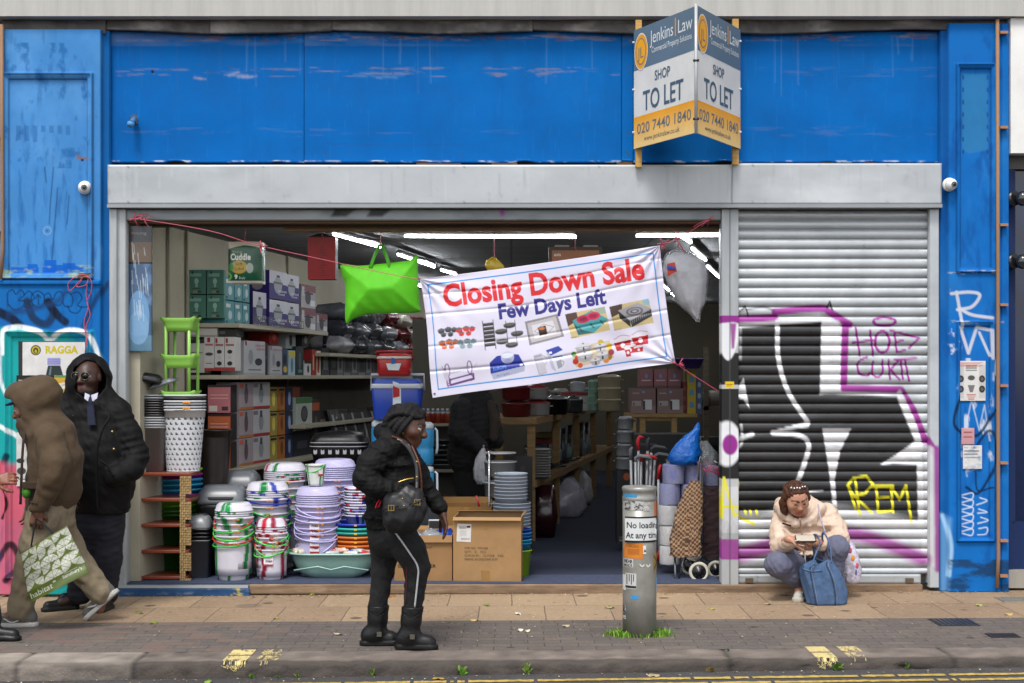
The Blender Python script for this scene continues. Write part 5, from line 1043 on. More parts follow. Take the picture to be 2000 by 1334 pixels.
pot('black pressure cooker with shiny lid in the middle of the table',1086,3.8,ZT,46,40,'#131315','#8f9194',m=mat('pot_metal',.25,.5)); pot('steel steamer pot right of the black pressure cooker',1121,4.4,ZT,36,34,'#55575a','#77797c',m=STEEL)
carton('red and green lidded pan box on the table behind the cookers',(wx(1096,5.3),5.3,ZT),.3,.25,.21,'#9a9d9c',[('f',0,.8,1,1,'#7a1a1c'),('f',.0,.5,.4,.8,'#2d7a50'),('f',.3,.0,.5,.5,'#1d3c6a')])
carton('orange and white pan box on the table by the mint pans',(wx(1136,5.9),5.9,ZT),.2,.25,.26,'#a9aaa8',[('f',.3,.0,.8,.75,'#c46a28'),('f',0,.75,1,.9,'#2b5a8a')])
for k in range(4): pot('mint green saucepan, %s of the stack on the table' % lev(k,4),1160,5.2,ZT + .08*k,24,20,'#7fa391',grp='mint saucepans',lobe=False)
for k in range(3): pot('cream casserole, %s of the tall stack at the right of the table' % lev(k,3),1190,5.0,ZT + .125*k,46,30,'#9a9078','#a59b84',grp='cream casseroles')
pot('small white pot on top of the boxes behind the banner edge',1128,5.6,ZT + .21,30,22,'#a3a5a8')
for k in range(11):
    b = (wx(1050,2.95),2.95,ZL + .025*k); mb = MB('#a8a6a2'); mb.place(b); vessel(mb,[(.08,.08,.03,0),(.12,.12,.03,.03)],.004,(.004,.006)); tagbox(mb,'white square bowl, %s of the stack on the lower deck' % lev(k,11),'bowl',b,PLAS,'white square bowls','bowl')
g = np.random.default_rng(3)
for k in range(7):
    Y = 3.3 + .28*k; x = .02 + AD*(Y-2.69) + g.uniform(-.05,.08); b = np.array((x,Y,ZL)); t = thing('frying_pan','%s pan lying on the lower deck of the timber table, %s from the front' % (('black','dark grey')[k % 2],ORD[k]),'pan',b,'pans on the lower deck')
    mb = MB(('#121214','#2a2b2e')[k % 2]); mb.place(b); vessel(mb,[rnd(.09,.0),rnd(.12,.06)],.004,(.004,.006),n=7); mb.build('bowl',PLAS,t); mb = MB('#17181a'); mb.place(b,g.uniform(-1,.6)); mb.tube([(.11,0,.05),(.2,0,.075),(.3,0,.085)],[.012,.011,.014],8); mb.build('handle',PLAS,t)
for k in range(9):
    Y = 4.4 + .42*k; x = .1 + AD*(Y-2.69); b = np.array((x,Y,ZL)); mb = MB(('#6f8a8c','#7d7f84','#4b5560')[k % 3]); mb.place(b); h = .2 + .04*(k % 3); mb.lathe([(.05,0),(.055,h*.7),(.03,h*.85),(.032,h)],16); tagbox(mb,'%s glass jar on the lower deck, %s from the front' % (('greenish','clear','smoky')[k % 3],ORD[k]),'jar',b,TRANSL,'glass jars on the lower deck','jar')
for k in range(6):
    Y = 4.8 + .5*k; x = .12 + AD*(Y-2.69); mb = MB('#9a9a9a'); mb.tube([(x,Y,ZL),(x + .02,Y + .03,ZL + .42)],.012,8); tagbox(mb,'pale upright tube standing at the back of the lower deck, %s from the front' % ORD[k],'tube',(x,Y,ZL),PLAS,'upright tubes','tube')
for k,(px,py,Y,c) in enumerate(((1108,1008,4.6,'#9b98a5'),(1126,985,5.3,'#a8a6ac'))):
    b = FL(px,py); mb = MB(c); mb.place(b); mb.rloft([(.16,.12,.06,0),(.2,.15,.08,.1),(.17,.13,.07,.3),(.06,.05,.03,.42)]); V = np.array(mb.v); mb.v = list(map(tuple,V + g.normal(0,.01,V.shape))); tagbox(mb,'bagged white pillow under the timber table, %s one' % ('nearer','further')[k],'pillow',b,mat('glossy_wrap',.15),'bagged pillows','bagged_pillow')
mb = MB('#2a0d12'); b = FL(1062,1046); mb.place(b); mb.rloft([(.1,.2,.05,0),(.13,.24,.06,.2),(.1,.2,.05,.5)]); tagbox(mb,'dark maroon bundle leaning under the front of the table','bundle',b,mat('glossy_wrap',.15),None,'wrapped_bundle')
for k in range(14):     # more stock further back on both decks
    Y = 5.9 + .27*k; x = -.1 + .22*(k % 2) + AD*(Y-2.69); c = ('#6a6c70','#4a0f12','#8a8a86','#2a2b2e','#77818a')[k % 5]; b = (x,Y,ZT); h = .14 + .05*(k % 3); mb = MB(c); mb.place(b); mb.rloft([(.1,.1,.08,0),(.115,.115,.09,h*.8),(.12,.12,.09,h*.82),(.06,.06,.05,h)]); tagbox(mb,'%s lidded pan far back on the table top, %s from the front' % (('grey','dark red','pale','black','blue-grey')[k % 5],ORD[k]),'pan',b,PLAS,'lidded pans far back','lidded_pan')
for k in range(12):
    Y = 4.5 + .38*k; x = -.2 + AD*(Y-2.69); c = ('#3a4a5a','#7a2a22','#8b7a3a','#4a5a44','#77777a')[k % 5]; carton('%s carton on the lower table deck, %s from the front' % (('slate','red','mustard','olive','grey')[k % 5],ORD[k]),(x,Y,ZL),.2,.3,.24 + .05*(k % 3),c,[('r',.15,.2,.85,.8,'#a9a49a'),('ro',.3,.3,.7,.7,'#3a3a3c'),('f',.2,.3,.8,.7,'#a9a49a')],RZA,'cartons on the lower deck')
# back shelf with tins, and foil trays behind the person in the shop
bs = thing('back_shelf','cream back shelf of tins and foil trays behind the dark shopper','shelving',(wx(860,4),4,FLOOR))
for z in (1.09,.62,.1): mb = MB('#8b8676'); mb.box(wx(800,4),wx(965,4),4.0,4.4,z,z + .03); mb.build('shelf_board',PAINT,bs)
MB('#57534a').box(wx(800,4),wx(965,4),4.41,4.45,FLOOR,2.2).build('back_panel',PAINT,bs)
for k in range(8):
    x = wx(826 + 9.5*k,4.05); mb = MB(('#8a3a1c','#7a1f1c')[k % 2]); mb.place((x,4.08,1.12)); mb.lathe([(.033,0),(.033,.1),(.028,.12),(.015,.13),(.015,.15)],14,cols=['#8a3a1c' if k % 2 else '#7a1f1c','#8d9096','#23324f','#a3a3a3','#a3a3a3']); tagbox(mb,'small %s spray tin on the back shelf, %s from the left' % (('orange','red')[k % 2],ORD[k]),'tin',(x,4.08,1.12),PLAS,'tins on the back shelf','spray_tin')
for k in range(6):
    b = (wx(880,3.9),4.2,.65 + .05*k); mb = MB('#7b7d80'); mb.place(b); vessel(mb,[(.24,.16,.03,0),(.27,.19,.03,.045)],.003,(.008,.004)); tagbox(mb,'foil roasting tray, %s of the pile on the back shelf' % lev(k,6),'tray',b,GALV,'foil trays','foil_tray')
for k in range(2):
    b = (wx(855 + 40*k,4),4.15,.13); mb = MB('#8b8c8c'); mb.place(b); mb.rloft([(.14,.14,.03,0),(.16,.15,.03,.22)]); tagbox(mb,'pale storage tub low on the back shelf, %s one' % ('left','right')[k],'tub',b,TRANSL,None,'storage_tub')
# ---- right-hand group
tall_box('black tower fan carton behind the bollard',1205,1246,915,1062,1.9,.2,'#101013',[('fo',.3,.84,.62,.94,'#8a4318'),('f',.1,.03,.8,.055,'#5a5a60')],[('f','29 inch',.1,.075,.03,'#8a8a90',.5),('f','TOWER',.1,.035,.035,'#a0a0a6',.6)])
for k in range(4):
    Y = 1.95; b = (wx(1222,Y),Y,wz(916,Y) + .001 + wl(26,Y)*k); r = wl((19,18,17.5,15)[k],Y); h = wl(25.5,Y); t = thing('stock_pot','steel stock pot, %s of the tower of four on the fan carton' % lev(k,4),'pot',b,'steel stock pots')
    mb = MB('#8a8c8f'); mb.place(b); mb.lathe([(r*.95,0),(r,h*.05),(r,h*.75),(r*1.04,h*.76),(r*1.04,h*.8)],24); mb.build('body',DULLP,t); mb = MB('#8f9194'); mb.place(b); mb.lathe([(r*1.0,h*.81),(r*.8,h*.92),(r*.3,h*.995)],24); mb.build('lid',DULLP,t)
    for s in (-1,1): mb = MB('#77797c'); mb.place(b); mb.tube([(s*r,0,h*.6),(s*r*1.25,-.02,h*.62),(s*r*1.25,.02,h*.62),(s*r,.03,h*.6)],.006,6); mb.build('handle',STEEL,t)
tall_box('wide black flat carton behind the walking sticks',1238,1366,846,1080,1.75,.12,'#0d0d10',[('f',.1,.9,.35,.915,'#3a3a40'),('f',0,.99,1,1,'#55555a')])
ht = thing('timber_stand','small pale timber stand carrying the pink heater boxes','table',(wx(1290,3.2),3.3,FLOOR)); Y = 3.2
MB('#8c7146').box(wx(1226,Y),wx(1362,Y),Y,Y+.5,wz(815,Y),wz(808,Y)).build('top',WOOD,ht)
for x in (1232,1250,1312): MB('#93784b').box(wx(x,Y),wx(x+11,Y),Y+.02,Y+.07,FLOOR,wz(815.5,Y)).build('leg',WOOD,ht)
MB('#93784b').box(wx(1262,Y),wx(1311,Y),Y+.03,Y+.06,wz(822,Y),wz(816,Y)).build('rail',WOOD,ht)
HT = [('f',.0,.55,1,1,'#6d5353'),('f',0,0,1,.3,'#7a6460'),('f',.05,.3,.42,.5,'#8f8a88'),('f',.52,.15,.85,.55,'#b8b9bb'),('f',.5,.15,.58,.5,'#2a2b2e'),('fo',.46,.8,.56,.9,'#6f88ad'),('f',.08,.78,.35,.83,'#94807c'),('f',.1,.32,.16,.42,'#4a4544')]
for x0,x1,lb in ((1232,1281,'left'),(1284,1335,'right')): carton('lower %s heater box with a white fan heater printed on it' % lb,(wx(x0,Y),Y + .02,wz(807.5,Y)),wl(x1-x0,Y),.3,wl(49,Y),'#6b4f50',HT,0,'pink heater boxes')
for k,(x0,x1) in enumerate(((1250,1276),(1278,1304),(1305,1331))): carton('upper small pink heater box, %s of three in its row' % ('left','middle','right')[k],(wx(x0,Y),Y + .04,wz(757.5,Y)),wl(x1-x0,Y),.25,wl(37,Y),'#7b4f54',[('f',0,0,1,.12,'#5a3f42'),('fo',.4,.5,.62,.75,'#5b7aa8'),('f',.15,.36,.85,.42,'#b5a5a6')],0,'small pink heater boxes')
for x0,x1,y0,c,c2,lb in ((1334,1342,745,'#5a1516','#7a3030','slim dark red box right of the heater boxes'),(1343,1360,722,'#a08c28','#4f7a9a','yellow play box standing right of the heater boxes'),(1361,1372,735,'#3a4a6a','#7f8a9a','slim blue-grey box behind the yellow play box')): carton(lb,(wx(x0,Y),Y+.03,wz(807.5,Y)),wl(x1-x0,Y),.3,wl(807.5-y0,Y),c,[('fo',.2,.7,.8,.85,c2),('fo',.2,.4,.8,.55,c2),('fo',.2,.12,.8,.27,c2)])
mb = MB('#4a3a78'); b = W(1344,720,Y+.02); mb.place(b); vessel(mb,[(.1,.1,.02,0),(.14,.12,.02,.09)],.004,(.006,.01)); tagbox(mb,'purple plastic basket on top of the yellow play box','basket',b,PLAS,None,'basket')
# dark shelving at the far right inside
rs = thing('wall_rack','dim racking with odds and ends against the right shop wall','shelving',(wx(1385,4),4,FLOOR))
for z in (.75,1.25): mb = MB('#5f574a'); mb.box(wx(1366,4.4),wx(1440,4.4),4.2,4.7,z,z+.04); mb.build('shelf_board',WOOD,rs)
for x in (1370,1436): MB('#6a6152').box(wx(x,4.4),wx(x,4.4)+.05,4.2,4.25,FLOOR,1.9).build('upright',WOOD,rs)
for k,(c,px,z,s,nm_) in enumerate((('#1c1c1f',1388,.79,.11,'black'),('#6b3a20',1405,.79,.08,'brown'),('#3a4a3a',1383,1.29,.09,'green'),('#77706a',1402,1.29,.1,'grey'))): b = (wx(px,4.4),4.4,z); mb = MB(c); mb.place(b); mb.rloft([(s,s,.03,0),(s*1.1,s,.03,s*1.6)]); tagbox(mb,nm_ + ' tub standing on the dim racking at the right','tub',b,PLAS,None,'storage_tub')
# walking sticks
for k,(px,py,c,hc,st,lb) in enumerate(((1232,880,'#8f9196','#55585c',0,'grey walking stick with straight grip, leftmost'),(1241,884,'#9a9ca1','#6d7074',1,'grey walking stick with bent grip, second from the left'),(1247,862,'#8f9196','#a3161c',2,'grey stick with tall red grip'),(1252,884,'#9a9ca1','#b01c22',1,'grey stick with short red hooked grip'),(1265,862,'#8d8f94','#2a2c30',0,'grey stick with black grip nearest the bollard middle'),(1272,866,'#9a9ca1','#33363a',1,'grey stick with bent black grip'),(1279,880,'#8d8f94','#5a5d61',1,'grey stick with bent grey grip at the right'))):
    Y = .9 + .02*k; top = W(px,py + 18,Y); t = thing('walking_stick',lb,'walking stick',(top[0],Y,FLOOR),'walking sticks'); bot = np.array((wx(1250 + (px-1252)*.6,Y),Y,FLOOR))
    MB(c).tube([bot,top],.0115,10).build('shaft',mat('stick_metal',.4,.3),t); q = MB(hc); u = top + (0,0,wl(20,Y))
    if st == 0: q.tube([top,u,u + (.015,0,.02)],[.014,.016,.01],8)
    elif st == 2: q.tube([top,u + (-.004,0,.0),u + (.01,0,.03),u + (.04,0,.02)],[.013,.017,.015,.012],8)
    else: q.tube([top,top + (0,0,.03),top + (.03,0,.05),top + (.1,-.01,.04),top + (.13,-.01,.02)],[.012,.014,.015,.014,.01],8)
    q.build('grip',RUBBER,t)
t = thing('litter_picker','long white litter picker with red grip beside the rolls','litter picker',FL(1287,1088)); MB('#b5b7ba').tube([W(1287,1075,.8),W(1286,935,.8)],.01,8).build('shaft',PLAS,t); MB('#a3161c').tube([W(1286,935,.8),W(1289,912,.8),W(1292,908,.8)],[.016,.018,.012],8).build('grip',PLAS,t); MB('#8c1218').tube([W(1287,1075,.8),W(1285,1088,.8),W(1289,1098,.8)],[.012,.016,.01],8).build('jaw',PLAS,t)
# paper rolls
def roll(px,py,Y,r,h,c,lb,grp):
    b = W(px,py,Y); hr = wl(h,Y); rr = wl(r,Y); t = thing('paper_roll',lb,'paper roll',b,grp); mb = MB(c); mb.place(b); mb.lathe([(rr*.96,0),(rr,.01),(rr,hr-.012),(rr*.95,hr-.002),(rr*.3,hr-.001),(rr*.3,hr-.04)],26); mb.build('roll',PAPER,t); mb = MB('#c9ccd2'); mb.place(b); mb.lathe([(rr*1.02,.0),(rr*1.03,hr*.5),(rr*1.02,hr)],20,cap=(False,False)); V = np.array(mb.v); mb.v = list(map(tuple,V + rng.normal(0,.0025,V.shape))); mb.build('wrapper',mat('thin_film',.15,noise=None,alpha=.22,bump=(30,.8,.01),spec=.8),t)
for px,y0,h,Y,r,c,lb,grp in ((1308,1101,36,.55,20,'#b8b4b2','white paper roll at the foot of the stack','white paper rolls'),(1308,1064,38,.55,20,'#bdb9b6','white paper roll second from the floor','white paper rolls'),(1306,1025,39,.55,20,'#bab7b6','white paper roll third from the floor','white paper rolls'),(1308,985,41,.55,20,'#7d7fae','lilac paper roll in the lower lilac row, left','lilac paper rolls'),(1349,985,40,.58,20,'#7a7cab','lilac paper roll in the lower lilac row, right','lilac paper rolls'),(1315,944,38,.55,21,'#797bac','lilac paper roll in the upper row under the blue bag','lilac paper rolls'),(1356,944,38,.6,20,'#7476a6','lilac paper roll in the upper row beside the trolley handle','lilac paper rolls'),(1390,948,38,.75,20,'#6b6d9c','lilac paper roll in the upper row at the far right','lilac paper rolls'),(1352,1101,115,.75,20,'#8f8d92','tall white paper roll pack behind the checked trolley','white paper rolls')): roll(px,y0,Y,r,h,c,lb,grp)
def crumple(name,label,cat,pts,rings_,m,seed,amp=.008,col='#1c5fb0',loc=None):
    g = np.random.default_rng(seed); mb = MB(col); R_ = []
    for (cx,cy,cz,rx,ry) in rings_:
        q = circ(1,28); a = np.arange(28)/28*2*math.pi; w = 1 + .1*np.sin(a*5 + cz*40) + .06*np.sin(a*9 + seed + cz*70); R_.append(np.column_stack([cx + q[:,0]*rx*w,cy + q[:,1]*ry*w,np.full(28,cz) + g.normal(0,amp*.5,28)]))
    mb.loft(R_); V = np.array(mb.v); mb.v = list(map(tuple,V + g.normal(0,amp*.4,V.shape))); return setp(mb.build(name,m,base=loc if loc is not None else rings_[0][:3]),label,cat)
def prof_rings(tab,Y,dy=.6):   # (row, left px, right px)
    return [(wx((a+b)/2,Y),Y,wz(y,Y),wl((b-a)/2,Y),wl((b-a)/2,Y)*dy) for y,a,b in tab]
mb_m = mat('carrier_plastic',.3,noise=(10,.15),bump=(25,.8,.02))
crumple('carrier_bag','knotted blue plastic carrier bag on top of the lilac rolls','carrier bag',None,prof_rings([(906,1312,1362),(898,1305,1367),(885,1308,1369),(868,1322,1367),(852,1338,1366),(840,1354,1368),(830,1360,1367),(826,1362,1366)],.5),mb_m,4,.006,'#0f5fb8')
crumple('film_bag','crumpled clear film bag right of the blue carrier bag','bag',None,prof_rings([(912,1300,1402),(900,1302,1400),(885,1362,1400),(870,1364,1390),(862,1370,1380)],.68),mat('thin_film',.15),6,.012,'#b9bfc6')
# shopping trolleys
def trolley(label,cxp,Y,tab,fabric,check,wheel_px,frame,wc):
    loc = np.array((wx(cxp,Y),Y,FLOOR)); t = thing('shopping_trolley',label,'shopping trolley',loc); rows = prof_rings(tab,Y,.55); V = []; n = 150; nr = 130; tt = np.linspace(0,1,nr); RR = np.array(rows); src = np.linspace(0,1,len(RR)); RI = np.column_stack([np.interp(tt,src,RR[:,k]) for k in range(5)]); a = np.arange(n)/n*2*math.pi; C = []
    for j,r in enumerate(RI):
        se = lambda v: np.sign(v)*np.abs(v)**.55; w = 1 + .05*np.sin(a*3 + j*.2) + .03*np.sin(a*7 - j*.5)
        V.append(np.column_stack([r[0] + se(np.cos(a))*r[3]*w,r[1] + se(np.sin(a))*r[4]*w,np.full(n,r[2]) + .006*np.sin(a*4 + j*.3)]))
    V = np.concatenate(V); i = np.arange((nr-1)*n); jj = i//n; ii = i % n; Fq = np.column_stack([i,jj*n + (ii+1) % n,(jj+1)*n + (ii+1) % n,(jj+1)*n + ii])
    fc = np.empty((len(Fq),3),np.float32); fc[:] = L(fabric)
    if check:
        cx = V[Fq].mean(1); sq = (np.floor(cx[:,0]/.0175) + np.floor((cx[:,2] - cx[:,0]*.2)/.0175)) % 2; fc[sq == 1] = L(check)
    me = np_mesh('bag',V,Fq,fcol=fc,off=loc); o = link('bag',me,CLOTH,t)
    mb = MB(fabric); r = rows[-1]; q = circ(1,20); mb.quad([(r[0] + x*r[3]*.9,r[1] + y*r[4]*.9,r[2]) for x,y in q]); r = rows[0]; mb.quad([(r[0] + x*r[3]*.95,r[1] + y*r[4]*.95,r[2]) for x,y in q][::-1]); mb.build('bag_cover',CLOTH,t)
    for pts,rr in frame: mb = MB('#77797d'); mb.tube([W(px,py,yy) for px,py,yy in pts],rr,10); mb.build('frame_tube',STEEL,t)
    for px,py,yy,r in wheel_px:
        c = W(px,py,yy); rr = wl(r,yy); mb = MB(wc); P = [(c[0] + (rr-.012)*math.cos(q),yy,c[2] + (rr-.012)*math.sin(q)) for q in np.linspace(0,2*math.pi,29)]; mb.tube(P,.0135,8,cap=False); wh = mb.build('wheel',RUBBER,t)
        mb = MB('#131315'); mb.M = np.array(Matrix.Translation(Vector(map(float,c))) @ Matrix.Rotation(R(90),4,'X')); mb.lathe([(rr*.72,-.012),(rr*.74,0),(rr*.7,.012),(rr*.3,.016),(rr*.22,.024),(.005,.026)],22)
        for q in range(8): an = q*math.pi/4; mb.lathe([(rr*.07,.0145),(.001,.016)],8,(rr*.5*math.cos(an),rr*.5*math.sin(an),0),'#2c2d30')
        mb.build('hub',PLAS,wh)
        pass
    return t
trolley('brown and cream checked shopping trolley by the shutter post',1345,.22,[(1086,1309,1368),(1060,1309,1369),(1020,1315,1370),(985,1326,1372),(960,1336,1371),(944,1346,1369),(940,1350,1366)],'#8f7256','#4a3324',[(1365,1117,.2,19.5),(1348,1106,.45,17)],[([(1364,945,.28),(1365,905,.29),(1368,891,.28),(1371,905,.29),(1372,945,.3),(1372,1090,.3)],.008),([(1318,1082,.25),(1319,1130,.2),(1324,1136,.2),(1340,1086,.25)],.008),([(1335,1086,.3),(1365,1117,.22)],.008),([(1372,1085,.3),(1350,1108,.4)],.007)],'#c4bfae')
trolley('dark burgundy shopping trolley half hidden by the shutter post',1388,.42,[(1090,1370,1410),(1060,1366,1412),(1010,1370,1412),(965,1372,1410),(952,1376,1408)],'#2c0c12','#1c1418',[(1398,1112,.38,17)],[([(1404,955,.5),(1404,905,.5),(1392,900,.5)],.008),([(1375,1090,.45),(1398,1112,.4)],.007)],'#a8a493')
mb = MB('#a83248')
for k in range(5): p0 = W(1362 + 6*k,902 + 6*(k % 3),.36); mb.tube([p0,W(1372 + 5*k,924 - 4*(k % 2),.33),W(1392 + 3*k,912 + 10*(k % 2),.34),W(1408,928 + 3*k,.36)],.0035,5)
tagbox(mb,'tangle of pink string tied round the trolley handles','string',W(1380,915,.35),PLAS,None,'string')
# ---- hanging goods
def hang(px,y0,y1,Y=.25,lb='',dx=0):
    mb = MB('#a8404c'); a,b = W(px,y0,Y),W(px + dx,y1,Y); mb.tube([a,(a+b)/2 + (.002,0,0),b,b + (.015,0,-.02)],.0028,6); tagbox(mb,lb,'string',b,PLAS,None,'hanging_string')
hang(478,434,478,lb='pink string holding up the toilet roll pack'); hang(629,434,460,lb='pink string holding up the red box'); hang(743,434,480,.2,lb='pink string holding up the green pillow bag'); hang(965,434,504,lb='pink string holding up the yellow packet'); hang(1123,434,484,lb='pink string holding up the brown carton above the banner'); hang(1325,434,488,.2,lb='pink string holding up the clear pillow bag')
loc = W(478,552,.25); t = thing('toilet_roll_pack','hanging green and white nine-roll toilet paper pack','toilet paper',loc)
def slabpack(x0,x1,y0,y1,Y,dep,cvfn,name,m,par,bulge=.02,k=2,step=.7,rot=0):
    c = Canvas(x0,y0,x1,y1,k,'#888888'); cvfn(c); nc = int((x1-x0)/step); nr = int((y1-y0)/step); X,Yp = np.meshgrid(np.linspace(x0,x1,nc),np.linspace(y0,y1,nr)); u = (X-x0)/(x1-x0)*2-1; v = (Yp-y0)/(y1-y0)*2-1
    out = bulge*(1-np.abs(u)**4)*(1-np.abs(v)**4); V = np.stack([wx(X,Y),Y - out,wz(Yp,Y)],-1); P = np.pad(V,((1,1),(1,1),(0,0)),'edge'); cc = np.pad(c.at(X,Yp),((1,1),(1,1),(0,0)),'edge'); P[0,:,1] += dep; P[-1,:,1] += dep; P[1:-1,0,1] += dep; P[1:-1,-1,1] += dep
    o = link(name,np_mesh(name,P.reshape(-1,3),grid_faces(nr+2,nc+2),vcol=cc.reshape(-1,3),off=WLOC[par] if par is not None else None),m,par); return o
def cuddle(c):
    c.rect(440,470,520,560,'#0b4a30'); c.poly([(440,470),(520,470),(520,488),(500,482),(478,479),(455,484),(440,490)],'#b9ab97'); c.rect(440,549,520,560,'#b5b2a8'); c.ell(468,522,16,13,'#a58a2a'); c.ell(452,522,6,8,'#2f7a3a'); c.stroke([(446,532),(452,540),(448,546)],4,'#5c9a3a')
    c.text('Cuddle',451,508,17,'#d2d2c8',.03,40); c.text('Premium',456,494,6,'#9a8a4a',0,18); c.text('Soft',461,519,9,'#4a2f14',.01,14); c.text('Quilted',458,528,9,'#4a2f14',0,19); c.text('9',459,545,12,'#d8d8d0',.03); c.text('3-ply',468,545,6,'#d8d8d0',0,12); c.ell(489,524,7,10,'#c5c8c0',.5)
slabpack(446,511,472,553,.25,.16,cuddle,'pack',mat('pack_film',.25,noise=(8,.06),bump=(12,.35,.01)),t,.03)
MB('#8f8a7f').rloft([(.07,.05,.02,0),(.1,.07,.03,-.06)],(loc[0],.31,wz(472,.25) + .005)).build('gathered_top',mat('pack_film',.25),t)
loc = W(629,545,.25); t = thing('hanging_box','dark red glossy box hanging from the lintel','box',loc); mb = MB('#7d0f10'); mb.box(wx(601,.25),wx(655,.25),.25,.4,wz(545,.25),wz(463,.25),'#7d0f10',{3: '#55575a',0: '#4a0a0a'});
for k in range(12): y = 480 + 5*k; mb.quad([W(627 - (k % 3)*2,y+2,.2488),W(632 + (k % 4)*2,y+2,.2488),W(632 + (k % 4)*2,y+4,.2488),W(627 - (k % 3)*2,y+4,.2488)][::-1],'#600c0c')
mb.build('carton',mat('gloss_card',.4,noise=(5,.1),spec=.25),t,bev=.004); MB('#241f1f').place((wx(628,.32),.32,wz(463,.25) + .001)).rloft([(.1,.06,.01,0),(.035,.02,.01,.03),(.01,.01,.005,.035)]).build('carry_strap',CLOTH,t)
# green pillow bag
LATE = []
loc = W(743,620,.12); t = thing('pillow_bag','bright lime green fabric pillow bag hanging by its handles','bag',loc); poly = np.array([(665,519),(675,517),(700,520),(735,517),(765,514),(800,509),(814,499),(815,530),(818,595),(819,608),(780,611),(720,613),(690,622),(676,627),(676,560),(670,540)],float); sm_ = smooth_pts(np.vstack([poly,poly[:1]]),5)[:-1]
pc = Canvas(650,480,840,640,1,'#000000'); XX,YY = np.broadcast_arrays(pc.xs[None,:],pc.ys[:,None]); din = np.where(pc.inside(sm_,XX,YY),pc.dist(np.vstack([sm_,sm_[:1]]),XX,YY),-pc.dist(np.vstack([sm_,sm_[:1]]),XX,YY))
LATE.append((t,pc,din))
for a_,b_ in ((723,741),(762,746)): mb = MB('#3f9a00'); mb.tube([W(a_,523,.1),W((a_*.6+b_*.4),503,.14),W(b_,478,.2)],.017,6,flat=.25); mb.build('handle',mat('nonwoven_fabric',.7),t)
mb = MB('#5fbe10'); mb.tube([W(q[0],q[1],.148) for q in sm_] + [W(*sm_[0],.148)],.004,5); mb.build('piping',mat('nonwoven_fabric',.7),t)
crumple('packet','yellow packet hanging just above the banner','packet',None,prof_rings([(528,952,985),(518,948,983),(510,950,975),(504,962,968)],.25),mat('pack_film',.25),9,.006,'#b59a2c')
t = thing('carton','brown patterned carton hung above the middle of the banner','box',W(1123,505,.3)); mb = MB('#3a2a20'); mb.box(wx(1072,.3),wx(1176,.3),.3,.5,wz(530,.3),wz(482,.3)); mb.box(wx(1078,.3),wx(1170,.3),.296,.299,wz(528,.3),wz(489,.3),'#8a5a3a'); mb.text('axis',W(1082,500,.295),(1,0,0),(0,0,1),.035,'#c9c4b8',.02); mb.build('body',CARD,t)
for x in (1084,1140): MB('#8f8a80').box(wx(x,.3),wx(x+28,.3),.33,.36,wz(482,.3),wz(478,.3)).build('flap',CARD,t)
# clear pillow bag
t = thing('bagged_pillow','white pillow in a clear plastic bag hanging at the banner corner','pillow',W(1340,630,.15)); R1 = prof_rings([(628,1360,1366),(612,1345,1368),(590,1320,1378),(560,1304,1383),(530,1294,1383),(508,1293,1376),(496,1300,1356),(488,1318,1334)],.15,.55)
crm = []
for R2,nm_,m_,c_,sc_ in ((R1,'plastic_bag',mat('thin_film',.15),'#c8ccd2',1.0),(R1,'pillow',CLOTH,'#bcbcc0',.93)):
    g = np.random.default_rng(3); mb = MB(c_); RR = []
    for (cx,cy,cz,rx,ry) in R2:
        q = circ(1,40); a = np.arange(40)/40*2*math.pi; w = 1 + .05*np.sin(a*4 + cz*30) + .04*np.sin(a*11 + cz*60); RR.append(np.column_stack([cx + q[:,0]*rx*w*sc_,cy + q[:,1]*ry*w*sc_,np.full(40,R2[3][2] + (cz - R2[3][2])*sc_)]))
    tt = np.linspace(0,len(RR)-1,26); RR = [RR[int(min(len(RR)-2,math.floor(v)))]*(1-(v-min(len(RR)-2,math.floor(v)))) + RR[int(min(len(RR)-2,math.floor(v)))+1]*(v-min(len(RR)-2,math.floor(v))) for v in tt]
    mb.loft(RR); V = np.array(mb.v); mb.v = list(map(tuple,V + g.normal(0,.003,V.shape))); mb.build(nm_,m_,t)
mb = MB('#a63a2c'); mb.quad([W(1303,515,.0),W(1318,512,-.02),W(1322,530,-.03),(W(1304,540,-.01))]); mb.quad([W(1303,518,-.005),W(1320,522,-.035),W(1318,526,-.036),W(1303,526,-.008)],'#27408f'); mb.build('printed_label',PAPER,t)
for a_ in (1316,1342): MB('#c2c6cc').tube([W(a_,500,.15),W(1326,484,.2)],.006,6).build('bag_tie',mat('thin_film',.15),t)
# ironing board cover pack
def ibc(c):
    c.rect(240,430,310,700,'#35506f'); c.rect(240,430,310,473,'#33363b'); c.rect(240,473,310,512,'#5b4a3c'); c.rect(240,512,310,516,'#1a1d22'); c.grime('#6d8fb2',.6,30,40,.5,3,(240,516,310,690)); c.ell(271,620,21,52,'#5f8ab2'); c.ell(271,640,19,32,'#7aa0c0',.7); c.rect(240,655,310,700,'#55798f'); c.ell(271,640,20,33,'#6f97ba',.9); c.ell(259,455,2,2,'#c0641c'); c.text('ironing',262,458,8,'#8a8a88',0,24)
    g = np.random.default_rng(2)
    for k in range(26): x = g.uniform(254,294); y = g.uniform(470,600); c.stroke([(x,y),(x+2,y+g.uniform(12,40))],1,'#c9d3dc',.6,False,1)
o = slabpack(250,296,441,686,.035,.03,ibc,'ironing_board_cover',mat('pack_film',.25),None,.008,1.6,.9); setp(o,'blue ironing board cover pack in clear film hanging by the left guide','cover pack')
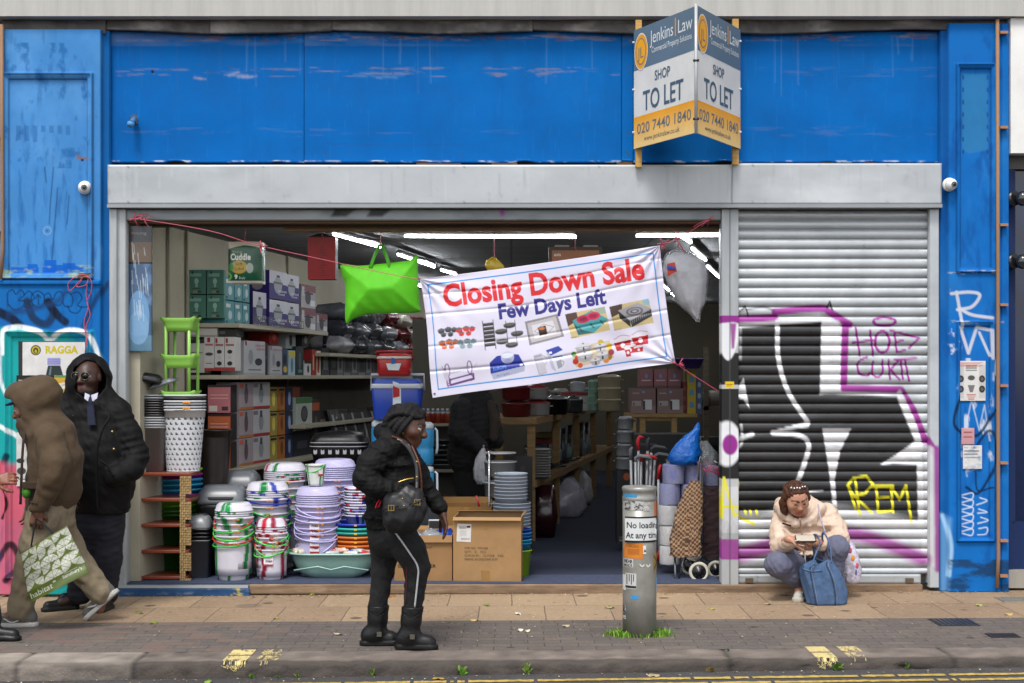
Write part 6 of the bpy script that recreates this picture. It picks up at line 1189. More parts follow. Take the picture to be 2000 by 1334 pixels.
# ---- banner
def banner():
    TL,TR,BR,BL = (820,545),(1288,480),(1319,709),(848,778); k = 1.2; Wd,Hd = 480,235
    c = Canvas(0,0,Wd,Hd,2.2,'#c9c5d6'); BLU = '#1a7fc4'
    c.rect(12,12,466,14.5,BLU); c.rect(12,219,466,221.5,BLU); c.rect(12,12,14.5,221,BLU); c.rect(464,12,466.5,221,BLU)
    RED = '#c4171f'; NV = '#211a72'
    c.text('Closing Down Sale',40,60,61,RED,.036,404); c.text('Few Days Left',146,98,42,NV,.036,216)
    def minipots(x,y,col):
        for dx,dy,s in ((0,0,1),(14,-1,1),(26,1,.9),(4,8,.8),(18,9,.8)):
            c.ell(x+dx,y+dy+2,6.5*s,4.5*s,col); c.ell(x+dx,y+dy-1.5,6.5*s,2.6*s,'#5a5a60'); c.stroke([(x+dx-8*s,y+dy-.5),(x+dx+8*s,y+dy-.5)],1,col,1,False,.6); c.ell(x+dx,y+dy-4,1,1,'#222')if 0 else c.ell(x+dx,y+dy-4,1.1,1.1,'#222222')
    minipots(28,106,'#2c2b30'); minipots(64,109,'#c2281f'); minipots(28,130,'#c05a1f'); minipots(64,134,'#7b959c')
    for i in range(6): c.rect(112,103 + 8*i,133,109.5 + 8*i,'#2a2828'); c.rect(113,104 + 8*i,132,105.5 + 8*i,'#55524f')
    c.stroke([(112,98),(112,156)],1.4,'#222222',1,False,.6); c.stroke([(133,98),(133,156)],1.4,'#222222',1,False,.6)
    for x,y in ((165,111),(147,121),(178,129),(147,141),(165,150)): c.ell(x,y+3,12,5,'#2a2828'); c.rect(x-12,y,x+12,y+3,'#2a2828'); c.ell(x,y,12,3,'#5a5654')
    c.stroke([(158,104),(158,155)],1.2,'#2a2828',1,False,.6); c.stroke([(176,104),(176,155)],1.2,'#2a2828',1,False,.6)
    c.poly([(196,110),(262,104),(270,150),(200,158)],'#7e797c'); c.poly([(200,114),(258,108),(265,147),(204,153)],'#aba7aa'); c.poly([(208,119),(251,115),(257,141),(212,146)],'#c6c3c8'); c.stroke([(212,132),(232,120),(252,128),(234,142),(212,132)],1,'#7a777a',1,False,.6); c.poly([(220,125),(236,123),(238,140),(222,142)],'#33201c'); c.ell(228,128,6,3,'#b8642c')
    c.poly([(277,107),(357,104),(362,152),(284,157)],'#b9a877'); c.poly([(277,107),(300,106),(302,122),(280,132)],'#4a3226'); c.poly([(335,105),(357,104),(358,118),(338,116)],'#8f9a8a'); c.poly([(290,122),(330,107),(361,130),(330,152),(298,152)],'#3f8f95'); c.poly([(290,122),(300,140),(330,152),(298,152)],'#245a62'); c.ell(312,122,14,8,'#a81c48'); c.ell(332,119,14,8,'#b8244f'); c.ell(312,122,8,4,'#7a1034'); c.ell(332,119,8,4,'#8a143a'); c.text('QUEEN BLACK',282,156,3,'#222222',0,16)
    for dx,dy in ((302,138),(325,134),(345,130)): c.stroke([(dx,dy),(dx+5,dy+8)],3,'#1c3c44',.9)
    c.poly([(366,106),(446,101),(450,150),(370,155)],'#b5a373'); c.poly([(366,106),(392,104),(390,120),(368,128)],'#3f2c24'); c.poly([(432,102),(446,101),(447,114),(434,112)],'#7fa2ac'); c.poly([(382,116),(424,106),(449,122),(404,140)],'#8f8d92'); c.poly([(382,116),(404,140),(404,153),(384,132)],'#232124'); c.poly([(404,140),(449,122),(449,136),(406,153)],'#2c2a2d'); c.ell(415,122,17,8,'#55535a'); c.ell(415,122,13,6,'#8f8d92'); c.ell(415,122,9,4,'#4a484e'); c.ell(415,122,5,2,'#9a989c'); c.text('LUXURY BLACK',369,154,3,'#222222',0,18)
    for i in range(10): c.stroke([(407 + i*4.4,146 - i*1.7),(409 + i*4.4,138 - i*1.7)],1,'#8a888c',.8,False,.6)
    PU = '#5a2470'; c.stroke([(32,196),(32,216),(40,214),(84,208)],2.2,PU); c.stroke([(36,205),(84,199),(84,210),(38,216),(36,205)],3,PU,1,False)
    for x in (34,78): a = np.linspace(0,6.4,24); c.stroke(np.column_stack([x + 4.5*np.cos(a),186 + 13*np.sin(a)]),1.8,PU,1,False); c.stroke([(x,198),(x+5,206),(x,212)],2,PU)
    c.stroke([(38,188),(78,183)],1,'#9a98a8',1,False); c.stroke([(38,193),(78,188)],1,'#9a98a8',1,False); c.poly([(24,184),(36,188),(35,206),(28,204)],'#b5b0be'); c.stroke([(28,184),(24,176)],1,'#55505c',1,False); c.stroke([(31,185),(30,175)],1,'#55505c',1,False); c.stroke([(86,190),(92,180)],1.5,'#a9a6b2',1,False)
    for i in range(14): c.stroke([(40 + i*2.8,188 - i*.35),(40 + i*2.8,194 - i*.35)],.8,'#8a8896',.9,False,.5)
    c.poly([(118,182),(134,170),(176,172),(186,196),(118,204)],'#1c2c8c'); c.poly([(118,204),(186,196),(184,207),(122,216)],'#9aa0b8'); c.text('EUROPE',124,199,9,'#5a86cc',.02,26,6); c.ell(154,176,13,12,'#a9adc4',.8); c.ell(154,172,12,5,'#d5d8e4',.8); c.ell(154,182,8,4,'#7f86a8',.8); c.rect(176,192,182,195,'#d0d4e0'); c.text('FRUIT BOWL',130,212,5,'#33406e',0,26,6)
    c.poly([(205,178),(221,176),(228,216),(211,220)],'#b4b1bd'); c.stroke([(206,180),(212,218),(227,215)],1,'#8f8c98',1,False); c.stroke([(221,180),(231,188),(226,200)],2.2,'#a5a2b0'); c.poly([(206,180),(221,178),(221,182),(207,184)],'#8f8d9a')
    c.poly([(230,172),(256,167),(264,176),(239,184)],'#22358f'); c.poly([(230,172),(239,184),(246,217),(238,210)],'#a8aabd'); c.poly([(239,184),(264,176),(266,210),(246,217)],'#c9cad6'); c.poly([(248,197),(258,194),(259,209),(250,212)],'#8f919c'); c.stroke([(259,197),(263,200),(260,206)],1.2,'#55565e'); c.rect(242,186,262,189,'#33449c'); c.rect(236,176,242,180,'#d0d4e0')
    c.poly([(280,196),(298,174),(358,172),(362,207),(286,215)],'#b9a03c',.6)
    for x,y,r,cl in ((286,203,6,'#a8261c'),(290,196,5,'#b8301c'),(294,212,5,'#c0502a'),(352,204,7,'#8c6a1c'),(358,196,6,'#8c2a3a'),(346,210,6,'#c87a1c'),(356,184,6,'#c9a01c'),(284,188,5,'#3f7a2a'),(300,176,5,'#5a8a2a'),(340,174,6,'#b8a02a')): c.ell(x,y,r,r,cl)
    for x,y,s in ((305,176,15),(338,182,12),(306,194,15),(340,199,11),(325,208,9)): c.ell(x,y+4,s,s*.6,'#9b9a9e'); c.ell(x,y-2,s,s*.4,'#c2c1c6'); c.rect(x-1.5,y+1,x+1.5,y+8,'#2c2b2e'); c.ell(x,y-s*.4,2,1.5,'#6a696e'); c.stroke([(x-s-2,y+1),(x+s+2,y+1)],1.2,'#7c7b80',1,False,.6)
    for x,y,w,h in ((366,172,34,24),(402,168,34,22),(384,188,24,16),(404,192,18,12)): c.poly([(x,y+h*.3),(x+w,y+h*.2),(x+w*.92,y+h),(x+w*.1,y+h)],'#a8121c'); c.poly([(x,y),(x+w,y-h*.1),(x+w,y+h*.2),(x,y+h*.3)],'#cbc6cc'); c.ell(x+w*.5,y+h*.6,w*.13,h*.22,'#d0ccd2'); c.stroke([(x+1,y),(x+w*.5,y-h*.25),(x+w-1,y-h*.1)],1.2,'#9a1018',.8)
    c.rect(386,194,396,210,'#a8121c'); c.rect(385,192,397,196,'#d0ccd2'); c.ell(391,202,2.5,3,'#d0ccd2')
    nc,nr = 500,250; U,V = np.meshgrid(np.linspace(0,1,nc),np.linspace(0,1,nr)); PX = (1-U)*(1-V)*TL[0] + U*(1-V)*TR[0] + U*V*BR[0] + (1-U)*V*BL[0]; PY = (1-U)*(1-V)*TL[1] + U*(1-V)*TR[1] + U*V*BR[1] + (1-U)*V*BL[1]
    PY = PY + 2.2*np.sin(math.pi*U)*(1-V) - 1.2*np.sin(U*9 + .5)*V; PX = PX + 3*np.sin(V*5)*(1-U)**3 - 2*np.sin(V*math.pi)*(U**3)
    dep = -.17 - .02*np.sin(math.pi*U)*np.sin(math.pi*V) + .012*np.sin(U*5.2 - V*3.1) + .006*np.sin(U*11 + V*6) + .004*np.sin(V*17 - U*5)*V
    for v0,a in ((.13,.006),(.3,.007),(.57,.006),(.78,.008)): dep = dep + a*np.exp(-((V - v0 - .03*np.sin(U*4))/.012)**2)
    for (cu,cv_) in ((0,0),(1,0),(1,1)): rr = np.hypot((U-cu)*2,V-cv_); an = np.arctan2(V-cv_,(U-cu)*2); dep = dep + .012*np.exp(-rr*3.5)*np.sin(an*16)
    # cloth creases
    P = np.stack([wx(PX,-.17),dep,wz(PY,-.17)],-1); t = thing('banner','white vinyl closing down sale banner strung at a tilt across the shop opening','banner',W(1070,630,-.17))
    o = link('sheet',np_mesh('sheet',P.reshape(-1,3),grid_faces(nr,nc),vcol=c.at(U*Wd,V*Hd).reshape(-1,3),off=WLOC[t]),BANNERM,t); md = o.modifiers.new('thick','SOLIDIFY'); md.thickness = .0012; md.offset = 1
    for i,(u,v) in enumerate(((.008,.02),(.992,.02),(.992,.97),(.012,.97))):
        q = P[int(v*(nr-1)),int(u*(nc-1))]; MB('#7a7c80').tube([q + (0,-.004,0),q + (0,.003,0)],.009,10).build('eyelet',STEEL,t)
banner()
def cord(label,pts,r=.0026,col='#b5485c',knots=()):
    mb = MB(col); P = smooth_pts([W(*p) for p in pts],6); mb.tube(P,r,6); g = np.random.default_rng(len(label))
    for k in knots:
        b = W(*k)
        for i in range(7): d = g.normal(0,1,3)*(.035,.012,.03); mb.tube([b,b + d*.6 + (0,-.01,0),b + d*1.2 + (0,0,-.01)],.0035,5)
    return tagbox(mb,label,'string',W(*pts[0]),PLAS,None,'string')
cord('long pink string running from the left guide down to the banner',[(253,427,-.08),(280,429,-.1),(410,451,-.13),(500,478,-.14),(640,509,-.15),(760,535,-.16),(823,546,-.17)],knots=((262,427,-.08),(280,428,-.09),(508,484,-.14)))
cord('pink string from the banner top corner up to the rail',[(1287,482,-.17),(1330,463,-.14),(1372,437,-.1),(1396,426,-.06)],knots=((1293,479,-.17),(1385,428,-.07),(1322,470,-.1)))
cord('pink string from the lower banner corner to the shutter post',[(1317,708,-.17),(1345,727,-.14),(1404,765,-.08)],knots=((1325,714,-.17),))
cord('loops of pink string trailing down the left pilaster',[(176,540,-.13),(155,537,-.15),(134,552,-.16),(136,568,-.15),(150,555,-.15),(165,540,-.15),(178,548,-.15),(178,570,-.14),(170,590,-.13),(176,615,-.13),(168,640,-.13),(171,685,-.13)],.003)
cord('second strand of pink string on the left pilaster',[(160,546,-.13),(150,560,-.15),(168,556,-.15),(172,545,-.14),(168,575,-.13),(172,600,-.13),(164,630,-.13),(168,660,-.13),(166,690,-.13)],.003)
# ---- estate agent board
def board():
    YA = -.85; t = thing('letting_board','grey, white and yellow V-shaped shop to let board on timber posts','sign',W(1345,300,-.15)); YB = -.16
    for x,ya,yb in ((1247,40,327),(1436,38,322)): MB('#b08a4c').box(wx(x-6,-.15),wx(x+6,-.15),-.17,-.13,wz(yb,-.15),wz(ya,-.15)).build('post',WOOD,t,bev=.003)
    za,zb = wz(-2,YA),wz(246,YA); xa = wx(1359,YA);
    for s,px in ((0,1238),(1,1446)):
        x0 = wx(px,YB); zt0,zb0 = wz(60 if s == 0 else 58,YB),wz(291,YB)
        A = np.array((x0,YB,zb0)); B = np.array((xa + (-.004 if s == 0 else .004),YA,zb0)); zsc = zt0 - zb0;
        if s: A,B = B,A
        ux = B - A; wd_ = np.linalg.norm(ux); ux /= wd_; uz = np.array((0,0,1.)); nn = np.cross(ux,uz);
        mb = MB('#c9c9c7');
        def q(u0,v0,u1,v1,c,e): mb.quad([A + ux*u0*wd_ + uz*v0*zsc + nn*e,A + ux*u1*wd_ + uz*v0*zsc + nn*e,A + ux*u1*wd_ + uz*v1*zsc + nn*e,A + ux*u0*wd_ + uz*v1*zsc + nn*e],c)
        q(0,0,1,1,'#c9c9c7',0); q(0,0,1,1,'#9a9a98',-.006); q(0,.655,1,1,'#566b7e',.001)
        for k in range(12): c0 = np.array(L('#d9951c')); c1 = np.array(L('#dcc184')); q(0,.262*(1-(k+1)/12),1,.262*(1-k/12),c0*(1-k/11*.9) + c1*k/11*.9,.001)
        mb.build('panel',PAINT,t); P = lambda u,v,e=.0025: A + ux*u*wd_ + uz*v*zsc + nn*e; mb = MB('#d9951c'); mb.quad([P(.69,.82),P(.705,.82),P(.705,.97),P(.69,.97)]); mb.build('divider',PAINT,t)
        for tt,u,v,sz,c,bd,wd2 in (('Jenkins',.28,.835,.155,'#cfd2d4',0,.38),('Law',.74,.835,.155,'#cfd2d4',0,.22),('Commercial Property Solutions',.31,.755,.07,'#cfd2d4',0,.64),('SHOP',.36,.52,.115,'#42586c',.012,.25),('TO LET',.16,.3,.23,'#42586c',.012,.66),('020 7440 1840',.06,.115,.125,'#5f6b72',.004,.88),('www.jenkinslaw.co.uk',.18,.045,.06,'#5f5f58',0,.58)): tx = MB(c); tx.text(tt,P(u,v),ux,uz,sz*zsc,c,bd,wd2*wd_); tx.build('lettering',PAINT,t)
        lg = MB('#d9951c'); ce = (.13,.80); rx,rz = .115*wd_,.155*zsc
        for sc_,c,e in ((1,'#cfcdc6',.0028),(.93,'#d9951c',.0034),(.72,'#5f6b72',.004),(.66,'#dfa028',.0046)): qq = circ(1,30); lg.quad([P(*ce,e) + ux*a*rx*sc_ + uz*b*rz*sc_ for a,b in qq],c)
        lg.text('JL',P(.075,.745,.0054),ux,uz,.13*zsc,'#5f6b72',0,.1*wd_); lg.build('logo',PAINT,t)
        for v in (.14,.5,.9): p = P(.01 if s == 0 else .99,v,0); MB('#c9c9c9').tube([p + nn*.01 - ux*.012,p - nn*.02 + ux*.01],.008,6).build('cable_tie',PLAS,t)
    ztop = zsc + zb0
    MB('#aeb0b2').tube([(xa,YA - .01,zb0 - .005),(xa,YA - .01,ztop + .005)],.011,8).build('corner_strip',ALU,t)
    for z in (wz(119,YA),wz(233,YA)): MB('#1a1a1a').tube([(xa - .02,YA - .012,z),(xa + .02,YA - .02,z)],.009,6).build('cable_tie',PLAS,t)
board()
# ---- posters
def poster(label,x0,x1,y0,y1,fn,Y=-.098,k=2.2,tilt=0,step=.7,name='poster'):
    c = Canvas(x0,y0,x1,y1,k,'#c4c2c0'); fn(c); o = slabpack(x0,x1,y0,y1,Y,.004,lambda q: setattr(q,'a',c.a),name,PAPER,None,.002,k,step); return setp(o,label,'poster')
def p_ragga(c):
    c.grime('#dcdcda',.6,30,30,.5,2); c.rect(30,660,44,745,'#23252a'); c.rect(30,660,170,668,'#2a3036'); c.text('RAGGA',89,690,20,'#b3a320',.05,64); c.ell(70,684,10,10,'#1f1f14'); c.ell(70,684,8,8,'#a8992a'); c.ell(70,685,5,6,'#26241a')
    c.ell(70,686,2.5,3.5,'#a8992a'); c.rect(93,699,118,713,'#8d8bb8');
    for y in (702,706,710): c.rect(92,y,119,y+1.4,'#6d6ba0')
    c.poly([(94,714),(118,714),(124,735),(126,748),(86,748),(89,735)],'#1f2a2c'); c.poly([(98,716),(101,716),(98,745),(93,745)],'#5f7478',.8)
poster('white drink poster with a bottle and yellow lettering on the left pilaster',36,166,666,748,p_ragga,-.1)
def p_zed(c):
    c.rect(0,0,300,900,'#121213'); c.text('ZED BIAS',37,765,26,'#c9c9c6',.03,66); c.rect(36,742,48,743.5,'#9a9a98'); c.ell(40,808,9,7,'#b0352a'); c.ell(48,806,6,5,'#2a5aa8'); c.text('Tickets',36,828,7,'#c9c9c6',0,20); c.rect(36,815,50,822,'#a3a3a0')
poster('black gig poster with white capitals behind the man in brown',32,106,733,838,p_zed,-.104)
poster('yellow poster with a white slip beside the black gig poster',106,136,733,790,lambda c: (c.rect(0,0,300,900,'#b9912a'),c.rect(107,733,135,738,'#4f7a4a'),c.poly([(110,750),(133,745),(134,758),(111,762)],'#c9c2b5'),c.text('BAY STREET',112,755,4,'#5a3a2a',0,18,8)),-.103)
poster('torn white bill pasted low on the left pilaster',32,55,845,950,lambda c: (c.grime('#8f8d8c',.7,8,12,.5,3),c.ell(40,900,8,5,'#2a2a2c'),c.ell(42,920,9,7,'#3a3a3c'),c.rect(36,935,52,937,'#55555a')),-.1)
def p_spk(c):
    for x in (1870.5,1912):
        c.rect(x,712,x+12,778,'#a5a3a0',.6)
        for y in (738,758): c.ell(x+6,y+2,6,7,'#1f1f20'); c.ell(x+6,y+2,3,3.5,'#55504c')
    for k in range(5): c.rect(1872 + (k % 2)*4,708 + k*1.8,1920 - (k % 3)*5,709 + k*1.8,'#b05a40')
    for k in range(4): c.rect(1886,714 + k*3,1908,715.2 + k*3,'#33302e')
    c.ell(1897,738,7,5,'#4a4643'); c.poly([(1890,752),(1904,752),(1900,766),(1894,766)],'#6a6663')
    for k in range(4): c.rect(1888 + k,770 + k*3,1906 - k,771.5 + k*3,'#a34a34')
poster('white gig bill with two drawn loudspeakers on the right pilaster',1869,1925,705,783,p_spk,-.1)
poster('torn pink and white bill with a few lines of text under the speaker bill',1878,1903,836,868,lambda c: (c.rect(0,0,3000,3000,'#b3868a'),c.rect(1882,843,1899,846,'#8a4a52'),c.rect(1882,852,1899,855,'#8a4a52')),-.1)
poster('torn white bill with small text lowest on the right pilaster',1881,1918,870,916,lambda c: (c.grime('#6f8fae',.8,14,10,.56,4),c.text('WHAT THE HELL',1883,876,5,'#4a2a2a',0,24),c.rect(1883,880,1912,882,'#55504e'),c.rect(1883,886,1910,888,'#55504e'),c.rect(1883,893,1914,895,'#7a7674')),-.1)
# ---- bollard
def bollard():
    b = G(1249,1240); d = b[1] + D; s = F/d; r = 33/s; zt_ = H - (948-HZ)/s; t = thing('bollard','stickered steel bollard post with a no loading plate on the pavement','bollard',b); h = zt_ - b[2]
    mb = MB('#8f8d86'); mb.place(b); n = 40; mb.lathe([(r,-.02),(r,.25),(r,h*.55),(r,h*.9)],n); mb.lathe([(r*1.0,h*.9),(r*1.02,h*.905),(r*1.02,h*.925),(r*.99,h*.93),(r*.99,h*.96),(r*1.04,h*.968),(r*1.04,h*.985),(r*.98,h*.995),(r*.5,h)],n,col='#8a8984'); mb.build('post',IRON,t)
    def patch(px0,px1,py0,py1,fn,e=.0012,name='sticker',k=3):
        c = Canvas(px0,py0,px1,py1,k,'#c4c4c2'); fn(c); nx = max(6,int((px1-px0)*1.3)); ny = max(6,int((py1-py0)*1.3)); PX,PY = np.meshgrid(np.linspace(px0,px1,nx),np.linspace(py0,py1,ny)); xx = np.clip((PX - 1249)/s,-r*1.0,r*1.0); rr = r*(1.0) + e; a = np.arcsin(np.clip(xx/rr,-1,1)); P = np.stack([b[0] + rr*np.sin(a),b[1] - rr*np.cos(a),H - (PY-HZ)/s],-1)
        link(name,np_mesh(name,P.reshape(-1,3),grid_faces(ny,nx),vcol=c.at(PX,PY).reshape(-1,3),off=WLOC[t]),PAPER,t)
    patch(1218,1241,963,971,lambda c: c.rect(0,0,9e3,9e3,'#2a7fb0'))
    def scr(bg,fg,seed):
        def f(c):
            g = np.random.default_rng(seed); c.rect(0,0,9e3,9e3,bg)
            for k in range(26): x = g.uniform(c.xs[0],c.xs[-1]); y = g.uniform(c.ys[0],c.ys[-1]); c.stroke([(x,y),(x + g.normal(0,4),y + g.normal(0,3))],1.4,fg,1,False,.6)
        return f
    patch(1219,1229,972,994,scr('#9a9a98','#1f1f1f',1)); patch(1231,1254,975,994,scr('#a8a8a6','#2a2a2a',2)); patch(1254,1268,978,995,scr('#8c8a85','#b4b2ae',3))
    patch(1218,1253,1058,1087,lambda c: (c.rect(0,0,9e3,9e3,'#c2711c'),c.rect(1224,1068,1246,1080,'#8f4f14',.6),c.text('WANTED',1225,1066,6,'#3a2410',.02,20),c.grime('#c9b9a0',.8,10,6,.58,3,(1218,1058,1253,1063))))
    patch(1253,1259,1062,1078,lambda c: (c.rect(0,0,9e3,9e3,'#c9c9c9'),c.text('A',1253.5,1075,8,'#111111',.04)))
    patch(1217,1234,1088,1105,lambda c: (c.rect(0,0,9e3,9e3,'#b9b9b7'),c.text('BEAR',1218,1096,9,'#161616',.04,15),c.text('MAKER',1218,1104,9,'#161616',.04,15)))
    patch(1220,1240,1116,1146,lambda c: (c.rect(0,0,9e3,9e3,'#b5b5b3'),[c.rect(1222 + 4*k,1118,1224 + 4*k,1138 - (k % 2)*6,'#161616') for k in range(4)],c.rect(1220,1140,1240,1145,'#161616')))
    patch(1216,1221,1120,1150,lambda c: c.rect(0,0,9e3,9e3,'#c4c4c2')); patch(1228,1245,1158,1166,lambda c: (c.rect(0,0,9e3,9e3,'#77756f'),c.ell(1237,1162,8,4,'#2f86bd'))); patch(1276,1282.5,978,1028,lambda c: c.rect(0,0,9e3,9e3,'#c2642c')); patch(1275,1282,1080,1112,lambda c: (c.rect(0,0,9e3,9e3,'#8a6f2c'),c.stroke([(1276,1084),(1281,1096),(1276,1108)],2,'#2a2210')))
    patch(1246,1256,1096,1104,lambda c: (c.rect(0,0,9e3,9e3,'#77756f'),c.stroke([(1247,1098),(1251,1102),(1255,1099)],2.5,'#c4c2be'))); patch(1259,1268,1097,1104,lambda c: (c.rect(0,0,9e3,9e3,'#77756f'),c.stroke([(1260,1099),(1263,1103),(1267,1099)],2.5,'#c4c2be'))); patch(1216.5,1221,1180,1206,scr('#b9b9b7','#161616',8)); patch(1279,1282.4,1126,1150,lambda c: c.rect(0,0,9e3,9e3,'#6aa0c4'))
    # sign plate, bent round the post
    c = Canvas(1214,1004,1290,1058,4,'#101010'); c.rect(1214,1009.5,1286,1052,'#c4c6c6'); c.text('No loading',1220.5,1028,16.5,'#0d0d0e',.022,70); c.text('At any time',1218,1047.5,16.5,'#0d0d0e',.022,74); nx,ny = 110,60; PX,PY = np.meshgrid(np.linspace(1216,1289,nx),np.linspace(1006,1056,ny)); a = np.clip((PX - 1246)/s/(r*1.25),-1.3,1.3); rr = r*1.25; curl = np.maximum(0,PX - 1278)/11.
    P = np.stack([b[0] - 3/s + rr*np.sin(a),b[1] - rr*np.cos(a) + r*.2 - .018*curl**2*(1.2 - np.abs(PY-1036)/25),H - (PY + 2.5*curl**2*np.sin(PY/5.) - HZ)/s],-1); cc = c.at(PX,PY); cc[PX > 1288 - 3*np.abs(np.sin(PY/6.))] = L('#3a3a3a'); link('no_loading_plate',np_mesh('no_loading_plate',P.reshape(-1,3),grid_faces(ny,nx),vcol=cc.reshape(-1,3),off=WLOC[t]),PAINT,t)
bollard()
# ---- grass, weeds, leaves
def blades(n,spread,h,seed,cols,flat=.0,w=.005):
    g = np.random.default_rng(seed); V = []; fs = []; C = []
    for i in range(n):
        x,y = spread(g); a = g.uniform(0,6.28); hh = h*g.uniform(.4,1.1); l = g.normal(0,.35,2)*hh; u = np.array((math.cos(a),math.sin(a),0))*w*g.uniform(.6,1.3); b = np.array((x,y,gz(x))); m_ = b + (l[0]*.4,l[1]*.4,hh*.6); e = b + (l[0],l[1],hh*(1-flat)); k = len(V); V += [b - u,b + u,m_ + u*.7,m_ - u*.7,e]; fs += [(k,k+1,k+2,k+3),(k+3,k+2,k+4,k+4)]; cc = np.array(L(cols[g.integers(len(cols))]))*g.uniform(.7,1.3); C += [cc,cc]
    return V,[f if f[2] != f[3] else f for f in fs],C
gb = G(1249,1240)
def ringspread(g):
    a = g.uniform(0,6.28); r = .108 + abs(g.normal(0,.038)); return gb[0] + r*math.cos(a)*1.15,gb[1] - .0 + r*math.sin(a)*.6 - .01
mb = MB(); V,fs,C = blades(900,ringspread,.04,4,['#4f7a1c','#6a9426','#3c6416','#86a83a'],0,.003)
for f,c in zip(fs,C): mb.f.append(list(dict.fromkeys(f))); mb.c.append(tuple(c)); mb.sm.append(False)
mb.v = [tuple(v) for v in V]; o = mb.build('grass',LEAF,base=gb); setp(o,'bright green grass growing round the foot of the bollard','grass',None,'stuff')
for i,(px,py,hpx,sp,lb) in enumerate(((1030,1312,26,12,'leafy green weed at the kerb foot just right of the walking woman'),(903,1316,22,14,'bushy weed at the kerb foot below the largest carton'),(728,1319,22,8,'thin weed at the kerb foot below the walking woman'),(582,1326,10,9,'small weed tuft at the kerb foot below the baby bath'),(492,1324,12,8,'small weed tuft near the left yellow kerb mark'),(545,1325,8,8,'flat weed tuft between the left yellow mark and the bath'),(1388,1311,12,12,'dry brownish weed in the kerb joint right of the bollard'),(1422,1272,7,5,'tiny weed on the kerb top right of the bollard'),(1632,1306,18,18,'spreading grassy weed below the right yellow kerb mark'),(1770,1304,16,9,'small leafy weed at the kerb foot at the far right'))):
    if py > 1290: x = wx(px,KY); cpt = np.array((x,KY - .02,rz_(x)))
    else: cpt = G(px,py)
    g = np.random.default_rng(50+i); hh = wl(hpx,KY); ss = wl(sp,KY); mb = MB(); n = 26 if hpx > 10 else 16
    for k in range(n):
        a = g.uniform(0,6.28); r_ = ss*g.uniform(.1,1); tip = cpt + (r_*math.cos(a),r_*math.sin(a)*.35 - .01,hh*g.uniform(.25,1)); w = np.array((g.normal(),g.normal()*.5,g.normal())); w = w/np.linalg.norm(w)*ss*g.uniform(.15,.3); mid = cpt*.35 + tip*.65 + (0,0,hh*.1); c = np.array(L(('#4b7a24','#5f8f2c','#3a611c','#7a8a3a')[g.integers(4)] if 'dry' not in lb else '#7a6a3a'))*g.uniform(.7,1.25); mb.quad([cpt,mid - w,tip,mid + w],c)
    setp(mb.build('weed',LEAF,base=cpt),lb,'weed')
LV = [(610,1162,'#8a8a3a'),(765,1166,'#8a5a2a'),(300,1218,'#6a7a2a'),(272,1198,'#5f6a2a'),(1030,1234,'#c9bc9a'),(1190,1188,'#7f8a3a'),(926,1213,'#b59a6a'),(1912,1183,'#9a9a5a'),(1012,1200,'#d0cdc4'),(855,1302,'#9a7a3a'),(400,1326,'#6f8f2a'),(1500,1181,'#a3845a'),(1970,1201,'#a8905a'),(1016,1232,'#cfc9b8'),(1105,1224,'#b0a080'),(660,1240,'#a99a7a'),(1280,1325,'#9a8a6a'),(950,1183,'#6f7f3a'),(1390,1190,'#8f8a4a'),(540,1208,'#8a7a4a')]
LPOS = ['below the green marbled buckets','under the baby bath','by the rear shoe of the man in brown','just left of the grey trainer heel','right of the walking woman in mid pavement','left of the bollard by the sill','under the largest carton','near the right inspection cover','scrap right under the largest carton','on the kerb below the carton','in the gutter at far left','left of the seated woman','at the right frame edge','pale one left of the bollard','left of the bollard foot','below the baby bath on the grey blocks','in the road right of the walking woman','under the carton by the sill','right of the bollard near the sill','below the painted step']
for (px,py,c),w_ in zip(LV,LPOS):
    if py > 1295: x = wx(px,KY - .2); b = np.array((x,KY - .12,rz_(x) + .006))
    else: b = G(px,py) + (0,0,.005)
    g = np.random.default_rng(px); mb = MB(c); mb.place(b,g.uniform(0,6),g.uniform(-.3,.3)); q = circ(1,9); mb.quad([(x*.035*(1 + .3*math.sin(3*k)),y*.02,.006*math.sin(2*k)) for k,(x,y) in enumerate(q)]); tagbox(mb,'%s leaf or scrap lying %s' % ('pale' if c > '#a' else ('green' if int(c[3:5],16) >= int(c[1:3],16) else 'brown'),w_),'leaf',b,LEAF,'fallen leaves and scraps','leaf')
# fine litter: crumbs and specks too small to count
g = np.random.default_rng(77); mb = MB()
for i in range(1500):
    u = g.random()
    if u < .35: x = g.uniform(-4,4); y = -.09 - abs(g.normal(0,.05)); z = gz(x)
    elif u < .6: x = g.uniform(-3.4,3.4); y = KY - .03 - abs(g.normal(0,.06)); z = rz_(x)
    else: x = g.uniform(-3.8,3.9); y = g.uniform(-2.1,-.1); z = gz(x)
    s = g.uniform(.003,.012) if u > .35 else g.uniform(.004,.016); a = g.uniform(0,6.28); c = ('#a08a5a','#7a5c34','#c9c0ac','#5c5a2c','#3a322a','#8f7a4a')[g.integers(6)]; mb.quad([(x + s*math.cos(a + k*1.57)*(1 if k % 2 else .5),y + s*math.sin(a + k*1.57)*(1 if k % 2 else .5),z + .005 + .003*(k % 2)) for k in range(4)],c)
o = mb.build('fine_litter',LEAF,base=(0,-1,0)); setp(o,'crumbs and tiny scraps scattered along the pavement and gutter','litter',None,'stuff')
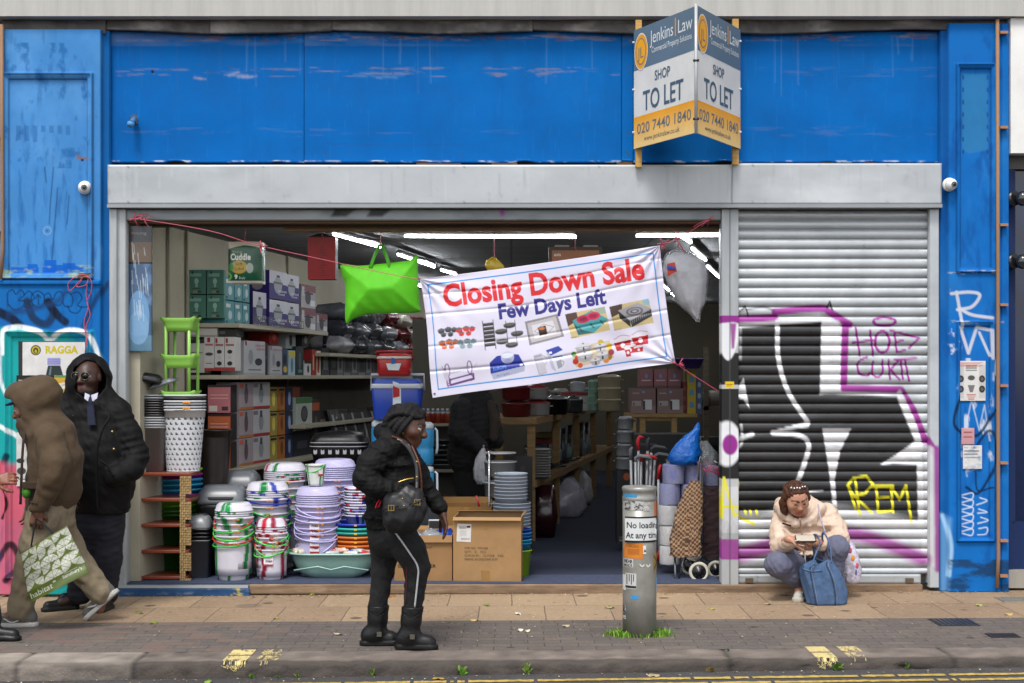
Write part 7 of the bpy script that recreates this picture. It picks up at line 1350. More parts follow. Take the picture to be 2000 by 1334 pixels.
# ================================================================ PEOPLE: one continuous skin surface each, clothes as separate surfaces over it
class Field:
    def __init__(s,lo,hi,vox):
        s.lo = np.array(lo,float); s.v = vox; s.n = np.ceil((np.array(hi) - s.lo)/vox).astype(int) + 1
        s.d = np.full(s.n,.5,np.float32); s.raw = np.full(s.n,.5,np.float32); s.c = np.zeros(s.n,np.uint8); s.pal = [(.5,.5,.5)]; s.pi = {}
    def ci(s,col):
        k = L(col)
        if k not in s.pi: s.pi[k] = len(s.pal); s.pal.append(k)
        return s.pi[k]
    def put(s,fn,lo,hi,k,col,op='u'):
        m = max(k,.012) + 3*s.v
        a = np.maximum(0,np.floor((np.array(lo) - m - s.lo)/s.v).astype(int)); b = np.minimum(s.n,np.ceil((np.array(hi) + m - s.lo)/s.v).astype(int) + 1)
        if (b <= a).any(): return s
        w = tuple(slice(p,q) for p,q in zip(a,b)); ax = [(s.lo[i] + np.arange(a[i],b[i])*s.v).astype(np.float32) for i in range(3)]
        e = fn(ax[0][:,None,None],ax[1][None,:,None],ax[2][None,None,:]).astype(np.float32); D_ = s.d[w]
        if op == 'u':
            h = np.maximum(k - np.abs(D_ - e),0)/max(k,1e-6); s.d[w] = np.minimum(D_,e) - h*h*k*.25
            if col is not None: up = e < s.raw[w]; s.c[w][up] = s.ci(col); s.raw[w][up] = e[up]
        elif op == 's':
            e = -e; h = np.maximum(k - np.abs(D_ - e),0)/max(k,1e-6); s.d[w] = np.maximum(D_,e) + h*h*k*.25
        elif op == 'paint': up = e < 0; s.c[w][up] = s.ci(col)
        return s
    def cone(s,a,b,r1,r2,k=.02,col='#888888',flat=(1,1,1),quilt=None,op='u'):
        a = np.array(a,float); b = np.array(b,float); fl = np.array(flat,float); ab = (b-a)/fl; l2 = float(ab @ ab) + 1e-9
        def fn(X,Y,Z):
            px,py,pz = (X-a[0])/fl[0],(Y-a[1])/fl[1],(Z-a[2])/fl[2]; t = np.clip((px*ab[0] + py*ab[1] + pz*ab[2])/l2,0,1)
            r = r1 + (r2-r1)*t
            if quilt: r = r + quilt[1]*(np.sqrt(np.abs(np.sin(np.pi*t*quilt[0]))) - .7)
            return (np.sqrt((px-t*ab[0])**2 + (py-t*ab[1])**2 + (pz-t*ab[2])**2) - r)*fl.min()
        R_ = max(r1,r2)*fl; return s.put(fn,np.minimum(a,b) - R_,np.maximum(a,b) + R_,k,col,op)
    def chain(s,pts,rs,k=.02,col='#888888',**kw):
        for i in range(len(pts)-1): s.cone(pts[i],pts[i+1],rs[i],rs[i+1],k,col,**kw)
        return s
    def ell(s,c,r,k=.02,col='#888888',rot=None,op='u'):
        c = np.array(c,float); r = np.array(r,float); M = np.eye(3) if rot is None else np.asarray(rot,float)   # rows = local axes
        def fn(X,Y,Z):
            x,y,z = X-c[0],Y-c[1],Z-c[2]; q = [M[i,0]*x + M[i,1]*y + M[i,2]*z for i in range(3)]
            k0 = np.sqrt(sum((q[i]/r[i])**2 for i in range(3))) + 1e-6; k1 = np.sqrt(sum((q[i]/r[i]**2)**2 for i in range(3))) + 1e-6; return k0*(k0-1)/k1
        R_ = np.full(3,r.max()); return s.put(fn,c-R_,c+R_,k,col,op)
    def half(s,p,nrm,lo,hi,k=.005):    # cut away everything on the side nrm points to
        p = np.array(p,float); nrm = np.array(nrm,float); nrm /= np.linalg.norm(nrm)
        return s.put(lambda X,Y,Z: -((X-p[0])*nrm[0] + (Y-p[1])*nrm[1] + (Z-p[2])*nrm[2]) + 0*X,lo,hi,k,None,'s')
    def wrinkle(s,amp,fr,seed=0):
        g = np.random.default_rng(seed); I = np.argwhere(np.abs(s.d) < .05); P = s.lo + I*s.v; n = np.zeros(len(P))
        for i in range(7): v = g.normal(0,1,3)*fr*(1 + .35*i); n += np.sin(P @ v + 1.6*np.sin(P @ (g.normal(0,1,3)*fr*.6) + i) + g.uniform(0,6))/(1 + .3*i)
        s.d[I[:,0],I[:,1],I[:,2]] += (amp*np.clip(n/2.2,-1.3,1.3)).astype(np.float32); return s
    def mesh(s,name,m,parent,blur=True):
        d = s.d
        for ax in range(3):
            for e in (0,-1): q = [slice(None)]*3; q[ax] = e; d[tuple(q)] = np.maximum(d[tuple(q)],.004)
        S = d < 0; act = np.zeros(np.array(d.shape)-1,np.uint8)
        for i in (0,1):
            for j in (0,1):
                for k in (0,1): act += S[i:d.shape[0]-1+i,j:d.shape[1]-1+j,k:d.shape[2]-1+k]
        I = np.argwhere((act > 0) & (act < 8)); idx = np.full(act.shape,-1,np.int32); idx[tuple(I.T)] = np.arange(len(I)); co = [(i,j,k) for i in (0,1) for j in (0,1) for k in (0,1)]
        val = {q: d[I[:,0]+q[0],I[:,1]+q[1],I[:,2]+q[2]] for q in co}; acc = np.zeros((len(I),3)); cnt = np.zeros(len(I))
        for q in co:
            for ax in range(3):
                if q[ax]: continue
                p = list(q); p[ax] = 1; p = tuple(p); va,vb = val[q],val[p]; m_ = (va < 0) != (vb < 0); t = np.where(m_,va/np.where(m_,va-vb,1),0); e = np.array(q,float)[None].repeat(len(I),0); e[:,ax] += t; acc[m_] += e[m_]; cnt[m_] += 1
        V = s.lo + (I + acc/cnt[:,None])*s.v; Fs = []
        for ax in range(3):
            b = [1,1,1]; a0 = d[1:-1,1:-1,1:-1] if 0 else None; sl0 = [slice(1,-1)]*3; sl0[ax] = slice(0,-1); sl1 = [slice(1,-1)]*3; sl1[ax] = slice(1,None)
            A = S[tuple(sl0)]; B = S[tuple(sl1)]; E = np.argwhere(A != B)
            if not len(E): continue
            off = np.array([1,1,1]); off[ax] = 0; P = E + off; u,v = [(1,2),(2,0),(0,1)][ax]; du = np.zeros(3,int); du[u] = 1; dv = np.zeros(3,int); dv[v] = 1
            g = lambda Q: idx[Q[:,0],Q[:,1],Q[:,2]]; q = np.column_stack([g(P-du-dv),g(P-dv),g(P),g(P-du)]); ins = A[tuple(E.T)]; q[~ins] = q[~ins][:,::-1]; Fs.append(q)
        Fq = np.concatenate(Fs); Fq = Fq[(Fq >= 0).all(1)]; J = np.clip(np.rint((V - s.lo)/s.v).astype(int),0,s.n-1); pal = np.array(s.pal); C = pal[s.c[J[:,0],J[:,1],J[:,2]]]
        for _ in range(2):     # light relaxation so voxel steps do not show
            a = np.zeros_like(V); n = np.zeros(len(V))
            for i in range(4):
                for j in (1,3): np.add.at(a,Fq[:,i],V[Fq[:,(i+j)%4]]); np.add.at(n,Fq[:,i],1)
            V = .5*V + .5*a/np.maximum(n,1)[:,None]
        return link(name,np_mesh(name,V,Fq,vcol=C,off=WLOC[parent]),m,parent)
def nrm(v): v = np.array(v,float); return v/np.linalg.norm(v)
def head(f,c,fw,up,s,skin,lip,brow='#120c0a',lids=None,ns=1.):
    """skull, jaw, nose, brow, mouth, chin, ears, eyes; c = middle of the skull, s = head height (about .23)"""
    fw = nrm(fw); up = nrm(np.array(up) - fw*(np.array(up) @ fw)); rt = np.cross(fw,up); M = np.array([rt,fw,up]); P = lambda x,y,z: np.array(c) + s*(x*rt + y*fw + z*up)
    f.ell(P(0,-.03,.1),s*np.array((.335,.42,.38)),.03,skin,M); f.ell(P(0,.12,-.12),s*np.array((.285,.27,.37)),.04,skin,M); f.ell(P(0,.2,-.36),s*np.array((.17,.15,.12)),.04,skin,M)
    f.cone(P(0,.37,.06),P(0,.465 - .03*(1-ns),-.12),s*.045*ns,s*.07*ns,.012,skin); f.ell(P(0,.43 - .02*(1-ns),-.14),s*ns*np.array((.1,.075,.06)),.01,skin,M)
    f.cone(P(-.15,.335,.09),P(.15,.335,.09),s*.04,s*.04,.02,skin)
    for x in (-1,1):
        f.ell(P(x*.2,.24,-.1),s*np.array((.12,.12,.1)),.03,skin,M); f.ell(P(x*.345,-.03,-.02),s*np.array((.035,.08,.13)),.006,skin,M)
        f.ell(P(x*.14,.325,.02),s*np.array((.07,.055,.045)),.006,'#b9b1aa',M); f.ell(P(x*.14,.365,.02),s*np.array((.03,.025,.032)),.003,'#140d0a',M); f.ell(P(x*.14,.33,.065),s*np.array((.085,.06,.035)),.008,lids or skin,M); f.ell(P(x*.14,.325,-.035),s*np.array((.08,.05,.025)),.008,skin,M)
        f.cone(P(x*.06,.385,.125),P(x*.23,.31,.135),s*.02,s*.014,.004,brow)
    f.cone(P(-.09,.365,-.262),P(.09,.365,-.262),s*.024,s*.024,.01,lip); f.cone(P(-.075,.36,-.305),P(.075,.36,-.305),s*.028,s*.028,.01,lip)
    return P
def hand(f,w,d,pn,th,col,curl=.5,s=1.,spread=1.):
    """palm, four bent fingers of different lengths and a thumb from the side; w wrist, d pointing direction, pn palm normal, th side of the thumb (+1/-1 along d x pn)"""
    d = nrm(d); pn = nrm(np.array(pn) - d*(np.array(pn) @ d)); sd = np.cross(d,pn)*th; w = np.array(w,float); K = .09*s
    f.cone(w,w + d*.03*s,.022*s,.026*s,.012,col)
    for i,u in enumerate((-.03,-.01,.01,.03)): f.cone(w + d*.02*s + sd*u*.6*s,w + d*K + sd*u*s,.016*s,.0125*s,.012,col)
    for i,(u,ln) in enumerate(((.031,.072),(.0105,.082),(-.0105,.076),(-.031,.058))):
        p = w + d*K + sd*u*s; a = .25*curl + .1*i*curl; dirv = nrm(d*math.cos(a) + pn*math.sin(a) + sd*u*2.2*spread)
        for j,fr in enumerate((.46,.31,.23)):
            q = p + dirv*ln*fr*s; f.cone(p,q,(.0098 - .001*j)*s,(.0092 - .0012*j)*s,.003,col); p = q; a += curl*(.75 if j == 0 else .6); dirv = nrm(d*math.cos(a) + pn*math.sin(a) + sd*u*1.2*spread)
    p = w + d*.025*s + sd*.026*s
    for ln,a,b in ((.045,.75,.3),(.034,.45,.45),(.026,.25,.6)): q = p + nrm(d*math.cos(a) + sd*math.sin(a) + pn*b*curl)*ln*s; f.cone(p,q,.0125*s,.0105*s,.008,col); p = q
def shoe(f,heel,toe,col,sole,h=.075,w=.045,ank=None,tc=None):
    heel = np.array(heel,float); toe = np.array(toe,float); d = nrm(toe-heel); up = np.array((0,0,1.)) - d*d[2]; up = nrm(up)
    f.cone(heel + up*.045 + d*.03,toe + up*.035 - d*.035,w*.82,w*.78,.02,col); f.cone(heel + up*.07 + d*.035,heel + up*.085 + d*.09,w*.8,w*.72,.03,col)
    if ank is not None: f.cone(heel + up*.07 + d*.045,ank,w*.85,w*.9,.02,col)
    if tc: f.cone(toe + up*.03 - d*.045,toe + up*.03 - d*.03,w*.8,w*.76,.02,tc)
    f.put(lambda X,Y,Z: -((X-heel[0])*up[0] + (Y-heel[1])*up[1] + (Z-heel[2])*up[2]) + 0*X + .0,np.minimum(heel,toe)-.1,np.maximum(heel,toe)+.1,.002,None,'s') if 0 else None
    for u in (0,1):
        a = heel + up*.013 + d*.025; b = toe + up*.013 - d*.03
        f.put((lambda a,b: (lambda X,Y,Z: np.maximum(np.sqrt(sum((([X,Y,Z][i]-a[i]) - np.clip(sum(([X,Y,Z][j]-a[j])*(b-a)[j] for j in range(3))/float((b-a)@(b-a)),0,1)*(b-a)[i] - up[i]*sum((([X,Y,Z][j]-a[j]) - np.clip(sum(([X,Y,Z][q]-a[q])*(b-a)[q] for q in range(3))/float((b-a)@(b-a)),0,1)*(b-a)[j])*up[j] for j in range(3)))**2 for i in range(3))) - w*.98,np.abs(sum(([X,Y,Z][i]-a[i])*up[i] for i in range(3))) - .014)))(a,b),np.minimum(a,b)-w*1.1,np.maximum(a,b)+w*1.1,.004,sole); break
def patch(pts,r,col,m,name,parent,flat=1.,n=8): mb = MB(col); mb.tube(pts,r,n,flat=flat); return mb.build(name,m,parent)
def BB(pts,pad): P = np.array(pts); return P.min(0) - pad - (.09,0,0),P.max(0) + pad + (.09,0,0)
PUFF = mat('puffer_nylon',.72,noise=(10,.15),bump=(34,.3,.01),spec=.22)
TROU = mat('trouser_cloth',.9,noise=(20,.15),bump=(18,.35,.015))
# ---------------------------------------------------------------- woman walking in black
def woman():
    Y0 = -2.08; J = lambda px,py,dy=0.: W(px,py,Y0 + dy); base = G(770,1262); t = thing('person','woman in black padded jacket, leggings and quilted boots walking past with a handbag','person',base)
    sk = '#4a2a1a'; hc = J(797,833); fw = nrm((1,-.22,-.22)); up = (.12,0,1); f = Field(*BB([J(690,770,-.35),J(890,1275,.35)],.04),.0048)
    head(f,hc,fw,up,.245,sk,'#4e231f'); f.cone(J(793,846),J(778,885),.05,.06,.03,sk)
    f.chain([J(775,890),J(770,950),J(765,1020)],[.1,.12,.13],.05,sk,flat=(1,1.15,1))
    hw = J(862,997,.12); f.chain([J(785,893,.17),J(820,950,.17),hw],[.042,.036,.026],.02,sk); hand(f,hw,nrm((.28,-.15,-1)),nrm((-.95,-.3,-.2)),1,sk,.45,1.02)
    hw2 = J(783,962,-.2); f.chain([J(752,890,-.17),J(716,938,-.2),hw2],[.042,.036,.026],.02,sk); hand(f,hw2,nrm((.95,0,-.25)),nrm((0,.6,-.4)),-1,sk,.7)
    f.chain([J(765,1030,.09),J(748,1110,.06),J(738,1185,.05)],[.08,.05,.04],.03,sk); f.chain([J(772,1030,-.09),J(810,1105,-.1),J(805,1185,-.1)],[.08,.05,.04],.03,sk)
    f.cone(J(738,1185,.05),J(726,1248,.05),.04,.04,.02,sk); f.cone(J(726,1252,.05),J(765,1256,.05),.03,.025,.02,sk); f.cone(J(805,1185,-.1),J(800,1245,-.1),.04,.04,.02,sk); f.cone(J(800,1250,-.1),J(835,1262,-.1),.03,.025,.02,sk)
    f.mesh('body_skin',SKIN,t)
    # hair: twisted locks pulled back with two buns
    f = Field(*BB([hc - .3,hc + .3],0),.0045); H_ = '#0d0a0b'; F0 = np.array(hc)
    rt = np.cross(fw,nrm(up)); upv = np.cross(rt,fw); P = lambda x,y,z: F0 + .245*(x*rt + y*fw + z*upv)
    f.ell(P(0,-.1,.17),.235*np.array((.37,.4,.36)),.01,H_,np.array([rt,fw,upv])); f.ell(P(0,-.02,.44),.235*np.array((.22,.2,.17)),.02,H_); f.ell(P(-.02,.2,.37),.235*np.array((.18,.14,.13)),.015,H_); f.ell(P(0,-.34,.24),.235*np.array((.24,.18,.25)),.02,H_)
    g = np.random.default_rng(4)
    for i in range(13):
        x0 = -.34 + .68*i/12; pts = smooth_pts([P(x0*.75,.2,.4 - abs(x0)*.35),P(x0,-.1,.5 - x0*x0*1.6),P(x0*1.1,-.38,.3 - x0*x0),P(x0*1.1,-.46 + .05*(i % 3),-.02),P(x0*.95,-.4 + g.uniform(-.1,.08),-.3 - g.uniform(0,.22))],9)
        for k,c in enumerate(pts): f.ell(c + .004*np.array((math.sin(k*1.5),math.cos(k*1.5),0)),np.array((1,1,1))*(.0165 if k % 2 else .0205),.004,H_)
    for s_ in (1,-1):
        for q in range(3): pts = smooth_pts([P(s_*.33,.1 - .13*q,.2),P(s_*.4,-.02 - .15*q,-.06),P(s_*.37,-.1 - .14*q,-.3 - .06*q)],8); [f.ell(c,np.array((1,1,1))*(.013 if k % 2 else .017),.004,H_) for k,c in enumerate(pts)]
    for x in (-.2,-.07,.07,.2): f.cone(P(x,.3,.3),P(x*1.1,-.3,.42),.016,.022,.008,H_)
    f.ell(P(0,.33,-.1),.235*np.array((.25,.22,.36)),.01,None,np.array([rt,fw,upv]),op='s'); f.mesh('hair',HAIR,t)
    MB('#b9b9bd').tube([P(.34,.08,.28),P(.36,-.06,.33)],.005,6).build('hair_slide',STEEL,t); MB('#b08a3a').ell(P(.37,.0,-.16),(.007,.007,.009),8,6).build('earring',STEEL,t)
    # jacket
    f = Field(*BB([J(680,815,-.4),J(892,1050,.38)],.02),.005); K = '#070708'
    f.chain([J(772,882),J(768,935),J(768,985),J(764,1022)],[.125,.148,.142,.15],.05,K,flat=(1,1.12,1))
    for a,b in ((905,6),(940,6),(975,6),(1008,6)): f.cone(J(764,a,-.03),J(770,a+1,.03),.157,.157,.025,K,flat=(1,1.1,.16))
    f.chain([J(748,882,-.15),J(722,905,-.2),J(713,935,-.22),J(730,950,-.23),J(790,962,-.2)],[.078,.07,.068,.062,.05],.025,K)
    for q in np.linspace(0,1,5): c = J(745 - 33*q,878 + 58*q,-.16 - .06*q); f.ell(c,(.083 - .01*q,.078,.027),.012,K,np.array([nrm((1,0,-.5)),(0,1,0),nrm((.5,0,1))]))
    for q in np.linspace(0,1,4): c = J(725 + 58*q,948 + 14*q,-.225); f.ell(c,(.024,.064,.064 - .012*q),.012,K)
    f.chain([J(790,885,.17),J(815,925,.18),J(826,952,.17),J(860,992,.12)],[.075,.068,.064,.046],.025,K)
    for q in np.linspace(0,1,6): c = J(800 + 56*q,900 + 90*q,.18 - .06*q); f.ell(c,(.066 - .02*q,.07 - .02*q,.024),.012,K,np.array([nrm((1,0,.7)),(0,1,0),nrm((-.7,0,1))]))
    f.chain([J(796,882,-.06),J(774,868,-.13),J(752,850,-.08),J(745,843,.03),J(758,850,.12)],[.032,.038,.042,.042,.038],.03,K); f.cone(J(792,884,.08),J(796,882,-.06),.036,.04,.03,K)
    f.half(J(764,1031),(.02,0,-1),*BB([J(690,1040,-.3),J(840,1060,.3)],.05)); f.wrinkle(.0028,55,3); jk = f.mesh('jacket',PUFF,t)
    # rust piping with a silver zip, down the front edge
    zp = [(806,870,-.1),(820,905,-.165),(825,945,-.17),(823,985,-.16),(815,1024,-.15)]
    patch(smooth_pts([J(a-2,b,c-.012) for a,b,c in zp]),.006,'#5a2f1c',LEATHER,'jacket_piping',jk); patch(smooth_pts([J(765,852,-.17),J(790,862,-.15),J(802,876,-.12),J(810,893,-.145)]),.0055,'#5a2f1c',LEATHER,'collar_piping',jk); patch(smooth_pts([J(776,858,-.175),J(795,866,-.14),J(805,882,-.125)]),.004,'#a9a6a2',STEEL,'zip',jk)
    patch([J(742,975,-.235),J(736,984,-.24),J(733,992,-.24),J(740,990,-.24),J(744,978,-.235)],.004,'#a5162c',NYLON,'zip_pull',jk)
    # leggings
    f = Field(*BB([J(690,1010,-.3),J(860,1200,.28)],.02),.005); N = '#08080a'
    f.chain([J(762,1022),J(762,1045)],[.14,.135],.05,N,flat=(1,1.05,1)); f.chain([J(758,1035,.07),J(752,1075,.07),J(748,1112,.06),J(738,1185,.05)],[.104,.084,.066,.056],.03,N); f.chain([J(778,1040,-.08),J(802,1078,-.1),J(815,1108,-.105),J(806,1190,-.1)],[.106,.09,.071,.055],.03,N)
    f.wrinkle(.004,38,8); lg = f.mesh('leggings',TROU,t)
    patch(smooth_pts([J(772,1040,-.185),J(800,1080,-.2),J(816,1108,-.187),J(815,1140,-.178),J(810,1186,-.163)]),.0055,'#a5a5a8',NYLON,'side_stripe',lg); patch(smooth_pts([J(745,1030,-.15),J(775,1075,-.17),J(793,1105,-.165),J(792,1180,-.15)]),.002,'#5a1c2a',NYLON,'seam',lg)
    # boots
    for ank,knee,he,to,dy,nm_ in (((736,1235),(739,1182),(709,1267),(778,1264),.05,'boot'),((800,1240),(806,1184),(777,1266),(851,1275),-.1,'boot')):
        f = Field(*BB([J(695,1170,dy-.12),J(862,1285,dy+.12)],.0),.0045); B = '#0e0e10'; a = J(*ank,dy); k_ = J(*knee,dy); h_ = J(*he,dy); t_ = J(*to,dy)
        gx = gz(a[0]) ; h_[2] = max(h_[2],gz(h_[0])); t_[2] = max(t_[2],gz(t_[0]) + .003); d = nrm(t_-h_)
        f.chain([k_,a*.5 + k_*.5,a],[.066,.058,.052],.02,B); f.cone(a,h_ + d*.06 + (0,0,.06),.052,.05,.03,B); f.cone(h_ + d*.05 + (0,0,.055),t_ - d*.05 + (0,0,.04),.052,.043,.02,B,flat=(1,.9,1)); f.half(h_ + (0,0,.004),np.cross(d,(0,-1,0)) if 0 else (-d[2]*0,0,-1),*BB([h_,t_],.1))
        shoe(f,h_,t_,B,'#0a0a0a',w=.047); f.half(k_ + (0,0,.0),(0,0,1),*BB([k_],.12)); o = f.mesh(nm_,LEATHER,t)
        for s_ in (1,-1):      # quilting on the shaft
            for q in range(7): P_ = [k_*(1-v) + a*v + np.array(((.066 - .013*v)*math.sin(u),-(.067 - .013*v)*math.cos(u),0)) for v,u in zip(np.linspace(max(0,q*.16-.35),min(1,q*.16+.25),8),np.linspace(-1.2*s_,1.2*s_,8))]; patch(P_,.0018,'#030304',LEATHER,'stitching',o)
        c = a + (0,0,.0); patch([c + np.array((.057*math.sin(u),-.058*math.cos(u),-.006*math.sin(u))) for u in np.linspace(0,6.28,22)],.009,'#09090a',LEATHER,'ankle_strap',o,.4); mb = MB('#77736a'); b = c + (.02,-.06,0); mb.box(b[0]-.014,b[0]+.014,b[1]-.005,b[1]+.004,b[2]-.014,b[2]+.014); mb.build('buckle',STEEL,o)
    # handbag
    hb = thing('handbag','black leather shoulder bag with gold buckles on the walking woman','handbag',J(792,1030,-.3)); f = Field(*BB([J(735,930,-.42),J(850,1055,-.12)],.02),.005); K = '#101012'
    f.chain([J(768,1000,-.3),J(772,1018,-.31),J(800,1016,-.31),J(816,992,-.3)],[.05,.054,.056,.05],.04,K,flat=(1,.6,1)); f.chain([J(760,975,-.28),J(795,962,-.28),J(815,965,-.28)],[.03,.034,.034],.04,K,flat=(1,.9,1)); f.ell(J(790,995,-.3),(.115,.045,.09),.04,K); f.wrinkle(.003,40,2); f.mesh('bag_body',LEATHER,hb)
    patch(smooth_pts([J(755,985,-.345),J(775,992,-.385),J(795,990,-.39),J(825,975,-.35)]),.011,'#18181a',LEATHER,'flap_trim',hb,.35); patch(smooth_pts([J(777,942,-.27),J(795,936,-.26),J(808,934,-.25)]),.004,'#b08f4a',STEEL,'zip',hb)
    for px,py in ((764,992),(815,981)):
        mb = MB('#a08a55'); b = J(px,py,-.392 if px < 800 else -.36)
        for (x0,x1,z0,z1) in ((-.018,.018,.012,.017),(-.018,.018,-.017,-.012),(-.018,-.013,-.012,.012),(.013,.018,-.012,.012),(-.002,.002,-.012,.012)): mb.box(b[0]+x0,b[0]+x1,b[1]-.004,b[1]+.004,b[2]+z0,b[2]+z1)
        mb.build('buckle',STEEL,hb); patch([b + (-.045,.012,-.012),b + (0,.004,0),b + (.04,.012,.008)],.009,'#0b0b0c',LEATHER,'buckle_strap',hb,.4)
    for px,py in ((786,974),(789,988)): MB('#a08a55').ell(J(px,py,-.385),(.006,.005,.006),8,6).build('stud',STEEL,hb)
    patch(smooth_pts([J(812,972,-.29),J(814,940,-.24),J(812,905,-.2),J(795,872,-.17),J(770,858,-.14),J(752,862,0)]),.012,'#0c0c0e',LEATHER,'strap',hb,.3)
    for px,py in ((814,902),(814,932)): MB('#a08a55').ell(J(px,py,-.255),(.007,.005,.007),8,6).build('stud',STEEL,hb)
woman()
# ---------------------------------------------------------------- man standing in hooded black parka
def parka_man():
    Y0 = -.62; J = lambda px,py,dy=0.: W(px,py,Y0 + dy); base = G(170,1180); t = thing('person','man in hooded black parka, tie and sunglasses standing against the blue pilaster','person',base); sk = '#3a2219'
    hc = J(173,736,-.02); fw = nrm((-.28,-1,-.02)); up = (0,0,1); f = Field(*BB([J(95,680,-.25),J(290,1195,.25)],.03),.005); P = head(f,hc,fw,up,.245,sk,'#6a3a33')
    f.ell(P(0,.19,-.38),.245*np.array((.22,.19,.13)),.02,'#3f3733',None); f.cone(P(-.1,.36,-.225),P(.1,.36,-.225),.007,.007,.004,'#35302d')
    f.cone(J(174,752),J(178,800),.055,.065,.03,sk); f.chain([J(180,815),J(185,900),J(188,1000)],[.1,.12,.12],.05,sk,flat=(1.2,.8,1))
    for sx,L0 in ((-1,[(130,820),(112,905),(140,960)]),(1,[(238,825),(262,895),(230,930)])):
        p = [J(*L0[0],0),J(*L0[1],-.03),J(*L0[2],-.15)]; f.chain(p,[.045,.04,.03],.02,sk); hand(f,p[2],nrm((-sx*.8,-.05,-.5)),(0,1,0),sx,sk,.5)
    for x0,x1,x2,fx in ((165,158,152,120),(212,212,205,205)): f.chain([J(x0,1000),J(x1,1090),J(x2,1165)],[.085,.06,.045],.03,sk); f.cone(J(x2,1165),J(fx,1176,-.08),.035,.03,.02,sk)
    f.mesh('body_skin',SKIN,t)
    # sunglasses
    for x in (-1,1): c = P(x*.15,.42,.03); mb = MB('#0e0f0d'); mb.M = np.array(Matrix.Translation(Vector(map(float,c))) @ Matrix.Rotation(R(90),4,'X') @ Matrix.Rotation(.0,4,'Z')); mb.lathe([(.001,-.004),(.026,-.002),(.028,.002),(.001,.006)],18); mb.build('lens',mat('sunglass_lens',.12,noise=None,spec=.35),t)
    mb = MB('#6a6250')
    for x in (-1,1): c = P(x*.15,.425,.03); mb.tube([c + np.array((.029*math.cos(u),0,.027*math.sin(u))) for u in np.linspace(0,6.28,20)],.0025,6)
    mb.tube([P(-.05,.43,.05),P(.05,.43,.05)],.0025,6); mb.build('glasses_frame',STEEL,t)
    # shirt collar and tie
    f = Field(*BB([J(145,765,-.3),J(215,850,.1)],.01),.004); f.chain([J(176,790,-.06),J(178,840,-.1)],[.058,.05],.03,'#a9a8b8',flat=(1,.8,1)); f.mesh('shirt',CLOTH,t)
    mb = MB('#10182f'); a = J(177,775,-.16); b = J(179,830,-.2); mb.loft([[a + (-.016,0,.0),a + (.016,0,0),a + (.02,.02,0),a + (-.02,.02,0)],[a + (-.014,-.012,-.035),a + (.014,-.012,-.035),a + (.014,.01,-.035),a + (-.014,.01,-.035)],[a + (-.022,-.012,-.06),a + (.02,-.012,-.06),a + (.02,.01,-.06),a + (-.022,.01,-.06)],[b + (-.026,0,0),b + (.024,0,0),b + (.024,.03,0),b + (-.026,.03,0)]],smooth=False); mb.build('tie',CLOTH,t)
    for s in (-1,1): mb = MB('#b0afbe'); mb.quad([a + (s*.004,-.004,.012),a + (s*.045,.02,.028),a + (s*.043,.0,-.012),a + (s*.015,-.012,-.03)]); mb.build('collar',CLOTH,t)
    # parka
    f = Field(*BB([J(92,675,-.36),J(298,1015,.3)],.01),.0055); K = '#060607'
    f.ell(J(174,745,.04),(.158,.17,.2),.02,K); f.chain([J(150,775,.02),J(128,800,.03),J(185,795,.1),J(228,803,.03),J(205,778,.02)],[.07,.085,.1,.085,.07],.05,K)
    f.chain([J(178,820),J(188,880),J(192,940),J(194,985)],[.17,.215,.225,.2],.06,K,flat=(1.05,.82,1)); f.ell(J(185,905,-.08),(.2,.14,.26),.05,K)
    f.chain([J(230,812,0),J(250,850,-.02),J(264,890,-.04),J(258,915,-.1),J(222,930,-.2)],[.095,.092,.086,.08,.065],.03,K); f.chain([J(128,812,0),J(118,860,-.02),J(114,910,-.06),J(140,955,-.17)],[.1,.095,.09,.07],.03,K)
    for q in np.linspace(0,1,7): c = J(236 + 30*q,818 + 80*q,-.01 - .05*q); f.ell(c,(.094,.086,.024),.02,K,np.array([nrm((1,0,.25)),(0,1,0),nrm((-.25,0,1))]))
    f.ell(J(171,750,-.17),(.085,.15,.122),.02,None,op='s'); f.ell(J(173,744,-.02),(.115,.12,.145),.02,None,op='s'); f.cone(J(173,770,-.2),J(177,818,-.26),.04,.016,.01,None,op='s')
    f.half(J(190,1001),(.0,0,-1),*BB([J(120,1030,-.3),J(260,1050,.3)],.06)); f.wrinkle(.005,22,5); pk_ = f.mesh('parka',PUFF,t)
    patch(smooth_pts([J(197,792,-.2),J(214,812,-.22),J(200,840,-.27),J(190,880,-.285),J(188,940,-.27),J(190,995,-.22)]),.01,'#08080a',NYLON,'storm_flap',pk_,.4)
    for a,b in ((143,813),(219,843),(222,877)): MB('#a08f5a' if a > 150 else '#2a2a2c').ell(J(a,b,-.245),(.009,.006,.009),10,6).build('button',STEEL,pk_)
    patch(smooth_pts([J(196,900,-.28),J(210,910,-.27),J(222,930,-.27)]),.007,'#050506',NYLON,'pocket_edge',pk_)
    f = Field(*BB([J(120,980,-.25),J(250,1175,.22)],.02),.0055); N = '#0b0e1a'; f.cone(J(188,990),J(188,1020),.17,.165,.05,N,flat=(1.05,.8,1)); f.chain([J(164,1010),J(160,1090,-.01),J(154,1160,-.01)],[.115,.095,.082],.03,N); f.chain([J(212,1010),J(210,1090),J(205,1160)],[.115,.095,.085],.03,N); f.wrinkle(.006,26,9); f.mesh('trousers',TROU,t)
    for he,to in (((150,1184,.0),(84,1190,-.13)),((214,1184,.02),(190,1190,-.2))):
        h_ = J(*he); t_ = J(*to); h_[2] = gz(h_[0]); t_[2] = gz(t_[0]); f = Field(*BB([h_,t_,h_ + (0,0,.16)],.09),.005); shoe(f,h_,t_,'#0c0c0e','#111112',ank=h_ + (-.02,0,.12)); f.mesh('shoe',LEATHER,t)
parka_man()
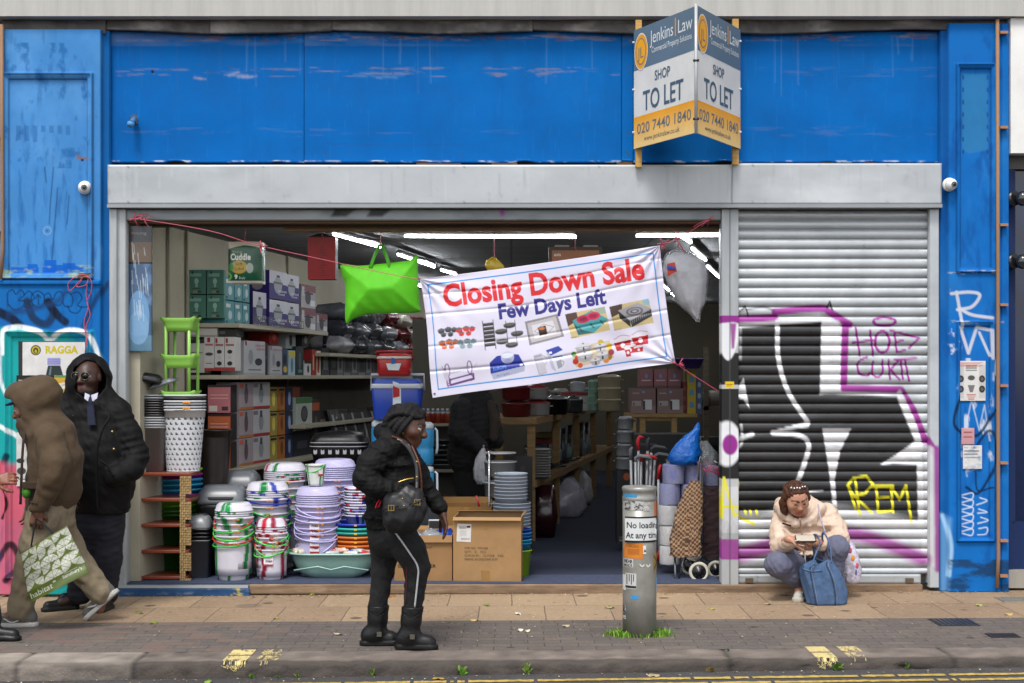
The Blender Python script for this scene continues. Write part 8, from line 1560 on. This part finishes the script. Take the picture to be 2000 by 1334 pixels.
# ---------------------------------------------------------------- man walking in brown hooded jacket
def brown_man():
    Y0 = -1.22; J = lambda px,py,dy=0.: W(px,py,Y0 + dy); base = G(100,1215); t = thing('person','man in brown hooded jacket and khaki trousers striding left with a patterned bag','person',base); sk = '#6a4636'
    hc = J(58,796); fw = nrm((-1,-.08,-.3)); f = Field(*BB([J(-20,738,-.3),J(245,1222,.3)],.03),.005); head(f,hc,fw,(-.2,0,1),.235,sk,'#7a4a40'); f.cone(J(72,815),J(90,845),.052,.06,.03,sk)
    f.chain([J(98,860),J(100,930),J(96,1000)],[.09,.1,.1],.05,sk,flat=(1,1.15,1)); hw = J(73,994,-.24); f.chain([J(95,860,-.19),J(103,925,-.23),hw],[.045,.04,.03],.02,sk); hand(f,hw,nrm((-.08,0,-1)),nrm((-.3,1,0)),1,sk,1.25)
    hb = J(60,985,.2); f.chain([J(95,862,.19),J(92,925,.22),hb],[.045,.04,.03],.02,sk); hand(f,hb,nrm((-.2,0,-1)),nrm((-.3,-1,0)),-1,sk,.8)
    f.chain([J(92,1000,-.09),J(60,1095,-.1),J(38,1180,-.1)],[.09,.06,.045],.03,sk); f.chain([J(104,1000,.09),J(145,1085,.1),J(196,1160,.1)],[.09,.06,.045],.03,sk); f.cone(J(38,1190,-.1),J(15,1205,-.1),.032,.03,.02,sk); f.cone(J(200,1165,.1),J(195,1190,.1),.032,.03,.02,sk); f.mesh('body_skin',SKIN,t)
    f = Field(*BB([J(8,735,-.36),J(170,1010,.36)],.02),.0055); K = '#463623'
    f.ell(J(70,794,0),(.128,.125,.142),.02,K,np.array([nrm((1,0,-.25)),(0,1,0),nrm((.25,0,1))])); f.cone(J(38,775),J(85,768),.1,.12,.06,K); f.chain([J(62,830),J(90,838),J(108,850)],[.1,.13,.13],.06,K)
    f.chain([J(98,855),J(108,900),J(106,950),J(98,985)],[.14,.162,.16,.155],.06,K,flat=(1,1.1,1)); f.ell(J(116,900),(.12,.16,.19),.05,K)
    f.chain([J(96,858,-.17),J(108,905,-.24),J(104,930,-.26),J(77,992,-.24)],[.095,.088,.08,.056],.03,K); f.chain([J(96,860,.17),J(95,925,.24),J(66,980,.2)],[.09,.08,.055],.03,K)
    f.ell(J(22,802,0),(.12,.095,.1),.02,None,np.array([nrm((1,0,.3)),(0,1,0),nrm((-.3,0,1))]),op='s'); f.ell(J(56,796),(.11,.105,.12),.015,None,op='s')
    f.half(J(95,991),(.06,0,-1),*BB([J(30,1030,-.3),J(165,1050,.3)],.06)); f.wrinkle(.0065,20,12); f.mesh('jacket',CLOTH,t)
    patch(smooth_pts([J(50,836,-.1),J(45,870,-.15),J(42,930,-.165),J(40,985,-.15)]),.009,'#2c2116',CLOTH,'front_edge',t,.5); mb = MB('#3a2b1b'); b = J(62,948,-.225); mb.box(b[0]-.06,b[0]+.05,b[1]-.006,b[1]+.04,b[2]-.02,b[2]+.02); mb.build('pocket_flap',CLOTH,t,bev=.005); patch([J(78,836,-.13),J(66,855,-.15)],.018,'#1f1a18',CLOTH,'collar_patch',t,.4); MB('#3f7a1c').ell(J(52,962,-.2),(.03,.03,.04),10,8).build('green_glove',CLOTH,t)
    patch([J(74,984,-.3),J(60,980,-.285)],.012,'#2f2316',CLOTH,'cuff_tab',t,.4)
    mb = MB('#1f2f5c'); mb.M = np.array(Matrix.Translation(Vector(map(float,J(30,786)))) @ Matrix.Rotation(-.3,4,'Y')); mb.rloft([(.06,.07,.05,-.006),(.06,.07,.05,.006)]); mb.build('cap_peak',CLOTH,t)
    f = Field(*BB([J(5,970,-.3),J(230,1200,.3)],.02),.0055); N = '#7a6e59'; f.cone(J(98,985),J(98,1015),.16,.155,.05,N,flat=(1,1.05,1)); f.chain([J(92,1010,-.09),J(72,1060,-.1),J(58,1105,-.1),J(40,1188,-.1)],[.12,.105,.09,.085],.03,N); f.chain([J(104,1010,.09),J(128,1060,.1),J(152,1100,.1),J(196,1158,.1)],[.12,.105,.09,.082],.03,N); f.wrinkle(.007,24,15); f.mesh('trousers',TROU,t)
    for he,to,dy,fl in (((70,1213),(-8,1214),-.1,True),((229,1158),(171,1205),.1,False)):
        h_ = J(*he,dy); t_ = J(*to,dy)
        if fl: h_[2] = gz(h_[0]); t_[2] = gz(t_[0])
        else: t_[2] = gz(t_[0]) + .004
        f = Field(*BB([h_,t_,h_ + (0,0,.15),t_ + (0,0,.12)],.1),.005); d = nrm(t_-h_); u_ = nrm(np.array((0,0,1.)) - d*d[2]); shoe(f,h_,t_,'#55534f','#a8a6a2',ank=h_ + d*.05 + u_*.12); f.mesh('shoe',CLOTH,t)
        m_ = h_*.45 + t_*.55 + u_*.045; patch(smooth_pts([m_ + d*-.045 + u_*.0 + (0,-.043,0),m_ + d*.0 - u_*.012 + (0,-.046,0),m_ + d*.05 + u_*.012 + (0,-.04,0)]),.005,'#b0aeac',NYLON,'side_stripe',t)
        for q in range(4): c = h_*.5 + t_*.5 + d*(-.02 + .022*q) + u_*(.09 - .012*q); patch([c + (0,-.03,0),c + (0,.03,0)],.004,'#8a8886',NYLON,'lace',t)
    # carried bag
    A,B,C_,D_ = [J(px,py,-.3 + q) for px,py,q in ((40,1080,0),(131,1027,.02),(175,1118,0),(58,1178,-.02))]; bg_ = thing('shopping_bag','olive and white geometric shopping bag carried by the man in brown','bag',D_)
    nu,nv = 150,130; U,V = np.meshgrid(np.linspace(0,1,nu),np.linspace(0,1,nv)); Wd,Hd = 105.,105.; c = Canvas(0,0,Wd,Hd,3,'#4c5a14'); n = 6; cs = Wd/n; g = np.random.default_rng(6); WHT_ = '#b7b8ae'
    for i in range(n):
        for j in range(5):
            x,y = i*cs,2 + j*16; w = c.win(x,y,x+cs,y+16); k = (i + 2*j + (i*j) % 2) % 4; cx,cy = ((x,y),(x+cs,y),(x+cs,y+16),(x,y+16))[k]; X = (w[2]-cx)/cs; Yq = (w[3]-cy)/16; m_ = (np.hypot(X,Yq) < 1.0) & (np.abs(np.abs(X) - np.abs(Yq)) > .035) ; st = (np.sin((w[3]*1.6 + .3*np.sin(w[2]))*2.2) > -.82); c.mix(w,(m_ & st & (w[2] >= x+.6) & (w[2] < x+cs) & (w[3] >= y+.6) & (w[3] < y+16)).astype(np.float32)*.95,WHT_)
    c.rect(0,83,Wd,Hd,'#46540f'); c.text('habitat',5,99,17,'#b7b8ae',0,42); c.text("Sainsbury's",66,92,9,'#b7b8ae',.01,32); c.rect(70,83.5,92,84.6,'#b7b8ae',.8); c.rect(49,87,54,90,'#b7b8ae',.7)
    fr = []
    for sgn,off in ((-1,0),(1,.0)):
        P = (A[None,None]*((1-U)*(1-V))[...,None] + B*(U*(1-V))[...,None] + C_*(U*V)[...,None] + D_*((1-U)*V)[...,None]); bul = .05*np.sin(np.pi*np.clip(U,0,1))**.6*(.35 + .65*V) ; wv = .006*np.sin(U*9 + V*7) + .004*np.sin(V*21 + U*4); P[...,1] += sgn*bul + wv; fr.append(P)
    for P,flip in ((fr[0],False),(fr[1],True)):
        fc = grid_faces(nv,nu); o = link('bag_panel',np_mesh('bag_panel',P.reshape(-1,3),fc[:,::-1] if flip else fc,vcol=c.at(U*Wd,V*Hd).reshape(-1,3),off=WLOC[bg_]),mat('bag_laminate',.45,noise=(9,.1),bump=(12,.4,.012)),bg_)
    hnd = J(72,1012,-.25)
    for u0,dy in ((.25,-.02),(.68,.02)): p = A*(1-u0) + B*u0; patch(smooth_pts([p + (0,dy,-.0),p*.4 + hnd*.6 + (0,dy,0),hnd + (0,dy*.4,.0)]),.013,'#15161a',CLOTH,'handle',bg_,.3)
brown_man()
# ---------------------------------------------------------------- seated woman
def seated():
    Y0 = -.3; J = lambda px,py,dy=0.: W(px,py,Y0 + dy); base = G(1585,1160); t = thing('person','woman in cream padded jacket crouching against the shutter looking at her phone','person',base); sk = '#b07f66'
    hc = J(1555,973,-.14); fw = nrm((.14,-.88,-.46)); up = nrm((-.08,-.4,1)); f = Field(*BB([J(1490,935,-.5),J(1690,1170,.3)],.03),.0045); P = head(f,hc,fw,up,.225,sk,'#9a5a50','#4a3226',None,.72); f.cone(J(1558,985,-.08),J(1566,1010,.02),.05,.06,.03,sk)
    f.chain([J(1572,1020,.04),J(1580,1060,.1),J(1590,1095,.14)],[.1,.12,.14],.05,sk,flat=(1.15,.9,1))
    w1 = J(1541,1053,-.3); f.chain([J(1530,1012,.04),J(1522,1066,-.1),w1],[.042,.036,.027],.02,sk); hand(f,w1,nrm((1,-.15,-.15)),nrm((.1,.4,-1)),-1,sk,.75,.95)
    w2 = J(1597,1060,-.3); f.chain([J(1612,1012,.04),J(1636,1058,-.08),w2],[.042,.036,.027],.02,sk); hand(f,w2,nrm((-1,-.1,.05)),nrm((0,-.35,1)),-1,sk,.8,.95)
    f.chain([J(1572,1098,.1),J(1518,1102,-.22),J(1566,1142,-.05)],[.09,.062,.048],.03,sk); f.chain([J(1602,1098,.1),J(1632,1072,-.25),J(1612,1150,-.12)],[.09,.062,.048],.03,sk); f.cone(J(1566,1145,-.05),J(1560,1155,-.14),.035,.03,.02,sk); f.cone(J(1612,1150,-.12),J(1605,1160,-.22),.035,.03,.02,sk); f.mesh('body_skin',SKIN,t)
    H_ = '#46291a'; f = Field(*BB([hc - .22,hc + .22],.02),.0045); rt = np.cross(fw,up); M = np.array([rt,fw,np.cross(rt,fw)]); f.ell(P(0,-.09,.15),.225*np.array((.385,.44,.37)),.01,H_,M); f.chain([P(.34,-.05,.1),P(.4,-.05,-.15),P(.39,.02,-.36),P(.34,.06,-.5)],[.026,.028,.024,.014],.02,H_) ; f.chain([P(-.32,-.05,.1),P(-.37,-.1,-.1),P(-.36,-.16,-.3)],[.024,.026,.016],.02,H_)
    for k in range(9): x = -.32 + .08*k; f.chain([P(x,.3 - abs(x)*.5,.38 - x*x*1.2),P(x*1.0,.02,.5 - x*x*1.6),P(x*.9,-.3,.4 - x*x*1.2)],[.008,.011,.013],.006,('#4a2d1e','#38210f')[k % 2])
    f.ell(P(0,.33,-.12),.225*np.array((.29,.2,.4)),.01,None,M,op='s'); f.wrinkle(.003,90,3); f.mesh('hair',HAIR,t)
    for k in range(6): MB('#c9c7d0').ell(P(-.22 + .088*k,.2 - .3*abs(-.22 + .088*k),.48 + .02*(k % 2)),(.008,.008,.008),8,6).build('hair_bead',STEEL,t)
    f = Field(*BB([J(1500,960,-.45),J(1662,1105,.3)],.02),.005); K = '#c4ad9a'
    f.chain([J(1570,1012,.05),J(1576,1045,.07),J(1584,1080,.08)],[.125,.15,.155],.05,K,flat=(1.1,.9,1))
    for y in (1022,1042,1060,1078): f.cone(J(1560,y,.02),J(1600,y,.04),.15,.15,.02,K,flat=(1.05,.95,.2))
    f.chain([J(1530,1002,.06),J(1522,1040,-.02),J(1524,1070,-.1),J(1544,1058,-.26)],[.07,.068,.064,.05],.03,K); f.chain([J(1615,1000,.06),J(1634,1032,0),J(1640,1052,-.06),J(1606,1064,-.25)],[.07,.066,.062,.05],.03,K)
    for q in np.linspace(0,1,5): f.ell(J(1528 - 6*q,1006 + 56*q,.05 - .12*q),(.075,.075,.026),.012,K); f.ell(J(1617 + 20*q,1003 + 48*q,.05 - .1*q),(.075,.075,.026),.012,K,np.array([nrm((1,0,.4)),(0,1,0),nrm((-.4,0,1))]))
    f.chain([J(1522,990,.03),J(1530,1003,-.06),J(1554,1022,-.12),J(1586,1014,-.09),J(1602,992,.0),J(1570,975,.1),J(1526,984,.08)],[.042,.034,.026,.026,.036,.05,.05],.02,K);
    f.half(J(1580,1088,0),(0,.15,-1),*BB([J(1500,1110,-.3),J(1660,1120,.3)],.06)); f.wrinkle(.003,45,6); f.mesh('jacket',mat('cream_nylon',.55,noise=(10,.08),bump=(30,.35,.01)),t)
    patch([J(1528,1022,-.125),J(1545,1027,-.155)],.006,'#15130f',NYLON,'pocket_zip',t)
    for a,b in ((1560,1030),(1566,1048),(1562,1078)): MB('#8f826a').ell(J(a,b,-.135),(.007,.006,.007),8,6).build('snap',STEEL,t)
    patch(smooth_pts([J(1562,1012,-.19),J(1566,1040,-.14),J(1570,1082,-.12)]),.006,'#a58c74',NYLON,'placket',t,.5)
    f = Field(*BB([J(1485,1055,-.5),J(1668,1165,.32)],.02),.005); N = '#5a5c70'; f.cone(J(1578,1100,.12),J(1600,1100,.12),.16,.16,.05,N); f.chain([J(1566,1098,.08),J(1536,1100,-.1),J(1518,1102,-.22),J(1545,1120,-.14),J(1568,1143,-.05)],[.12,.1,.083,.075,.06],.03,N); f.chain([J(1604,1096,.08),J(1622,1082,-.12),J(1634,1070,-.25),J(1625,1110,-.2),J(1612,1150,-.12)],[.12,.1,.083,.078,.065],.03,N); f.wrinkle(.005,32,4); f.mesh('trousers',CLOTH,t)
    patch([J(1572,1083,-.13),J(1573,1096,-.2),J(1571,1108,-.21)],.004,'#b0aeb2',CLOTH,'drawstring',t)
    for he,to in (((1566,1160,.02),(1558,1165,-.22)),((1616,1160,-.1),(1606,1165,-.34))):
        h_ = J(*he); t_ = J(*to); h_[2] = gz(h_[0]); t_[2] = gz(t_[0]); f = Field(*BB([h_,t_,h_ + (0,0,.14)],.09),.005); shoe(f,h_,t_,'#b5afa5','#a39d92',ank=h_ + (0,-.03,.1)); f.mesh('shoe',CLOTH,t)
        for q in range(4): c = h_*.45 + t_*.55 + (0,-.0 - .02*q,.085 - .008*q); patch([c + (-.03,0,0),c + (.03,0,.004)],.004,'#d0ccc4',NYLON,'lace',t)
    ph = MB('#1c1a1a'); b = J(1573,1052,-.38); ph.place(b,.0,.55,0); ph.rloft([(.07,.036,.008,-.005),(.07,.036,.008,.005)]); ph.rloft([(.064,.032,.006,.0051),(.064,.032,.006,.0056)],col='#b0a79a'); tagbox(ph,'dark smartphone held by the crouching woman','phone',b,PLAS,None,'phone')
    cg = MB('#c9c5ba'); cg.tube([J(1552,1057,-.42),J(1562,1054,-.43)],.0042,8); tagbox(cg,'cigarette between the crouching woman\'s fingers','cigarette',J(1552,1057,-.42),PAPER,None,'cigarette')
    # denim bag
    tb_ = prof_rings([(1183,1588,1646),(1178,1576,1652),(1160,1572,1653),(1135,1566,1648),(1115,1563,1640),(1103,1565,1632),(1095,1588,1626)],-.6,.6); d = thing('denim_bag','blue denim tote bag standing on the pavement in front of the crouching woman','bag',(tb_[0][0],-.6,gz(tb_[0][0]))); mb = MB('#415a7c'); RR = []; tb_[0] = (tb_[0][0],-.6,gz(tb_[0][0]) + .002,tb_[0][3],tb_[0][4])
    tt = np.linspace(0,6,34)
    for v in tt:
        i = min(5,int(v)); q = np.array(tb_[i])*(1-(v-i)) + np.array(tb_[i+1])*(v-i); cc = circ(1,60); a = np.arange(60)/60*2*math.pi; w = 1 + .035*np.sin(a*6 + v) + .05*np.sin(a*3 + 1)*(v/6) + .02*np.sin(a*13 + v*2); se = lambda z: np.sign(z)*np.abs(z)**.7; RR.append(np.column_stack([q[0] + se(cc[:,0])*q[3]*w,q[1] + se(cc[:,1])*q[4]*w,q[2] + .014*np.sin(a*4)*(v/6)**2 + np.zeros(60)]))
    mb.loft(RR,cap=(True,False)); o = mb.build('bag_body',DENIM,d); md = o.modifiers.new('thick','SOLIDIFY'); md.thickness = .006
    for px,dx in ((1594,40),(1616,47)):
        i_ = [RR[k][dx] + (0,-.004,0) for k in range(1,33,2)]; patch(i_,.0035,'#26384f',DENIM,'seam',d); patch([q + (.012,-.001,0) for q in i_],.0018,'#7a8496',DENIM,'stitching',d)
    i_ = [RR[24][k] + (0,-.004,0) for k in range(31,46)]; patch(i_,.006,'#4f6888',DENIM,'pocket_hem',d,.5)
    for pts in ([(1585,1108,-.72),(1592,1085,-.71),(1601,1062,-.69),(1596,1046,-.66),(1588,1050,-.62),(1590,1080,-.56),(1594,1105,-.5)],[(1624,1100,-.72),(1622,1075,-.71),(1616,1052,-.69),(1609,1041,-.66),(1606,1050,-.6),(1612,1080,-.55),(1618,1100,-.5)]): patch(smooth_pts([W(*p) for p in pts]),.011,'#4a6486',DENIM,'handle',d,.45)
    crumple('carrier_bag','white printed plastic bag hanging behind the crouching woman\'s knee','carrier bag',None,prof_rings([(1139,1652,1672),(1134,1646,1680),(1115,1645,1681),(1090,1646,1678),(1065,1642,1668),(1045,1640,1652)],-.34,.6),mat('carrier_plastic',.3),12,.006,'#c4bfcf')
    for k,(px,py,c) in enumerate(((1660,1075,'#b04a6a'),(1666,1090,'#d08a2a'),(1674,1105,'#c0506a'),(1672,1118,'#5a5aa0'),(1654,1068,'#2a2a3a'))): mb = MB(c); b = W(px,py,-.34 - .1); mb.place(b,.3*k,R(90)); q = circ(1,8); mb.quad([(x*.022,y*.03,0) for x,y in q]) if 0 else mb.ell((0,0,0),(.016,.024,.004),8,5); o = mb.build('bag_print',PAPER,bpy.data.objects['carrier_bag.001'] if 'carrier_bag.001' in bpy.data.objects else None)
    patch(smooth_pts([J(1598,985,-.12),J(1602,1010,-.17),J(1612,1040,-.2)]),.006,'#a29bab',NYLON,'bag_strap',t)
seated()
# ---------------------------------------------------------------- shopper in the dark of the shop, and a passer-by entering at the left edge
def shopper():
    Y0 = 2.1; J = lambda px,py,dy=0.: W(px,py,Y0 + dy); b = FL(925,1078); t = thing('person','shopper in black standing inside the shop behind the banner, holding a white bag','person',(b[0],Y0,FLOOR)); sk = '#3a241a'
    f = Field(*BB([J(870,700,-.3),J(985,1080,.3)],.05),.006); head(f,J(942,745),nrm((.9,-.3,-.3)),(0,0,1),.23,sk,'#5a2c28'); f.cone(J(940,760),J(932,785),.05,.06,.03,sk); f.chain([J(928,800),J(922,850),J(918,900)],[.12,.14,.14],.05,sk)
    w = J(944,875,-.2); f.chain([J(905,800,-.17),J(905,850,-.22),w],[.045,.04,.028],.02,sk); hand(f,w,nrm((.3,0,-1)),(0,1,0),1,sk,.9); f.chain([J(950,800,.15),J(962,850,.1),J(972,870,-.05)],[.045,.04,.028],.02,sk)
    f.chain([J(912,905),J(915,985),J(918,1062)],[.09,.06,.05],.03,sk); f.chain([J(935,905),J(938,985),J(942,1062)],[.09,.06,.05],.03,sk); f.cone(J(918,1066),J(945,1074),.035,.03,.02,sk); f.cone(J(942,1066),J(968,1074),.035,.03,.02,sk); f.mesh('body_skin',SKIN,t)
    f = Field(*BB([J(860,760,-.36),J(990,950,.36)],.02),.0065); K = '#08080a'; f.chain([J(930,792),J(925,830),J(915,890)],[.17,.2,.19],.06,K,flat=(1,.9,1)); f.chain([J(902,800,-.15),J(896,845,-.22),J(938,872,-.2)],[.1,.09,.065],.03,K); f.chain([J(952,800,.14),J(962,845,.08),J(970,862,-.03)],[.1,.085,.065],.03,K); f.wrinkle(.005,30,3); f.mesh('coat',CLOTH,t)
    f = Field(*BB([J(870,880,-.3),J(990,1085,.3)],.02),.0065); f.chain([J(912,900),J(915,985),J(918,1066)],[.13,.1,.08],.03,'#08080a'); f.chain([J(935,900),J(938,985),J(942,1066)],[.13,.1,.08],.03,'#08080a'); f.mesh('trousers',CLOTH,t)
    f = Field(*BB([J(905,710,-.2),J(975,790,.2)],.02),.006); f.ell(J(937,738),(.12,.13,.12),.02,'#0a0808'); f.mesh('hair',HAIR,t); f = Field(*BB([J(945,770,-.25),J(985,870,.1)],.02),.006); f.chain([J(958,790,-.1),J(966,820,-.12),J(964,855,-.14)],[.04,.045,.04],.02,'#2a2018'); f.mesh('scarf',CLOTH,t)
    crumple('carrier_bag','white plastic bag in the hand of the dark shopper','carrier bag',None,prof_rings([(945,932,950),(935,926,952),(915,924,952),(895,930,950),(880,938,948),(870,942,947)],1.85,.6),mat('carrier_plastic',.3),5,.006,'#b9b9be')
shopper()
def edge_person():
    Y0 = -1.72; J = lambda px,py,dy=0.: W(px,py,Y0 + dy); t = thing('person','passer-by at the left frame edge, only a hand and a black shoe in view','person',G(-60,1240)); sk = '#7a4630'
    f = Field(*BB([J(-160,735,-.3),J(50,1250,.3)],.03),.006); head(f,J(-75,800),(1,0,-.05),(0,0,1),.23,sk,'#8a4a40'); f.cone(J(-80,820),J(-88,850),.05,.06,.03,sk); f.chain([J(-92,870),J(-90,940),J(-88,1000)],[.11,.13,.13],.05,sk)
    w = J(-14,938,-.2); f.chain([J(-92,865,-.18),J(-70,935,-.22),w],[.045,.038,.028],.02,sk); hand(f,w,nrm((1,0,.12)),nrm((-.1,.9,-.4)),-1,sk,.75,1.0); w = J(-120,990,.2); f.chain([J(-92,865,.18),J(-118,930,.22),w],[.045,.038,.028],.02,sk); hand(f,w,nrm((0,0,-1)),(0,-1,0),1,sk,.6)
    f.chain([J(-85,1005,-.08),J(-45,1110,-.1),J(-18,1215,-.1)],[.09,.06,.045],.03,sk); f.chain([J(-92,1005,.08),J(-110,1110,.1),J(-140,1205,.1)],[.09,.06,.045],.03,sk); f.mesh('body_skin',SKIN,t)
    f = Field(*BB([J(-170,840,-.4),J(15,1110,.4)],.02),.007); K = '#101013'; f.chain([J(-92,862),J(-88,930),J(-85,1040)],[.16,.18,.2],.05,K); f.chain([J(-92,865,-.17),J(-72,930,-.24),J(-22,940,-.2)],[.09,.08,.055],.03,K); f.chain([J(-92,865,.17),J(-118,930,.24),J(-120,980,.2)],[.09,.08,.055],.03,K); f.mesh('coat',CLOTH,t)
    f = Field(*BB([J(-180,1000,-.3),J(10,1225,.3)],.02),.007); f.chain([J(-85,1010,-.08),J(-45,1110,-.1),J(-20,1210,-.1)],[.12,.09,.075],.03,'#15151a'); f.chain([J(-92,1010,.08),J(-110,1110,.1),J(-138,1200,.1)],[.12,.09,.075],.03,'#15151a'); f.mesh('trousers',CLOTH,t); f = Field(*BB([J(-105,770,-.2),J(-50,850,.2)],.03),.007); f.ell(J(-80,792),(.115,.12,.12),.02,'#15100e'); f.mesh('hair',HAIR,t)
    for he,to,dy in (((-42,1236),(37,1242),-.1),((-165,1215),(-110,1236),.1)):
        h_ = J(*he,dy); t_ = J(*to,dy); h_[2] = max(gz(h_[0]),h_[2] if dy > 0 else 0); t_[2] = gz(t_[0]); f = Field(*BB([h_,t_,h_ + (0,0,.15)],.09),.0055); shoe(f,h_,t_,'#0d0d0f','#0a0a0a',ank=h_ + (.02,0,.11)); f.mesh('shoe',LEATHER,t)
edge_person()

for t,pc,din in LATE:
    f = Field(*BB([W(652,640,.0),W(832,490,.3)],.03),.0055); X = f.lo[0] + np.arange(f.n[0])*f.v; Z = f.lo[2] + np.arange(f.n[2])*f.v; px = 1000 + X*F/(D+.15); py = HZ + (H-Z)*F/(D+.15)
    u = np.clip(px-pc.x0,0,din.shape[1]-1).astype(int); v = np.clip(py-pc.y0,0,din.shape[0]-1).astype(int); dd = din[v[None,:],u[:,None]]
    for _ in range(3): dd = (dd + np.roll(dd,1,0) + np.roll(dd,-1,0) + np.roll(dd,1,1) + np.roll(dd,-1,1))/5
    fold = .006*np.sin(px[:,None]*.16 + .4*np.sin(py[None,:]*.1))*np.clip(1 - np.abs(py[None,:]-530)/45,0,1) + .004*np.sin(px[:,None]*.2 - py[None,:]*.12)*np.clip(1 - np.abs(py[None,:]-600)/30,0,1)
    th = .012 + .105*np.clip(dd/46,0,1)**.55 + fold*np.clip(dd/14,0,1); Y = f.lo[1] + np.arange(f.n[1])*f.v
    f.d = np.maximum(np.abs(Y[None,:,None] - .15) - th[:,None,:],-dd[:,None,:]*.0039).astype(np.float32); f.c[:] = f.ci('#4fb000'); f.mesh('body',mat('nonwoven_fabric',.7,noise=(12,.06),bump=(9,.3,.015)),t)
SC.cycles.use_denoising = True
